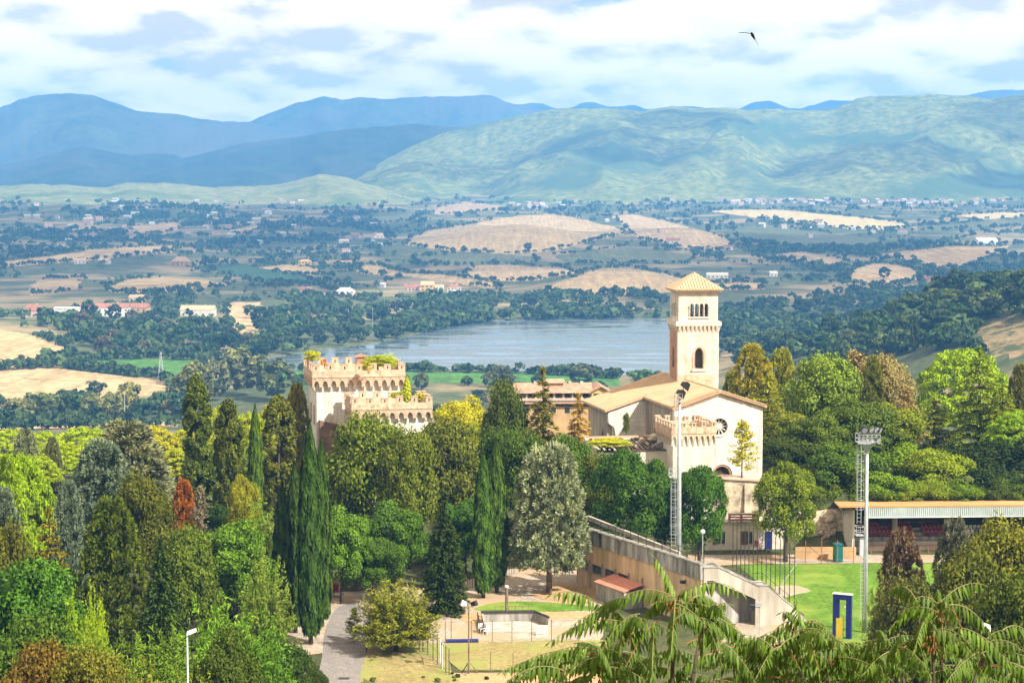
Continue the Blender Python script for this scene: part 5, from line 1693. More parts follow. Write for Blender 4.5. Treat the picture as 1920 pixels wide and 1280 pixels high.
    s = thing('shed', 'low brown boarded shed under the broad green trees', 'shed', (q.x, q.y + 1, 0), R(4))
    for i in range(8):
        MB().box(-1.6 + i * 0.4, -1.22 + i * 0.4, -0.04, 0, 0, 1.75).build('board', MAT['pale_bark'], s)
    MB().box(-1.6, 1.6, 0.003, 2.2, 0, 1.75).build('wall', MAT['old_timber'], s)
    MB().hexa([(-1.8, -0.3, 1.76), (1.8, -0.3, 1.76), (1.8, 2.4, 2.1), (-1.8, 2.4, 2.1)], [(-1.8, -0.3, 1.86), (1.8, -0.3, 1.86), (1.8, 2.4, 2.2), (-1.8, 2.4, 2.2)]).build('roof', MAT['dark_metal'], s)
    # manhole
    o = MB().box(-0.5, 0.5, -0.35, 0.35, 0, 0.02).build('drain_cover', MAT['dark_metal']); o.location = on_z(645, 1271, 0.062); tag(o, 'dark iron drain cover set in the grey road', 'drain cover')

    # ---- street lamps on the slope below the camera
    def street_lamp(px, py, D, label, side):
        p = at(px, py, D); zb = gz(p.x, p.y)
        s = thing('street_lamp', label, 'street lamp', (p.x, p.y, zb), 0, 'street lamps on the near slope')
        h = p.z - zb
        MB().tube([(0, 0, 0), (0, 0, h)], [0.05, 0.038], 10).build('post', MAT['galvanised'], s, smooth=True)
        b = MB().hexa([(0, -0.13, h - 0.05), (0.42, -0.15, h + 0.12), (0.42, 0.15, h + 0.12), (0, 0.13, h - 0.05)], [(0.0, -0.1, h + 0.12), (0.40, -0.12, h + 0.26), (0.40, 0.12, h + 0.26), (0.0, 0.1, h + 0.12)])
        o = b.build('lamp_head', MAT['white_plastic'], s)
        if side < 0: o.rotation_euler = (0, 0, math.pi)
    street_lamp(351, 1188, 88, 'slim grey street lamp rising from the wood at bottom left', 1)
    street_lamp(1856, 1176, 88, 'slim grey street lamp half hidden by fronds at bottom right', -1)
    # ---- small forecourt floodlight
    p = on_z(1424, 1192, 0)
    s = thing('yard_light', 'small square floodlight on a thin pole before the staircase', 'light', p)
    h = zat(1144, p.y)
    MB().tube([(0, 0, 0), (0, 0, h)], 0.05, 8).build('pole', MAT['galvanised'], s)
    MB().box(-0.3, 0.25, -0.15, 0.05, h, h + 0.42).build('lamp', MAT['lamp_glass'], s)
    MB().box(-0.95, -0.5, -0.3, 0.2, h - 0.35, h + 0.15).bar((-0.7, 0, h - 0.1), (0, 0, h - 0.15), 0.05).build('loudspeaker', MAT['black_lamp'], s)
    post = [(1395 + i * 9, 1196 + i * 0.6) for i in range(14)]
    post_fence('forecourt_railing', 'pale railing across the forecourt below the stairs', post, 1.3, 'galvanised', (0.1, 0.97), 0.03)
    # ---- power pylon and poles in the valley
    p = on_z(302, 713, -69.5)
    t = thing('pylon', 'pale lattice power pylon beside the green field in the valley', 'pylon', p, R(20))
    m = MB(); H = 17.5; b0 = 1.7
    w_at = lambda z: b0 * (1 - z / H) + 0.25
    for sx in (-1, 1):
        for sy in (-1, 1):
            m.bar((sx * b0, sy * b0, 0), (sx * 0.25, sy * 0.25, H), 0.17)
    lv = np.linspace(0, H, 9)
    for z0, z1 in zip(lv[:-1], lv[1:]):
        a_, b_ = w_at(z0), w_at(z1)
        for s_ in (-1, 1):
            m.bar((-a_, s_ * a_, z0), (b_, s_ * b_, z1), 0.085); m.bar((a_, s_ * a_, z0), (-b_, s_ * b_, z1), 0.085)
            m.bar((s_ * a_, -a_, z0), (s_ * b_, b_, z1), 0.085); m.bar((s_ * a_, a_, z0), (s_ * b_, -b_, z1), 0.085)
    m.build('lattice', MAT['galvanised'], t)
    for z_, wv in ((H - 1, 1.6), (H - 3.2, 2.0)):
        MB().bar((-wv, 0, z_), (wv, 0, z_), 0.11).build('crossarm', MAT['galvanised'], t)
    for px, py, hh, lab in ((234, 792, 15, 'thin pale utility pole among the left valley bushes'), (699, 628, 22, 'thin pale utility pole on the far lake shore'), (527, 520, 12, 'short utility pole on the left slope'), (176, 640, 16, 'utility pole at the edge of the left wood')):
        q = hit(px, py, 600)
        u = thing('utility_pole', lab, 'pole', q)
        MB().tube([(0, 0, 0), (0, 0, hh)], [0.2, 0.14], 6).build('post', MAT['galvanised'], u)
        MB().bar((-0.9, 0, hh - 0.5), (0.9, 0, hh - 0.5), 0.15).build('crossarm', MAT['galvanised'], u)
    # ---- swift in the sky
    p = at(1411, 66, 40)
    m = MB()
    s = 40 / F
    V = lambda dx, dy, y=0.0: Vector((dx * s, y, -dy * s))
    m.tube([V(-4, -4, -0.10), V(-2.5, -2.6, -0.07), V(0, 0, 0), V(3, 4.5, 0.05), V(4.2, 7.5, 0.10)], [0.006, 0.026, 0.036, 0.022, 0.006], 8)

    def wing(pts, w0):
        up = [V(a, b_, y) for a, b_, y in pts]
        for (u, v), wa, wb in zip(zip(up[:-1], up[1:]), w0[:-1], w0[1:]):
            du = Vector((0, 1, 0.18))
            m.hexa([u - du * wa * 0.5 - Vector((0, 0, 0.005)), u + du * wa * 0.5 - Vector((0, 0, 0.005)), u + du * wa * 0.5 + Vector((0, 0, 0.006)), u - du * wa * 0.5 + Vector((0, 0, 0.006))],
                   [v - du * wb * 0.5 - Vector((0, 0, 0.004)), v + du * wb * 0.5 - Vector((0, 0, 0.004)), v + du * wb * 0.5 + Vector((0, 0, 0.004)), v - du * wb * 0.5 + Vector((0, 0, 0.004))])
    wing([(-1, -1.0, 0), (-8, -3.6, 0.01), (-16, -4.8, 0.05), (-25, -5.2, 0.12)], [0.09, 0.085, 0.06, 0.01])
    wing([(1, -0.5, 0), (5, 6, 0.01), (8.5, 14, 0.05), (12.5, 21, 0.12)], [0.09, 0.085, 0.06, 0.01])
    m.hexa([V(3, 5, 0.0), V(4.4, 4.2, 0.0), V(4.4, 4.2, 0.03), V(3, 5, 0.03)], [V(4.2, 10, 0.05), V(4.8, 9.8, 0.05), V(4.8, 9.8, 0.06), V(4.2, 10, 0.06)])
    o = m.build('bird', MAT['black_lamp']); o.location = p
    tag(o, 'dark swift gliding in the sky with long bent wings', 'bird')


small_things()
# ------------------------------------------------------------------ trees
foliage_mat('leaves')
foliage_mat('needles', 0.1, 0.12)
foliage_mat('fronds', 0.3, 0.25)
rng = np.random.default_rng(5)


def unit(a):
    return a / np.maximum(np.linalg.norm(a, axis=-1, keepdims=True), 1e-9)


def rdir(n):
    return unit(rng.normal(size=(n, 3)))


def leaf_arrays(c, nrm, L, Wd, axis=None, tone=None):
    """diamond leaves: centres, normals, half length, half width, optional long axis"""
    n = len(c)
    if axis is None:
        axis = rdir(n)
    t = unit(axis - nrm * np.sum(axis * nrm, -1, keepdims=True) + 1e-6)
    b = np.cross(nrm, t)
    L = np.broadcast_to(np.asarray(L, float), (n,))[:, None]; Wd = np.broadcast_to(np.asarray(Wd, float), (n,))[:, None]
    bend = nrm * L * 0.25
    V = np.stack([c - t * L - bend, c + b * Wd, c + t * L - bend, c - b * Wd], 1).reshape(-1, 3)
    if tone is None: tone = rng.random(n)
    return V, np.repeat(tone, 4)


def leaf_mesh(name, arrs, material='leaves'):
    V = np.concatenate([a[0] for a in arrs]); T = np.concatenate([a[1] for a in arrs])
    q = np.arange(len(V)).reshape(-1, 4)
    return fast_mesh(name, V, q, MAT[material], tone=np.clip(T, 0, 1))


def sphere_pts(n):
    return rdir(n)


# every crown stands on z = 0 .. 10 with about the stated width; the thing is scaled to the tree's size
def crown_round(n_lobes=34, per=520, w=8.0, z0=1.6, leaf=0.15, loose=0.14, flat=1.0):
    arr = []
    rx = w / 2; cz = (10 + z0) / 2; rz = (10 - z0) / 2
    d = rdir(n_lobes)
    d[:, 2] = np.where(d[:, 2] < -0.5, -d[:, 2], d[:, 2])
    rad = rng.uniform(0.55, 0.88, n_lobes)
    cen = np.stack([d[:, 0] * rx * rad, d[:, 1] * rx * rad, cz + d[:, 2] * rz * rad * flat], -1)
    for k in range(n_lobes):
        lr = rng.uniform(0.13, 0.30) * rx
        o = unit(rdir(per) + d[k] * 0.55 + np.array([0, 0, 0.25]))
        p = cen[k] + o * lr * (1 + rng.normal(0, loose, (per, 1))) * np.array([1, 1, 0.85])
        nr = unit(o + rdir(per) * 0.75)
        arr.append(leaf_arrays(p, nr, rng.uniform(0.7, 1.2, per) * leaf, rng.uniform(0.35, 0.6, per) * leaf, tone=np.clip(rng.normal(rng.uniform(0.3, 0.6), 0.2, per), 0, 1)))
    n = 900   # inner twigs and leaves, toned darker to paint the crown's inner shade
    o = rdir(n); r_ = rng.random((n, 1)) ** 0.5 * 0.62
    p = o * r_ * np.array([rx, rx, rz]) + np.array([0, 0, cz])
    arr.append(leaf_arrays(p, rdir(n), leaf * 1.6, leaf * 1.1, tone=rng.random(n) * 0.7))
    return arr


def crown_cypress(n=11000, w=1.9, ribs=9):
    h = rng.random(n) ** 0.9
    prof = np.interp(h, [0, 0.04, 0.15, 0.45, 0.75, 0.92, 1], [0.55, 0.80, 0.95, 1.0, 0.75, 0.36, 0.02])
    a = rng.random(n) * 2 * math.pi
    rib = 0.83 + 0.17 * np.abs(np.cos(a * ribs / 2 + 2.2 * np.sin(h * 7))) + 0.08 * np.sin(h * 40 + a * 3)
    r_ = w / 2 * prof * rib * (1 - 0.25 * rng.random(n) ** 2.5)
    z = 0.5 + h * 9.5
    p = np.stack([r_ * np.cos(a), r_ * np.sin(a), z], -1)
    nr = unit(np.stack([np.cos(a), np.sin(a), 0.25 + 0 * a], -1) + rdir(n) * 0.6)
    ax = np.stack([np.cos(a) * 0.15, np.sin(a) * 0.15, 1 + 0 * a], -1) + rdir(n) * 0.25
    return [leaf_arrays(p, nr, rng.uniform(0.12, 0.28, n), rng.uniform(0.04, 0.075, n), ax, np.clip(0.2 + 0.6 * (rib - 0.8) / 0.25 + rng.normal(0, 0.18, n), 0, 1))]  # furrows between ribs toned darker: crease shade put into leaf colour


def crown_ivy(nc=170, per=90, w=2.7, taper=0.7):
    """shaggy column: clumps wrapped round an upright stem"""
    arr = []
    for k in range(nc):
        h = rng.random()
        prof = np.interp(h, [0, 0.1, 0.5, 0.85, 1], [0.8, 1.0, 0.95, taper + 0.1, 0.12])
        a = rng.random() * 6.283
        r_ = w / 2 * prof * rng.uniform(0.6, 1.0)
        c = np.array([r_ * math.cos(a), r_ * math.sin(a), 0.4 + h * 9.4])
        o = unit(rdir(per) + np.array([math.cos(a), math.sin(a), 0.35]) * 0.7)
        p = c + o * rng.uniform(0.22, 0.42) * np.array([0.9, 0.9, 1.2]) * (1 + rng.normal(0, 0.2, (per, 1)))
        arr.append(leaf_arrays(p, unit(o + rdir(per) * 0.8), rng.uniform(0.10, 0.2, per), rng.uniform(0.05, 0.09, per), tone=np.clip(rng.normal(rng.uniform(0.25, 0.65), 0.2, per), 0, 1)))
    return arr


def crown_tiered(tiers=13, w=8.5, droop=0.10, per=75, z0=1.0, leaf=0.26, top=0.12, fill=0.0, wild=0.35):
    """cedar and fir: flat sprays on level branches, tier above tier"""
    arr = []
    for k in range(tiers):
        f = k / (tiers - 1)
        z = z0 + f * (9.6 - z0)
        R_ = w / 2 * (np.interp(f, [0, 0.15, 0.5, 0.8, 1], [0.86, 1.0, 0.78, 0.42, top]))
        nb = max(5, int(11 * (0.5 + R_ / w)))
        for b in range(nb):
            a = 6.283 * (b + rng.uniform(-0.35, 0.35)) / nb + k * 0.9
            ln = R_ * rng.uniform(1 - wild, 1.05)
            n = max(10, int(per * ln / (w / 2)))
            t = rng.random(n) ** 0.65
            side = rng.normal(0, 1, n) * ln * 0.17 * (1.05 - 0.6 * t)
            zz = z - droop * ln * t ** 1.6 + 0.06 * ln * np.sin(t * 3) + rng.normal(0, 0.07, n) + rng.uniform(-0.2, 0.2)
            p = np.stack([np.cos(a) * t * ln - np.sin(a) * side, np.sin(a) * t * ln + np.cos(a) * side, zz], -1)
            nr = unit(np.array([0, 0, 1.0]) + rdir(n) * 0.65)
            ax = np.stack([np.cos(a) + 0 * t, np.sin(a) + 0 * t, -0.15 + 0 * t], -1) + rdir(n) * 0.5
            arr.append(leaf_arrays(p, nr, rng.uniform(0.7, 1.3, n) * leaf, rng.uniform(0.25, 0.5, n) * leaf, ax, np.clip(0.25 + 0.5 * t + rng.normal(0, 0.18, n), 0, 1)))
    n = 150
    p = np.stack([rng.normal(0, 0.09, n), rng.normal(0, 0.09, n), 9.0 + rng.random(n)], -1)
    arr.append(leaf_arrays(p, rdir(n), leaf * 0.6, leaf * 0.2, np.array([0, 0, 1.0]) + rdir(n) * 0.5))
    return arr


def crown_tufts(nc=300, per=46, w=6.5, z0=0.5, leaf=0.30, point=0.8):
    """blue cedar: a cone packed with upturned needle tufts"""
    arr = []
    for k in range(nc):
        h = rng.random() ** 1.25
        prof = np.interp(h, [0, 0.12, 0.5, 0.85, 1], [0.85, 1.0, 0.72, 0.30, 0.04]) ** point
        a = rng.random() * 6.283
        R_ = w / 2 * prof * (0.55 + 0.45 * rng.random() ** 0.5)
        c = np.array([R_ * math.cos(a), R_ * math.sin(a), z0 + h * (9.6 - z0)])
        d = unit(np.array([[math.cos(a), math.sin(a), rng.uniform(0.25, 0.9)]]))
        o = unit(rdir(per) + d * 1.3)
        p = c + o * rng.uniform(0.15, 0.5, (per, 1)) * np.array([1, 1, 0.9])
        tone = rng.uniform(0.3, 0.7)
        arr.append(leaf_arrays(p, unit(np.cross(o, rdir(per)) + 1e-4), leaf * rng.uniform(0.7, 1.2, per), leaf * 0.28, o, np.clip(rng.normal(tone, 0.2, per), 0, 1)))
    n = 1600
    h = rng.random(n); prof = np.interp(h, [0, 0.12, 0.5, 0.85, 1], [0.85, 1.0, 0.72, 0.30, 0.04]) * 0.6
    a = rng.random(n) * 6.283
    p = np.stack([w / 2 * prof * np.cos(a), w / 2 * prof * np.sin(a), z0 + h * (9.4 - z0)], -1)
    arr.append(leaf_arrays(p, rdir(n), leaf * 1.3, leaf * 0.8, tone=rng.random(n) * 0.6))  # low tones paint shade inside the cone
    return arr


def crown_umbrella(nc=360, per=75, w=12.0, z0=3.2, leaf=0.17):
    arr = []
    for k in range(nc):
        d = rdir(1)[0]; d[2] = abs(d[2])
        if d[2] < 0.08: d[2] += 0.1
        rad = rng.uniform(0.80, 0.97)
        c = np.array([d[0] * w / 2 * rad, d[1] * w / 2 * rad, z0 + d[2] * (9.7 - z0) * rad])
        lr = rng.uniform(0.45, 0.75)
        o = unit(rdir(per) + np.array([d[0] * 0.7, d[1] * 0.7, 0.8]))
        p = c + o * lr * np.array([1, 1, 0.7]) * (1 + rng.normal(0, 0.12, (per, 1)))
        arr.append(leaf_arrays(p, unit(o + rdir(per) * 0.7), leaf * rng.uniform(0.7, 1.2, per), leaf * rng.uniform(0.3, 0.5, per), tone=np.clip(rng.normal(rng.uniform(0.35, 0.7), 0.18, per), 0, 1)))
    n = 1300
    a = rng.random(n) * 6.283; r_ = rng.random(n) ** 0.5 * w / 2 * 0.92
    p = np.stack([r_ * np.cos(a), r_ * np.sin(a), z0 + 0.5 + rng.random(n) * 1.2 * (1 - r_ / w)], -1)
    arr.append(leaf_arrays(p, rdir(n), leaf * 1.5, leaf * 1.0, tone=rng.random(n) * 0.6))  # underside fill toned down as painted shade below the dome
    return arr


def crown_sprays(nb=330, per=46, w=9.5, z0=1.3, leaf=0.25, droop=0.9, narrow=0.2, bend=0.6):
    """arching shoots set with narrow leaves: fig-like shrub, tree of heaven, ash"""
    arr = []
    for k in range(nb):
        d = rdir(1)[0]; d[2] = abs(d[2]) * 0.9 + 0.05; d = d / np.linalg.norm(d)
        ln = rng.uniform(0.55, 1.0)
        t = rng.random(per) ** 0.55
        R_ = np.array([w / 2, w / 2, 9.4 - z0])
        base = np.array([0, 0, z0 + 0.3])
        p = base + d * R_ * ln * t[:, None]
        p[:, 2] -= bend * t ** 3 * (1.2 - d[2]) + rng.normal(0, 0.08, per)
        p += rdir(per) * 0.20
        ax = d * 0.8 + np.array([0, 0, -droop * 0.6]) + rdir(per) * 0.8
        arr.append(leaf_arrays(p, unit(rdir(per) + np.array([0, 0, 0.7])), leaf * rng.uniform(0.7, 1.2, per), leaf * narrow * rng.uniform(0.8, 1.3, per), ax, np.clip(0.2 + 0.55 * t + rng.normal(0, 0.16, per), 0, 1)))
    return arr


def crown_airy(nb=80, per=34, w=4.2, z0=1.8, leaf=0.16):
    arr = []
    for k in range(nb):
        h = rng.random() ** 0.9
        a = rng.random() * 6.283
        ln = w / 2 * np.interp(h, [0, 0.2, 0.6, 1], [0.7, 1.0, 0.72, 0.15]) * rng.uniform(0.7, 1.05)
        t = 0.25 + 0.75 * rng.random(per)
        p = np.stack([np.cos(a) * ln * t, np.sin(a) * ln * t, z0 + h * (9.5 - z0) + 0.35 * ln * t], -1) + rng.normal(0, 0.14, (per, 3))
        arr.append(leaf_arrays(p, rdir(per), leaf, leaf * 0.45, tone=rng.random(per)))
    return arr


def trunk_mesh(name, h, r0, limbs=6, lean=0.2, reach=2.5, z1=None, material='bark', up=0.6):
    rr = random.Random(name + str(h) + str(limbs))
    m = MB()
    pts = [(0, 0, -0.6)]
    k = 5
    for i in range(1, k + 1):
        f = i / k
        pts.append((rr.uniform(-lean, lean) * f, rr.uniform(-lean, lean) * f, h * f))
    m.tube(pts, [r0 * 1.25] + [r0 * (1 - 0.8 * i / k) for i in range(1, k + 1)], 7)
    for i in range(limbs):
        f = rr.uniform(0.35, 0.85) if limbs > 3 else rr.uniform(0.3, 0.6)
        a = 6.283 * i / limbs + rr.uniform(-0.4, 0.4)
        z = h * f
        q = reach * rr.uniform(0.7, 1.1) * (1.1 - f * 0.6)
        m.tube([(0, 0, z), (math.cos(a) * q * 0.5, math.sin(a) * q * 0.5, z + q * up * 0.6), (math.cos(a) * q, math.sin(a) * q, z + q * up)], [r0 * 0.45, r0 * 0.28, r0 * 0.08], 5)
    return m.mesh('trunk', MAT[material], smooth=True)


PROTO = {}


def proto(kind, variants, gen, width, trunk, material='leaves'):
    PROTO[kind] = ([leaf_mesh('crown', gen(i), material) for i in range(variants)], width, trunk)


proto('round', 4, lambda i: crown_round(56 + 7 * i, 290, 8.0), 8.0, trunk_mesh('r', 7.5, 0.32, 7, 0.3, 2.6))
proto('roundlow', 2, lambda i: crown_round(66, 290, 9.0, 0.5, 0.15), 9.0, trunk_mesh('rl', 7, 0.3, 7, 0.3, 2.8))
proto('coarse', 3, lambda i: crown_round(90, 220, 8.0, 1.0, 0.165, 0.34), 8.0, trunk_mesh('c', 7.5, 0.3, 7, 0.3, 2.6))
proto('cypress', 3, lambda i: crown_cypress(11500, 1.9, 7 + 2 * i), 1.9, trunk_mesh('cy', 6, 0.16, 0), 'needles')
proto('ivy', 3, lambda i: crown_ivy(), 2.9, trunk_mesh('iv', 9, 0.18, 0))
proto('cedar', 3, lambda i: crown_tiered(12 + i, 8.5, 0.10, 130, 1.0, 0.19), 8.5, trunk_mesh('ce', 9.3, 0.30, 9, 0.1, 2.8, up=0.02), 'needles')
proto('conifer', 2, lambda i: crown_tiered(24, 5.6, 0.30, 110, 0.6, 0.17, 0.06, wild=0.3), 5.6, trunk_mesh('co', 9.3, 0.25, 6, 0.05, 1.6, up=-0.1), 'needles')
proto('sparse_fir', 2, lambda i: crown_tiered(14, 4.2, 0.55, 90, 1.0, 0.16, 0.05, wild=0.55), 4.2, trunk_mesh('sf', 9.8, 0.16, 14, 0.08, 1.5, material='pale_bark', up=-0.25), 'needles')
proto('tufts', 3, lambda i: crown_tufts(420, 52, 6.5, 0.6, 0.20, 0.55), 6.8, trunk_mesh('tu', 9, 0.3, 6, 0.1, 1.8), 'needles')
proto('tuftsround', 2, lambda i: crown_tufts(430, 52, 6.8, 1.8, 0.21, 0.4), 7.0, trunk_mesh('tr', 9, 0.26, 6, 0.1, 2.2, material='pale_bark'), 'needles')
proto('umbrella', 2, lambda i: crown_umbrella(), 12.6, trunk_mesh('um', 7.5, 0.38, 9, 0.3, 4.0, material='pale_bark', up=0.45), 'needles')
proto('sprays', 3, lambda i: crown_sprays(), 9.8, trunk_mesh('sp', 5.5, 0.26, 9, 0.35, 3.2))
proto('spikyshrub', 1, lambda i: crown_sprays(380, 46, 9.5, 1.2, 0.24, 0.2, 0.24, 0.15), 9.8, trunk_mesh('ss', 5, 0.22, 10, 0.4, 3.0))
proto('airy', 2, lambda i: crown_airy(), 4.4, trunk_mesh('ai', 9, 0.10, 12, 0.1, 1.5, material='pale_bark'))


def tree(kind, px, ytop, D, wpx, col, label, name='tree', cat='tree', ybase=None, group=None, rz=None, dz=0.0):
    variants, W0, trunk = PROTO[kind]
    p = at(px, ytop, D)
    zb = gz(p.x, p.y) + dz
    if ybase is not None:
        zb = zat(ybase, D)
    H = max(1.2, p.z - zb)
    w = wpx / F * D
    if ybase is None and H < 7.5 * w / W0:   # never squat: the bole goes down behind what stands before it
        zb -= 7.5 * w / W0 - H; H = 7.5 * w / W0
    t = thing(name, label, cat, (p.x, p.y, zb), random.uniform(0, 6.28) if rz is None else rz, group)
    t.scale = (w / W0, w / W0, H / 10.0)
    c = part('crown', random.choice(variants), t)
    if col[2] < 0.09: col = (min(0.6, col[0] * 1.30), min(0.6, col[1] * 1.33), col[2] * 0.6)
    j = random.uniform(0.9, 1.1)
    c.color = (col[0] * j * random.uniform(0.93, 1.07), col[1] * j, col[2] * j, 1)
    part('trunk', trunk, t)
    return t


# foliage colours (leaf reflectance)
HOLM = (0.050, 0.085, 0.020); DARK = (0.028, 0.050, 0.018); OLIVE = (0.115, 0.135, 0.032); YELLOW = (0.24, 0.26, 0.035); PINE = (0.19, 0.26, 0.022)
GREEN = (0.075, 0.15, 0.028); FRESH = (0.11, 0.20, 0.03); BLUE = (0.13, 0.185, 0.15); SILVER = (0.22, 0.25, 0.17); CYP = (0.024, 0.048, 0.014); CYPL = (0.045, 0.085, 0.018)
TAN = (0.30, 0.24, 0.12); RUST = (0.34, 0.12, 0.04); IVY = (0.075, 0.095, 0.030); GREY = (0.16, 0.15, 0.12); CEDAR = (0.15, 0.20, 0.035)

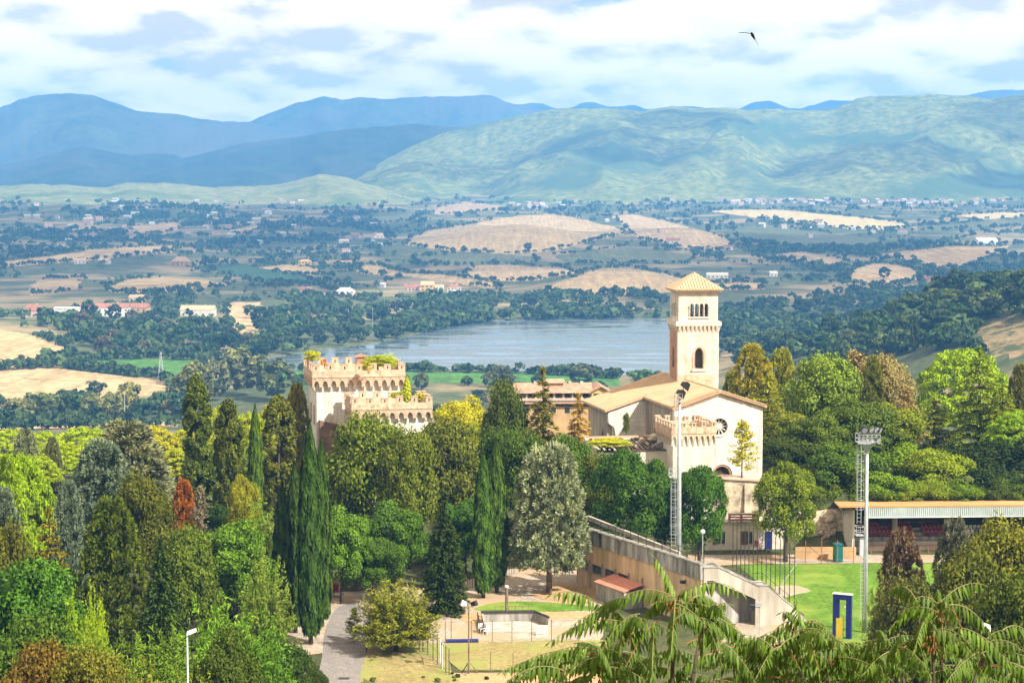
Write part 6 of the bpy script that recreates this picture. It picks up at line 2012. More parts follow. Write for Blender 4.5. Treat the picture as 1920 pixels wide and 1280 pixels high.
TREES = [
    # behind, left: pines and columns
    ('umbrella', 160, 798, 350, 170, PINE, 'broad bright green stone pine behind the silver cedars', 'stone_pine'),
    ('umbrella', 75, 806, 330, 120, PINE, 'smaller bright stone pine left of the silver cedars', 'stone_pine'),
    ('umbrella', 288, 795, 340, 120, (0.25, 0.25, 0.03), 'yellowish stone pine right of the silver cedars', 'stone_pine'),
    ('umbrella', 418, 752, 330, 110, (0.22, 0.26, 0.03), 'yellow green stone pine behind the two shaggy columns', 'stone_pine'),
    ('umbrella', 520, 748, 330, 110, YELLOW, 'yellow stone pine between the slim cypress and the castle', 'stone_pine'),
    ('umbrella', 215, 830, 320, 150, PINE, 'stone pine just behind the top of the silver cedar', 'stone_pine'),
    ('umbrella', 330, 838, 300, 120, YELLOW, 'yellow stone pine with a bare forked trunk by the shaggy column', 'stone_pine'),
    ('ivy', 368, 706, 262, 58, IVY, 'tallest shaggy ivy column left of the two others', 'ivy_clad_tree'),
    ('ivy', 428, 752, 240, 60, (0.065, 0.085, 0.03), 'dark shaggy ivy column between the tall column and the slim cypress', 'ivy_clad_tree'),
    ('cypress', 478, 760, 245, 30, CYPL, 'slim lone cypress between two shaggy ivy columns', 'cypress_tree'),
    ('ivy', 521, 744, 252, 68, (0.10, 0.11, 0.035), 'thick shaggy ivy column right of the slim cypress', 'ivy_clad_tree'),
    ('tufts', 556, 716, 268, 66, (0.20, 0.19, 0.05), 'golden green spiky conifer touching the castle on its left', 'conifer_tree'),
    ('tufts', 236, 784, 236, 200, SILVER, 'large silvery cedar with a broad pointed crown', 'blue_cedar'),
    ('tufts', 190, 822, 226, 150, BLUE, 'blue green cedar in front of the large silvery one', 'blue_cedar'),
    ('tufts', 48, 802, 290, 60, SILVER, 'small silvery cedar at the far left edge of the pines', 'blue_cedar'),
    ('tufts', 98, 818, 285, 42, (0.20, 0.21, 0.11), 'thin grey green cedar beside the small silvery one', 'blue_cedar'),
    ('tufts', 296, 862, 240, 70, SILVER, 'pale cedar half hidden at the right skirt of the large silvery one', 'blue_cedar'),
    ('umbrella', 32, 836, 205, 165, (0.16, 0.25, 0.02), 'big vivid green stone pine dome at the left edge', 'stone_pine'),
    ('tufts', 8, 912, 180, 90, BLUE, 'blue spruce cut by the left edge of the picture', 'blue_spruce'),
    ('tufts', 128, 900, 195, 80, BLUE, 'low blue cedar between the vivid dome and the brown pine', 'blue_cedar'),
    ('cedar', 92, 948, 178, 140, (0.14, 0.12, 0.03), 'thinning brownish pine with a bare lower trunk', 'pine_tree'),
    ('coarse', 268, 888, 205, 130, (0.075, 0.088, 0.022), 'dark olive conifer below the large silvery cedar', 'conifer_tree'),
    ('tufts', 208, 930, 178, 150, (0.085, 0.115, 0.028), 'bushy olive conifer in front of the dark olive one', 'conifer_tree'),
    ('tufts', 344, 894, 215, 62, (0.30, 0.10, 0.035), 'dead rust red conifer between the silver cedar and the columns', 'dead_conifer'),
    ('airy', 376, 905, 210, 70, GREY, 'bare grey bush beside the dead red conifer', 'bare_bush'),
    ('roundlow', 456, 886, 225, 66, (0.20, 0.20, 0.03), 'yellow bush at the foot of the slim cypress', 'bush'),
    ('round', 395, 942, 232, 90, DARK, 'dark shaded tree between the dead conifer and the columns', 'broadleaf_tree'),  # shade of the gap put into the dark leaf colour
    # left slope
    ('sprays', 505, 905, 205, 190, (0.11, 0.17, 0.05), 'pale green spreading tree left of the big cypress group', 'broadleaf_tree'),
    ('round', 440, 975, 190, 170, GREEN, 'mid green tree below the shaggy columns', 'broadleaf_tree'),
    ('coarse', 345, 985, 180, 130, (0.075, 0.11, 0.03), 'olive shrub mass under the dead red conifer', 'broadleaf_tree'),
    ('conifer', 300, 1005, 165, 130, DARK, 'dark green low conifer right of the bushy olive one', 'conifer_tree'),
    ('sprays', 495, 1000, 175, 150, (0.085, 0.13, 0.045), 'grey green tree hanging beside the dark cypress group', 'broadleaf_tree'),
    ('round', 50, 1040, 150, 240, (0.05, 0.115, 0.022), 'large deep green tree at the left edge below the pine', 'broadleaf_tree'),
    ('coarse', 5, 980, 165, 130, (0.09, 0.10, 0.03), 'brownish tree at the left edge above the deep green one', 'broadleaf_tree'),
    ('sprays', 150, 1072, 146, 150, (0.12, 0.20, 0.02), 'bright green sapling with upright leafy shoots', 'sapling'),
    ('sprays', 176, 1060, 150, 70, (0.20, 0.26, 0.02), 'small yellow green sapling beside the bright green one', 'sapling'),
    ('sprays', 408, 1075, 140, 250, (0.075, 0.15, 0.028), 'wide feathery tree left of the cypress group with rust tinged tips', 'tree_of_heaven'),
    ('sprays', 300, 1125, 130, 230, (0.075, 0.125, 0.03), 'feathery olive tree behind the slim street lamp', 'tree_of_heaven'),
    ('sprays', 480, 1110, 132, 200, (0.06, 0.125, 0.026), 'feathery green tree at the foot of the cypress group', 'tree_of_heaven'),
    ('sprays', 200, 1140, 128, 200, (0.08, 0.13, 0.03), 'feathery olive tree below the small yellow sapling', 'tree_of_heaven'),
    ('coarse', 60, 1150, 122, 210, (0.06, 0.11, 0.026), 'olive green bush mass near the bottom left corner', 'broadleaf_tree'),
    ('coarse', 70, 1205, 108, 190, (0.11, 0.075, 0.028), 'reddish brown bush in the bottom left corner', 'bush'),
    ('sprays', 250, 1205, 112, 210, (0.11, 0.11, 0.03), 'low feathery bush left of the street lamp at the bottom', 'tree_of_heaven'),
    ('coarse', 160, 1215, 106, 150, (0.10, 0.10, 0.03), 'brown green bush between the red bush and the feathery one', 'bush'),
    ('roundlow', 420, 1190, 118, 170, (0.05, 0.075, 0.02), 'dark bush right of the street lamp', 'bush'),
    ('roundlow', 515, 1190, 140, 170, (0.035, 0.065, 0.02), 'dark bush left of the grey road at the bottom', 'bush'),
    ('sprays', 355, 1225, 104, 190, (0.09, 0.115, 0.03), 'low feathery bush right behind the lamp foot', 'tree_of_heaven'),
    ('roundlow', 590, 1250, 160, 60, (0.04, 0.06, 0.02), 'small dark shrub on the edge of the grey road', 'bush'),
    # cypress group and the middle
    ('cypress', 529, 905, 192, 42, CYP, 'leftmost cypress of the tall dark group by the road', 'cypress_tree'),
    ('cypress', 552, 868, 194, 44, CYP, 'second cypress from the left in the tall dark group', 'cypress_tree'),
    ('cypress', 580, 792, 189, 50, CYP, 'tallest cypress at the front of the dark group by the road', 'cypress_tree'),
    ('cypress', 602, 828, 197, 40, (0.03, 0.055, 0.014), 'rightmost cypress of the tall dark group by the road', 'cypress_tree'),
    ('coarse', 688, 778, 232, 160, (0.095, 0.125, 0.028), 'large olive oak in front of the tall castle tower', 'oak_tree'),
    ('coarse', 640, 840, 236, 110, DARK, 'dark tree at the foot of the castle left corner', 'oak_tree'),
    ('coarse', 826, 786, 236, 160, (0.085, 0.105, 0.035), 'large grey green oak in front of the lower castle block', 'oak_tree'),
    ('coarse', 765, 800, 228, 110, (0.10, 0.12, 0.03), 'olive oak filling the gap before the castle', 'oak_tree'),
    ('round', 862, 742, 300, 110, (0.30, 0.30, 0.03), 'bright yellow green tree right of the lower castle block', 'broadleaf_tree'),
    ('round', 895, 790, 262, 70, (0.20, 0.22, 0.03), 'small yellowish tree below the bright yellow green one', 'broadleaf_tree'),
    ('coarse', 945, 714, 262, 90, (0.055, 0.08, 0.024), 'dark upright oak left of the bare firs', 'oak_tree'),
    ('coarse', 945, 800, 246, 120, (0.06, 0.095, 0.022), 'green oak below the dark upright one', 'oak_tree'),
    ('coarse', 990, 810, 240, 110, HOLM, 'holm oak between the castle trees and the silver cedar', 'oak_tree'),
    ('round', 1065, 814, 238, 120, (0.065, 0.115, 0.022), 'fresh green oak right behind the silver cedar', 'oak_tree'),
    ('sparse_fir', 1018, 686, 262, 124, (0.13, 0.125, 0.05), 'half bare fir with drooping branches before the apartment block', 'fir_tree'),
    ('sparse_fir', 1084, 736, 258, 100, (0.26, 0.16, 0.05), 'browning fir with drooping branches left of the church', 'fir_tree'),
    ('tuftsround', 1030, 828, 214, 148, (0.255, 0.30, 0.215), 'silver grey cedar with a clean trunk beside the stand', 'cedar_tree'),
    ('roundlow', 640, 955, 208, 130, (0.085, 0.165, 0.03), 'bright green tree right of the cypress group', 'broadleaf_tree'),
    ('roundlow', 735, 945, 214, 150, (0.055, 0.11, 0.022), 'deep green tree behind the dark conifer', 'broadleaf_tree'),
    ('roundlow', 872, 930, 224, 110, (0.05, 0.11, 0.03), 'deep green tree between the dark conifer and the cypress pair', 'broadleaf_tree'),
    ('roundlow', 700, 1005, 209, 120, (0.05, 0.10, 0.022), 'low green tree above the brown shed', 'broadleaf_tree'),
    ('conifer', 832, 938, 203, 112, (0.03, 0.048, 0.018), 'dark conifer left of the cypress pair', 'conifer_tree'),
    ('cypress', 906, 850, 211, 42, (0.035, 0.072, 0.016), 'left cypress of the pair by the yard', 'cypress_tree'),
    ('cypress', 931, 824, 214, 42, (0.033, 0.066, 0.016), 'right and taller cypress of the pair by the yard', 'cypress_tree'),
    ('spikyshrub', 742, 1068, 186, 205, (0.12, 0.14, 0.028), 'round spiky leaved tree standing beside the grey road', 'fig_tree'),
    ('airy', 664, 1135, 190, 46, (0.09, 0.10, 0.03), 'thin little shrub in the pale yard by the road', 'shrub'),
    ('roundlow', 626, 1092, 212, 26, (0.36, 0.05, 0.03), 'small red flowering shrub in the pale yard', 'shrub'),
    ('roundlow', 985, 1000, 236, 90, HOLM, 'dark tree behind the silver cedar trunk', 'broadleaf_tree'),
    ('roundlow', 1075, 960, 240, 80, (0.05, 0.085, 0.025), 'dark tree between the silver cedar and the stand', 'broadleaf_tree'),
    # around the church
    ('roundlow', 1186, 838, 226, 160, (0.045, 0.095, 0.018), 'dense dark green tree before the roofless outbuilding', 'broadleaf_tree'),
    ('roundlow', 1312, 866, 226, 118, (0.045, 0.10, 0.018), 'dense green tree right of the tall slim floodlight mast', 'broadleaf_tree'),
    ('roundlow', 1248, 900, 230, 110, (0.035, 0.07, 0.016), 'dark tree behind the tall slim floodlight mast', 'broadleaf_tree'),
    ('airy', 1392, 784, 244, 78, (0.30, 0.28, 0.05), 'young airy yellow green tree in front of the church facade', 'sapling', 'tree', 908),
    ('roundlow', 1475, 864, 232, 132, (0.11, 0.15, 0.022), 'rounded olive green tree right of the church facade', 'broadleaf_tree'),
    ('tufts', 1412, 644, 292, 110, (0.27, 0.26, 0.06), 'golden feathery conifer right behind the bell tower', 'conifer_tree'),
    ('tufts', 1466, 650, 300, 80, (0.25, 0.25, 0.06), 'narrow golden conifer beside the feathery one', 'conifer_tree'),
    ('cedar', 1440, 700, 285, 130, (0.20, 0.21, 0.04), 'yellow green layered cedar behind the church facade', 'cedar_tree'),
    ('coarse', 1548, 664, 275, 150, (0.15, 0.21, 0.055), 'pale green feathery tree behind the right trees', 'broadleaf_tree'),
    ('airy', 1606, 650, 310, 120, TAN, 'tan half bare tree behind the pale green one', 'bare_tree'),
    ('coarse', 1660, 668, 300, 110, (0.26, 0.22, 0.10), 'tan brown tree left of the big stone pine', 'broadleaf_tree'),
    ('airy', 1700, 720, 270, 90, TAN, 'tan half bare tree in front of the big stone pine', 'bare_tree'),
    ('tufts', 1636, 665, 296, 60, (0.16, 0.17, 0.06), 'dark tipped narrow conifer among the tan trees', 'conifer_tree'),
    ('umbrella', 1806, 646, 330, 215, (0.19, 0.27, 0.02), 'huge vivid yellow green stone pine dome', 'stone_pine'),
    ('cedar', 1838, 648, 272, 150, CEDAR, 'layered cedar with a dark spiry top before the huge pine', 'cedar_tree'),
    ('cedar', 1752, 745, 275, 130, (0.19, 0.21, 0.05), 'lower layered cedar left of the spiry one', 'cedar_tree'),
    ('round', 1600, 748, 262, 190, (0.065, 0.095, 0.020), 'big dark holm oak behind the right floodlight mast', 'oak_tree'),
    ('round', 1530, 775, 258, 140, (0.075, 0.11, 0.025), 'holm oak above the rounded olive green tree', 'oak_tree'),
    ('round', 1672, 752, 268, 160, (0.12, 0.16, 0.022), 'sunlit holm oak right of the big dark one', 'oak_tree'),
    ('round', 1690, 835, 258, 180, (0.10, 0.16, 0.018), 'bright green tree behind the grandstand roof', 'oak_tree'),
    ('round', 1560, 860, 254, 150, (0.055, 0.095, 0.018), 'dark green tree above the rock face', 'oak_tree'),
    ('round', 1622, 880, 252, 150, (0.06, 0.105, 0.018), 'dark green tree behind the end of the grandstand', 'oak_tree'),
    ('umbrella', 1912, 765, 262, 150, (0.14, 0.24, 0.02), 'vivid green pine at the right edge above the grandstand', 'stone_pine'),
    ('tufts', 1912, 680, 290, 60, (0.14, 0.14, 0.05), 'dark narrow conifer at the right edge', 'conifer_tree'),
    ('coarse', 1800, 838, 258, 190, (0.02, 0.034, 0.012), 'dark shaded trees behind the grandstand roof', 'oak_tree'),  # near-black leaf colour paints the shade below the pine
    ('coarse', 1895, 826, 258, 190, (0.02, 0.034, 0.012), 'dark shaded tree at the right edge behind the grandstand roof', 'oak_tree'),  # shade painted by the same near-black leaf colour
    # before the pitch, right
    ('tufts', 1692, 990, 172, 120, (0.19, 0.13, 0.10), 'reddish grey thin tree before the grandstand', 'olive_tree'),
    ('sprays', 1672, 1030, 166, 140, (0.10, 0.115, 0.06), 'grey green tree under the reddish grey one', 'olive_tree'),
    ('tufts', 1790, 968, 168, 110, (0.16, 0.165, 0.14), 'silvery grey pointed tree before the grandstand', 'olive_tree'),
    ('coarse', 1872, 980, 160, 200, (0.12, 0.12, 0.03), 'olive brown tree at the right before the grandstand', 'broadleaf_tree'),
    ('coarse', 1830, 1040, 150, 170, (0.075, 0.09, 0.025), 'dark olive tree below the olive brown one', 'broadleaf_tree'),
    ('coarse', 1905, 1080, 135, 170, (0.06, 0.085, 0.02), 'dark green tree at the right edge behind the fronds', 'broadleaf_tree'),
    ('coarse', 1720, 1085, 150, 150, (0.075, 0.085, 0.04), 'grey olive bush at the foot of the reddish grey tree', 'bush'),
    # growth on the castle
    ('roundlow', 586, 656, 262, 34, (0.31, 0.33, 0.03), 'yellow bush growing on the left corner of the castle top', 'bush', 'bush', 684),
    ('airy', 608, 672, 258, 24, (0.45, 0.20, 0.04), 'orange wisp of shrub beside the yellow bush on the castle', 'bush', 'bush', 690),
    ('roundlow', 708, 666, 262, 60, (0.30, 0.33, 0.03), 'yellow bush at the right of the castle top', 'bush', 'bush', 694),
    ('sprays', 728, 657, 264, 52, (0.26, 0.34, 0.03), 'greener bush at the right end of the castle top', 'bush', 'bush', 692),
    ('airy', 690, 676, 257, 34, (0.32, 0.31, 0.03), 'thin yellow growth along the merlons of the castle', 'bush', 'bush', 700),
    ('cypress', 763, 705, 255, 16, (0.30, 0.32, 0.04), 'pointed yellow green shrub against the castle wall above the lower block', 'shrub', 'shrub', 756),
    ('roundlow', 748, 736, 254, 36, (0.26, 0.26, 0.03), 'low green growth on the roof of the lower castle block', 'bush', 'bush', 752),
    ('roundlow', 786, 738, 254, 24, (0.30, 0.32, 0.04), 'yellow tuft at the right rear of the lower castle block', 'bush', 'bush', 754),
    ('roundlow', 1140, 822, 244.5, 88, (0.34, 0.36, 0.02), 'low yellow green bush along the roofless outbuilding', 'bush', 'bush', 842),
    ('roundlow', 1174, 772, 256, 14, (0.10, 0.13, 0.03), 'ivy strip on the broken transept edge', 'ivy', 'ivy', 826),
    # more of the pine canopy at the left, and of the wood at the right
    ('umbrella', 20, 802, 365, 130, PINE, 'bright stone pine far back at the left edge', 'stone_pine'),
    ('umbrella', 118, 826, 300, 130, (0.20, 0.27, 0.02), 'bright stone pine between the two small silvery cedars', 'stone_pine'),
    ('umbrella', 250, 806, 370, 150, (0.22, 0.26, 0.02), 'distant stone pine peeping over the silvery cedar', 'stone_pine'),
    ('umbrella', 372, 790, 370, 120, YELLOW, 'distant yellow pine between the silver cedar and the tall column', 'stone_pine'),
    ('umbrella', 60, 850, 280, 120, (0.18, 0.24, 0.02), 'green pine behind the vivid dome', 'stone_pine'),
    ('umbrella', 470, 770, 300, 110, (0.22, 0.25, 0.03), 'yellow green pine behind the slim cypress', 'stone_pine'),
    ('round', 385, 840, 300, 100, GREEN, 'green tree in the gap behind the dead conifer', 'broadleaf_tree'),
    ('round', 480, 850, 285, 110, (0.08, 0.11, 0.03), 'olive tree behind the foot of the slim cypress', 'broadleaf_tree'),
    ('round', 550, 810, 280, 90, OLIVE, 'olive tree at the castle left corner', 'broadleaf_tree'),
    ('round', 1590, 830, 250, 170, (0.06, 0.10, 0.02), 'leafy oak just left of the right floodlight mast', 'oak_tree'),
    ('round', 1760, 840, 252, 150, (0.14, 0.19, 0.02), 'sunlit tree behind the middle of the grandstand', 'oak_tree'),
    ('round', 1655, 880, 247, 140, (0.10, 0.16, 0.02), 'bright low tree touching the grandstand roof', 'oak_tree'),
    ('roundlow', 1535, 905, 247, 110, (0.08, 0.115, 0.02), 'low tree over the rock face', 'oak_tree'),
    ('roundlow', 1735, 895, 247, 120, (0.13, 0.19, 0.02), 'low sunlit tree behind the grandstand roof', 'oak_tree'),
    ('coarse', 1850, 880, 250, 170, (0.02, 0.034, 0.012), 'low dark tree behind the right part of the grandstand roof', 'oak_tree'),  # leaf colour darkened to stand for shade here too
    ('cedar', 1880, 720, 268, 120, (0.15, 0.19, 0.03), 'layered cedar at the right edge below the huge pine', 'cedar_tree'),
    ('coarse', 1480, 770, 268, 110, (0.13, 0.16, 0.03), 'olive tree close to the right corner of the church', 'oak_tree'),
    ('coarse', 1470, 820, 255, 90, (0.04, 0.06, 0.02), 'dark tree in the shade of the church right corner', 'oak_tree'),  # its shade is painted by a dark leaf colour
    ('coarse', 1120, 852, 236, 90, (0.09, 0.12, 0.025), 'olive tree under the left end of the roofless outbuilding', 'oak_tree'),
    ('roundlow', 1800, 908, 246, 110, (0.10, 0.16, 0.02), 'low green bush right behind the grandstand roof', 'bush'),
    ('roundlow', 1885, 912, 246, 120, (0.05, 0.08, 0.02), 'low dark bush at the right end behind the grandstand roof', 'bush'),
    ('roundlow', 1690, 916, 245.5, 90, (0.12, 0.17, 0.02), 'low sunlit bush behind the grandstand roof', 'bush'),
    ('tufts', 1375, 690, 300, 60, (0.15, 0.17, 0.07), 'grey green tree beside the bell tower foot', 'conifer_tree'),
]
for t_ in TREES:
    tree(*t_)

# ------------------------------------------------------------------ valley trees: the nearest as things, the rest as one wood
VAL = []
for i in range(4):
    a = crown_round(20, 34, 9.0, 0.4, 0.62, 0.14)
    a[-1] = leaf_arrays(rdir(60) * np.array([3, 3, 3]) + np.array([0, 0, 5]), rdir(60), 1.2, 0.9, tone=rng.random(60) * 0.3)  # core leaves of low tone, painted as inner shade
    VAL.append(leaf_mesh('valley_tree', a))


def valley_tree(p, w, h, col, label, group):
    o = bpy.data.objects.new('valley_tree', random.choice(VAL))
    link(o); o.location = (p.x, p.y, p.z - 0.5); o.scale = (w / 9, w / 9, h / 10); o.rotation_euler = (0, 0, random.uniform(0, 6.28))
    j = random.uniform(0.75, 1.25)
    o.color = (col[0] * j * random.uniform(0.85, 1.2), col[1] * j, col[2] * j, 1)
    tag(o, label, 'tree', group)


def fill_trees(poly, n, wr, hr, cols, label, group, seed, y0=500, mind=0.0):
    rnd = random.Random(seed)
    xs = [p[0] for p in poly]; ys = [p[1] for p in poly]
    k = 0; tries = 0
    pts = []
    while k < n and tries < n * 40:
        tries += 1
        x, y = rnd.uniform(min(xs), max(xs)), rnd.uniform(min(ys), max(ys))
        if not pip(np.array([x]), np.array([y]), poly)[0]: continue
        if mind and any((x - a) ** 2 + (2 * (y - b)) ** 2 < mind ** 2 for a, b in pts): continue
        p = hit(x, y, y0)
        if p is None or bool(pip(np.array([p.x]), np.array([p.y]), LAKE_W)[0]): continue
        pts.append((x, y))
        w = rnd.uniform(*wr)
        ci = rnd.choice(cols)
        hue = 'brownish grey' if ci[0] > ci[1] * 0.9 and ci[0] > 0.1 else 'yellow green' if ci[0] > 0.1 else 'mid green' if ci[1] > 0.09 else 'dark green'
        valley_tree(p, w, w * rnd.uniform(*hr), ci, hue + ' ' + label, group)
        k += 1


VD = (0.040, 0.068, 0.030); VM = (0.060, 0.105, 0.032); VG = (0.115, 0.13, 0.055); VB = (0.13, 0.12, 0.085)
fill_trees([(70, 604), (150, 592), (330, 600), (420, 612), (440, 642), (540, 652), (580, 680), (450, 676), (330, 670), (190, 670), (140, 652)], 62, (10, 17), (0.75, 1.1), [VD, VD, VM, VB], 'rounded tree in the wood left of the lake', 'trees of the wood left of the lake', 1, mind=16)
fill_trees([(450, 594), (640, 576), (760, 566), (900, 572), (1100, 570), (1250, 566), (1250, 594), (1060, 595), (880, 603), (780, 622), (735, 642), (620, 660), (560, 664), (500, 630)], 82, (10, 17), (0.7, 1.0), [VD, VM, VM, (0.085, 0.15, 0.04)], 'rounded tree on the far shore of the lake', 'trees on the far shore of the lake', 2, mind=15)
fill_trees([(1352, 595), (1420, 568), (1560, 552), (1700, 548), (1920, 530), (1990, 530), (1990, 590), (1830, 606), (1790, 655), (1500, 700), (1352, 690)], 112, (11, 18), (0.65, 0.95), [VD, VM, VM, (0.085, 0.125, 0.04)], 'rounded tree on the wooded hill right of the lake', 'trees of the wooded hill right of the lake', 3, mind=17)
fill_trees([(760, 724), (900, 718), (1000, 716), (1160, 730), (1250, 730), (1250, 770), (1000, 770), (760, 780)], 15, (7, 12), (0.7, 1.0), [VM, VD, VG], 'rounded tree on the near shore of the lake', 'trees on the near shore of the lake', 4, mind=18)
fill_trees([(-10, 772), (330, 768), (345, 790), (-10, 796)], 24, (9, 16), (0.8, 1.1), [(0.16, 0.18, 0.06), (0.07, 0.13, 0.05), (0.05, 0.09, 0.05), (0.2, 0.2, 0.09)], 'bushy tree in the row below the left stubble fields', 'bushy trees below the left stubble fields', 5, mind=12)
for px, py, wpx, hpx, col, lab in [
        (452, 742, 100, 92, (0.13, 0.17, 0.075), 'broad pale willow right of the power pylon'), (512, 752, 92, 86, (0.10, 0.15, 0.06), 'round green willow nearest the castle'),
        (362, 768, 92, 92, (0.19, 0.20, 0.06), 'yellowish round tree behind the tall shaggy column'), (405, 752, 70, 80, (0.11, 0.14, 0.08), 'grey green tree between two pale willows'),
        (330, 764, 52, 44, (0.09, 0.11, 0.07), 'grey bush at the foot of the power pylon'), (180, 740, 40, 30, (0.05, 0.09, 0.05), 'lone dark bush in the left stubble'),
        (82, 684, 40, 24, (0.055, 0.09, 0.05), 'low dark bush between two left stubble fields'), (40, 676, 14, 14, (0.05, 0.07, 0.03), 'small bush in the left stubble field'),
        (990, 471, 17, 18, VD, 'lone dark round tree on the big stubble hill'), (1658, 522, 26, 22, VD, 'lone round tree in the right stubble field'),
        (728, 448, 22, 20, VD, 'round dark tree beside a white house on the left of the stubble hill'), (1328, 437, 12, 20, VD, 'upright dark tree in the right stubble strip'),
        (860, 408, 16, 12, VD, 'small dark tree on the far stubble patch'), (490, 612, 50, 40, VD, 'dark round tree right of the steep stubble field'),
        (1215, 742, 90, 56, (0.06, 0.12, 0.035), 'broad dark tree left of the bell tower foot'), (945, 735, 54, 56, (0.10, 0.13, 0.08), 'feathery grey tree on the near shore'),
        (1090, 724, 60, 44, (0.085, 0.12, 0.06), 'pale bush behind the apartment roof'), (1715, 668, 26, 90, VD, 'tall narrow dark cypress on the wooded right hill')]:
    p = hit(px, py, 500)
    valley_tree(p, wpx / F * p.y, hpx / F * p.y, col, lab, None)


def merged_trees(name, label, pts, seed, material='leaves', nq=38, kind='stuff'):
    """pts: (x, y, z, width, height, tone)"""
    r2 = np.random.default_rng(seed)
    pts = np.asarray(pts, float)
    n = len(pts)
    d = unit(r2.normal(size=(n, nq, 3)))
    d[..., 2] = np.where(d[..., 2] < -0.3, -d[..., 2], d[..., 2])
    rad = 0.75 + 0.3 * r2.random((n, nq, 1))
    c = pts[:, None, :3] + d * rad * np.stack([pts[:, 3] / 2, pts[:, 3] / 2, pts[:, 4] / 2], -1)[:, None, :] + np.array([0, 0, 1.0]) * (pts[:, 4] * 0.45)[:, None, None]
    nr = unit(d + r2.normal(size=d.shape) * 0.4)
    L = (pts[:, 3] * 0.27)[:, None] * r2.uniform(0.7, 1.2, (n, nq))
    tone = np.clip(pts[:, 5][:, None] + r2.normal(0, 0.15, (n, nq)), 0, 1)
    V, T = leaf_arrays(c.reshape(-1, 3), nr.reshape(-1, 3), L.ravel(), L.ravel() * 0.75, unit(r2.normal(size=(n * nq, 3))), tone.ravel())
    me = fast_mesh(name, V, np.arange(len(V)).reshape(-1, 4), MAT[material], tone=T)
    o = link(bpy.data.objects.new(name, me))
    tag(o, label, 'wood', kind=kind)
    return o


def woodland():
    rnd = np.random.default_rng(77)
    px, py, qx, qy, qz, cls, vis = (LAND[k] for k in ('px', 'py', 'qx', 'qy', 'qz', 'cls', 'vis'))
    ok = vis & (cls < 0) & (py > 352) & (py < 700) & (px > -120) & (px < 2040) & (qy > 700) & ~pip(qx, qy, LAKE_W)
    dens = fbm(qx / 260.0, qy / 330.0, 91, 4)
    fine = fbm(qx / 60.0, qy / 90.0, 92, 3)
    wgt = np.where(ok, np.clip((dens - 0.43) * 8, 0.03, 1.4) * np.clip((fine - 0.40) * 6, 0.03, 1.3), 0)
    # screen-area of a quad falls with distance squared times the row spacing: sample by area seen
    seen = np.abs(np.gradient(py, axis=0)) * np.abs(np.gradient(px, axis=1))
    wgt = wgt * np.minimum(seen, 30)
    # woods as the photograph has them
    for poly, f in (([(0, 395), (300, 380), (700, 372), (760, 400), (680, 450), (400, 470), (0, 480)], 4.5), ([(1370, 440), (1500, 462), (1650, 462), (1930, 430), (1930, 462), (1780, 462), (1650, 478), (1720, 500), (1590, 530), (1400, 470)], 4.5),
                    ([(1350, 530), (1600, 535), (1930, 490), (1930, 560), (1350, 600)], 3.2), ([(940, 395), (1160, 398), (1330, 385), (1330, 420), (1150, 402), (1030, 400)], 2.0),
                    ([(60, 590), (580, 640), (580, 680), (130, 668)], 6.0), ([(450, 560), (1250, 550), (1250, 598), (780, 625), (560, 664)], 6.0), ([(1352, 585), (1990, 525), (1990, 590), (1830, 606), (1790, 655), (1352, 700)], 14.0)):
        wgt = np.where(pip(px, py, poly), wgt * f, wgt)
    f = wgt.ravel() / wgt.sum()
    idx = rnd.choice(f.size, 11200, p=f)
    P = []
    for i in idx:
        Y = qy.ravel()[i]
        s = (3.6 + 9 * rnd.random() ** 2.2) * (1 + max(0, Y - 2600) / 5500)
        P.append((qx.ravel()[i] + rnd.uniform(-4, 4), Y + rnd.uniform(-8, 8), qz.ravel()[i], s, s * rnd.uniform(0.65, 1.05), np.clip(rnd.normal(0.38, 0.26), 0, 1)))
    # hedges along the fields
    for _, _, poly in FIELDS:
        m = len(poly)
        for a in range(m):
            (x1, y1), (x2, y2) = poly[a], poly[(a + 1) % m]
            ln = math.hypot(x2 - x1, (y2 - y1) * 2)
            if rnd.random() < 0.25: continue
            for t in np.arange(0, 1, 4.5 / max(ln, 8)):
                if rnd.random() < 0.3: continue
                p = hit(x1 + (x2 - x1) * t + rnd.uniform(-4, 4), y1 + (y2 - y1) * t + rnd.uniform(-1.5, 1.5), 500)
                if p is None or p.y < 600: continue
                s = rnd.uniform(3.5, 9) * (1 + max(0, p.y - 2600) / 6000)
                P.append((p.x, p.y, p.z, s, s * rnd.uniform(0.6, 1.0), np.clip(rnd.normal(0.3, 0.15), 0, 1)))
    o = merged_trees('woodland', 'woods and hedges spread over the whole valley floor', P, 5, nq=20)
    o.color = (0.052, 0.088, 0.034, 1)
    # canopy of the wooded slopes behind the lake: specks of tree over the hills
    # rough ground cover under the near trees
    G = []
    for k in range(1500):
        D = rnd.uniform(95, 330)
        X = rnd.uniform(-0.33, 0.33) * D
        a, b = to_px(X, D, gz(X, D))
        if D < 240 and 1290 < a < 2100 and D > 165: continue
        if 480 < a < 1330 and 165 < D < 229: continue
        if 1090 < a < 1450 and 228 < D < 285: continue
        if 560 < a < 830 and D > 245: continue
        s = rnd.uniform(1.2, 3.4)
        G.append((X, D, gz(X, D) - 0.3, s, s * rnd.uniform(0.5, 0.9), np.clip(rnd.normal(0.4, 0.2), 0, 1)))
    for k in range(16):   # tufts along the road bank and the yard edge
        a, b = rnd.uniform(690, 1000), rnd.uniform(1262, 1300)
        p = on_z(a, b, 0)
        s = rnd.uniform(0.25, 0.6)
        G.append((p.x, p.y, 0, s, s * 0.8, rnd.random()))
    o = merged_trees('undergrowth', 'rough green undergrowth under the near trees', G, 6, nq=60)
    o.color = (0.07, 0.095, 0.028, 1)


woodland()


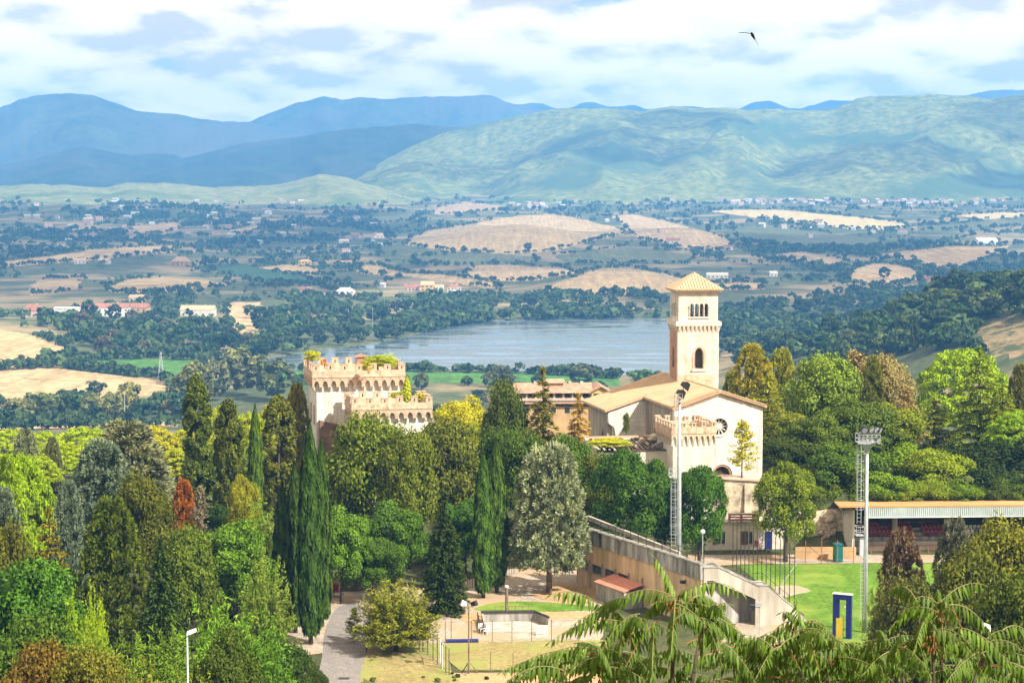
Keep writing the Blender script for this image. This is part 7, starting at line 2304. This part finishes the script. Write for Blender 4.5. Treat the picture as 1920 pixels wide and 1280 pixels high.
# ------------------------------------------------------------------ tree-of-heaven fronds close to the camera
def leaflet_mesh(curve, wid):
    m = MB()
    st = [0.0, 0.12, 0.35, 0.62, 0.85, 1.0]
    wd = [0.10, 0.75, 1.0, 0.72, 0.34, 0.02]
    vs = []
    for t, w_ in zip(st, wd):
        z = -curve * t * t
        h = wid * w_
        vs += [(t, -h, z - 0.25 * h), (t, 0, z + 0.12 * h), (t, h, z - 0.25 * h)]
    fs = []
    for i in range(len(st) - 1):
        a = i * 3
        fs += [(a, a + 3, a + 4, a + 1), (a + 1, a + 4, a + 5, a + 2)]
    m.add(vs, fs)
    me = m.mesh('leaflet', MAT['fronds'], smooth=True, fix=False)
    at_ = me.attributes.new('tone', 'FLOAT', 'POINT')
    at_.data.foreach_set('value', np.array([0.45, 0.75, 0.25] * len(st), np.float32))  # pale midrib; one half lighter as a painted highlight
    return me


LEAFLETS = [leaflet_mesh(0.25, 0.115), leaflet_mesh(0.50, 0.13), leaflet_mesh(0.12, 0.105)]
mat('frond_stem', (0.22, 0.20, 0.07), rough=0.6, var=0.2)
mat('red_stem', (0.30, 0.11, 0.04), rough=0.6, var=0.2)


def frond_plants():
    rnd = random.Random(21)
    plants = [
        ('large feathery frond tree close in front of the spectator stand', 1245, [
            (1268, 1114, 1226, 1043, 8, 0), (1262, 1118, 1128, 1152, 34, 0), (1130, 1140, 1034, 1114, 20, 0), (1275, 1114, 1392, 1112, 26, 0), (1285, 1118, 1404, 1204, 22, 0.1),
            (1266, 1122, 1258, 1226, -6, -0.35), (1160, 1150, 1062, 1184, 22, 0), (1180, 1168, 1030, 1204, 26, 0), (1130, 1222, 1003, 1244, 24, 0), (1140, 1250, 1006, 1280, 22, 0),
            (1310, 1142, 1352, 1240, 14, -0.2), (1310, 1150, 1416, 1238, 22, 0), (1330, 1150, 1446, 1256, 20, 0), (1240, 1160, 1176, 1244, 16, -0.2), (1226, 1170, 1222, 1268, -4, -0.3),
            (1200, 1150, 1128, 1220, 22, 0), (1180, 1122, 1096, 1168, 20, 0.2), (1300, 1120, 1360, 1160, 24, 0.2), (1250, 1130, 1200, 1172, 20, 0.1), (1350, 1200, 1420, 1284, 14, 0)],
         [(1268, 1116, 8.9), (1180, 1160, 9.1), (1320, 1145, 9.2), (1140, 1230, 8.8)], (1010, 1440)),
        ('slim frond shoot with reddish seed clusters between the two larger ones', 1500, [
            (1500, 1168, 1492, 1128, 6, 0), (1500, 1168, 1436, 1204, 22, 0), (1502, 1168, 1566, 1196, 22, 0), (1496, 1176, 1466, 1258, 12, -0.2), (1506, 1176, 1536, 1262, 12, -0.2),
            (1436, 1212, 1376, 1276, 16, 0), (1455, 1196, 1398, 1218, 18, 0.1), (1566, 1200, 1626, 1262, 18, 0), (1560, 1216, 1650, 1226, 22, 0.1), (1480, 1200, 1430, 1250, 14, 0)],
         [(1500, 1168, 9.4), (1450, 1205, 9.3), (1562, 1205, 9.5)], (1380, 1640)),
        ('broad arching frond tree at the lower right before the olive trees', 1768, [
            (1764, 1128, 1846, 1096, 18, 0), (1756, 1130, 1690, 1150, 26, 0), (1752, 1136, 1654, 1200, 30, 0), (1776, 1134, 1862, 1192, 24, 0), (1770, 1140, 1806, 1186, 20, -0.1),
            (1746, 1140, 1716, 1216, 14, -0.2), (1764, 1146, 1772, 1230, -4, -0.3), (1790, 1176, 1890, 1244, 22, 0), (1742, 1190, 1672, 1240, 18, 0), (1662, 1200, 1598, 1234, 18, 0),
            (1720, 1128, 1676, 1106, 20, 0.3), (1840, 1210, 1920, 1222, 20, 0), (1870, 1240, 1950, 1280, 16, 0), (1700, 1210, 1640, 1280, 14, 0), (1800, 1200, 1850, 1280, 12, -0.1), (1880, 1180, 1940, 1200, 20, 0.2)],
         [(1764, 1130, 9.0), (1746, 1180, 8.8), (1840, 1200, 9.2), (1680, 1205, 9.3)], (1600, 1940))]
    for lab, px0, fr, nodes, span in plants:
        fr = list(fr)
        for (a, b, D) in nodes:      # short young fronds thrown out all round each shoot
            for k in range(9):
                t_ = rnd.uniform(0, 6.28); q_ = rnd.uniform(45, 95)
                fr.append((a + rnd.uniform(-8, 8), b + rnd.uniform(0, 28), a + q_ * math.cos(t_), b + 30 + q_ * 0.62 * math.sin(t_), rnd.uniform(8, 20), rnd.uniform(-0.25, 0.25)))
        pb = at(px0, 1500, 9.0)
        zb = gz(pb.x, pb.y)
        org = Vector((pb.x, pb.y, zb))
        t = thing('tree_of_heaven', lab, 'tree', org)
        # stems up to the nodes
        for k, (a, b, D) in enumerate(nodes):
            q = at(a, b, D + 0.15) - org
            MB().tube([(0, 0, -0.3), (q.x * 0.25, q.y * 0.25, q.z * 0.55), (q.x * 0.7, q.y * 0.7, q.z * 0.88), q], [0.022, 0.017, 0.010, 0.005], 7).build('stem', MAT['bark'], t, smooth=True)
        fronds = list(fr)
        for k in range(70):   # lower fronds, one behind another
            a = rnd.uniform(*span); b = rnd.uniform(1204, 1315)
            s = rnd.choice((-1, 1))
            fronds.append((a, b, a + s * rnd.uniform(50, 130), b + rnd.uniform(10, 75), rnd.uniform(12, 26), rnd.uniform(-0.5, 0.7)))
        nleaf = 0
        rest = MB()
        for j, (x1, y1, x2, y2, bow, dd) in enumerate(fronds):
            D0 = 9.0 + rnd.uniform(-0.25, 0.25) + (rnd.uniform(0.1, 1.3) if j >= len(fr) else 0)
            A = at(x1, y1, D0) - org; B = at(x2, y2, D0 + dd + rnd.uniform(-0.1, 0.1)) - org
            Cc = (A + B) / 2 + Vector((0, 0, bow * 1.7 * D0 / F))
            pts = []
            for i in range(9):
                u = i / 8
                pts.append(A * (1 - u) ** 2 + Cc * 2 * u * (1 - u) + B * u * u)
            f = MB().tube(pts, [0.003 * (1 - 0.6 * i / 8) for i in range(9)], 5).build('frond', MAT['frond_stem'] if j % 9 != 4 else MAT['red_stem'], t)
            ln = sum((pts[i + 1] - pts[i]).length for i in range(8))
            npair = max(7, int(ln / 0.0245))
            g = rnd.uniform(0.65, 1.35)
            base = (0.072 * g, 0.138 * g, 0.018 * g)
            for i in range(npair):
                u = 0.10 + 0.9 * i / (npair - 1)
                P = A * (1 - u) ** 2 + Cc * 2 * u * (1 - u) + B * u * u
                T = ((Cc - A) * (1 - u) + (B - Cc) * u).normalized()
                side = T.cross(Vector((0, 0, 1)))
                if side.length < 0.3: side = Vector((1, 0, 0))
                side.normalize()
                size = 0.066 * (0.55 + 0.55 * math.sin(math.pi * min(1, 0.15 + u * 0.85))) * rnd.uniform(0.9, 1.1)
                for s in ((-1, 1) if i < npair - 1 else (0,)):
                    X = (side * s * rnd.uniform(0.25, 0.6) + T * rnd.uniform(0.02, 0.30) + Vector((0, 0, -rnd.uniform(0.7, 1.0)))).normalized() if s else T
                    N = (Vector((0, 0, 0.5)) + side * s * 0.6 + Vector((rnd.uniform(-.2, .6), rnd.uniform(-1.1, -.2), rnd.uniform(-.2, .3)))).normalized()
                    Yv = N.cross(X)
                    if Yv.length < 0.1: Yv = Vector((1, 0, 0)).cross(X)
                    Yv.normalize(); Zv = X.cross(Yv)
                    M = Matrix(((X.x, Yv.x, Zv.x, P.x), (X.y, Yv.y, Zv.y, P.y), (X.z, Yv.z, Zv.z, P.z), (0, 0, 0, 1))) @ Matrix.Scale(size, 4)
                    me = rnd.choice(LEAFLETS)
                    if nleaf < 300:
                        o = bpy.data.objects.new('leaflet', me)
                        COL.objects.link(o); o.parent = f
                        o.matrix_basis = M
                        q = rnd.uniform(0.6, 1.4)
                        o.color = (base[0] * q * rnd.uniform(0.9, 1.15), base[1] * q, base[2] * q, 1)
                        nleaf += 1
                    else:
                        vs = [M @ v.co for v in me.vertices]
                        rest.add(vs, [tuple(p.vertices) for p in me.polygons])
        me = rest.mesh('foliage', MAT['fronds'], smooth=True, fix=False)
        a_ = me.attributes.new('tone', 'FLOAT', 'POINT')
        nl = len(me.vertices) // 18
        tn = np.repeat(rng.uniform(0.0, 0.65, nl), 18) + np.tile([0.1, 0.35, 0.0], nl * 6)  # random tone per leaflet, plus pale midrib and painted lighter half
        a_.data.foreach_set('value', tn.astype(np.float32))
        o = link(bpy.data.objects.new('foliage', me), t); o['kind'] = 'stuff'
        o.color = (0.065, 0.122, 0.016, 1)
        # seed clusters
        for (a, b, D) in nodes[:3]:
            q = at(a + rnd.uniform(-5, 5), b + 26, D - 0.05) - org
            m = MB()
            for i in range(30):
                v = Vector((rnd.gauss(0, 0.02), rnd.gauss(0, 0.02), rnd.gauss(0, 0.028)))
                m.blob(q + v, (0.004, 0.003, 0.011), 5, 4, 0, 0.2, i)
            o = m.build('seed_cluster', MAT['red_stem'], t); o['kind'] = 'stuff'


frond_plants()
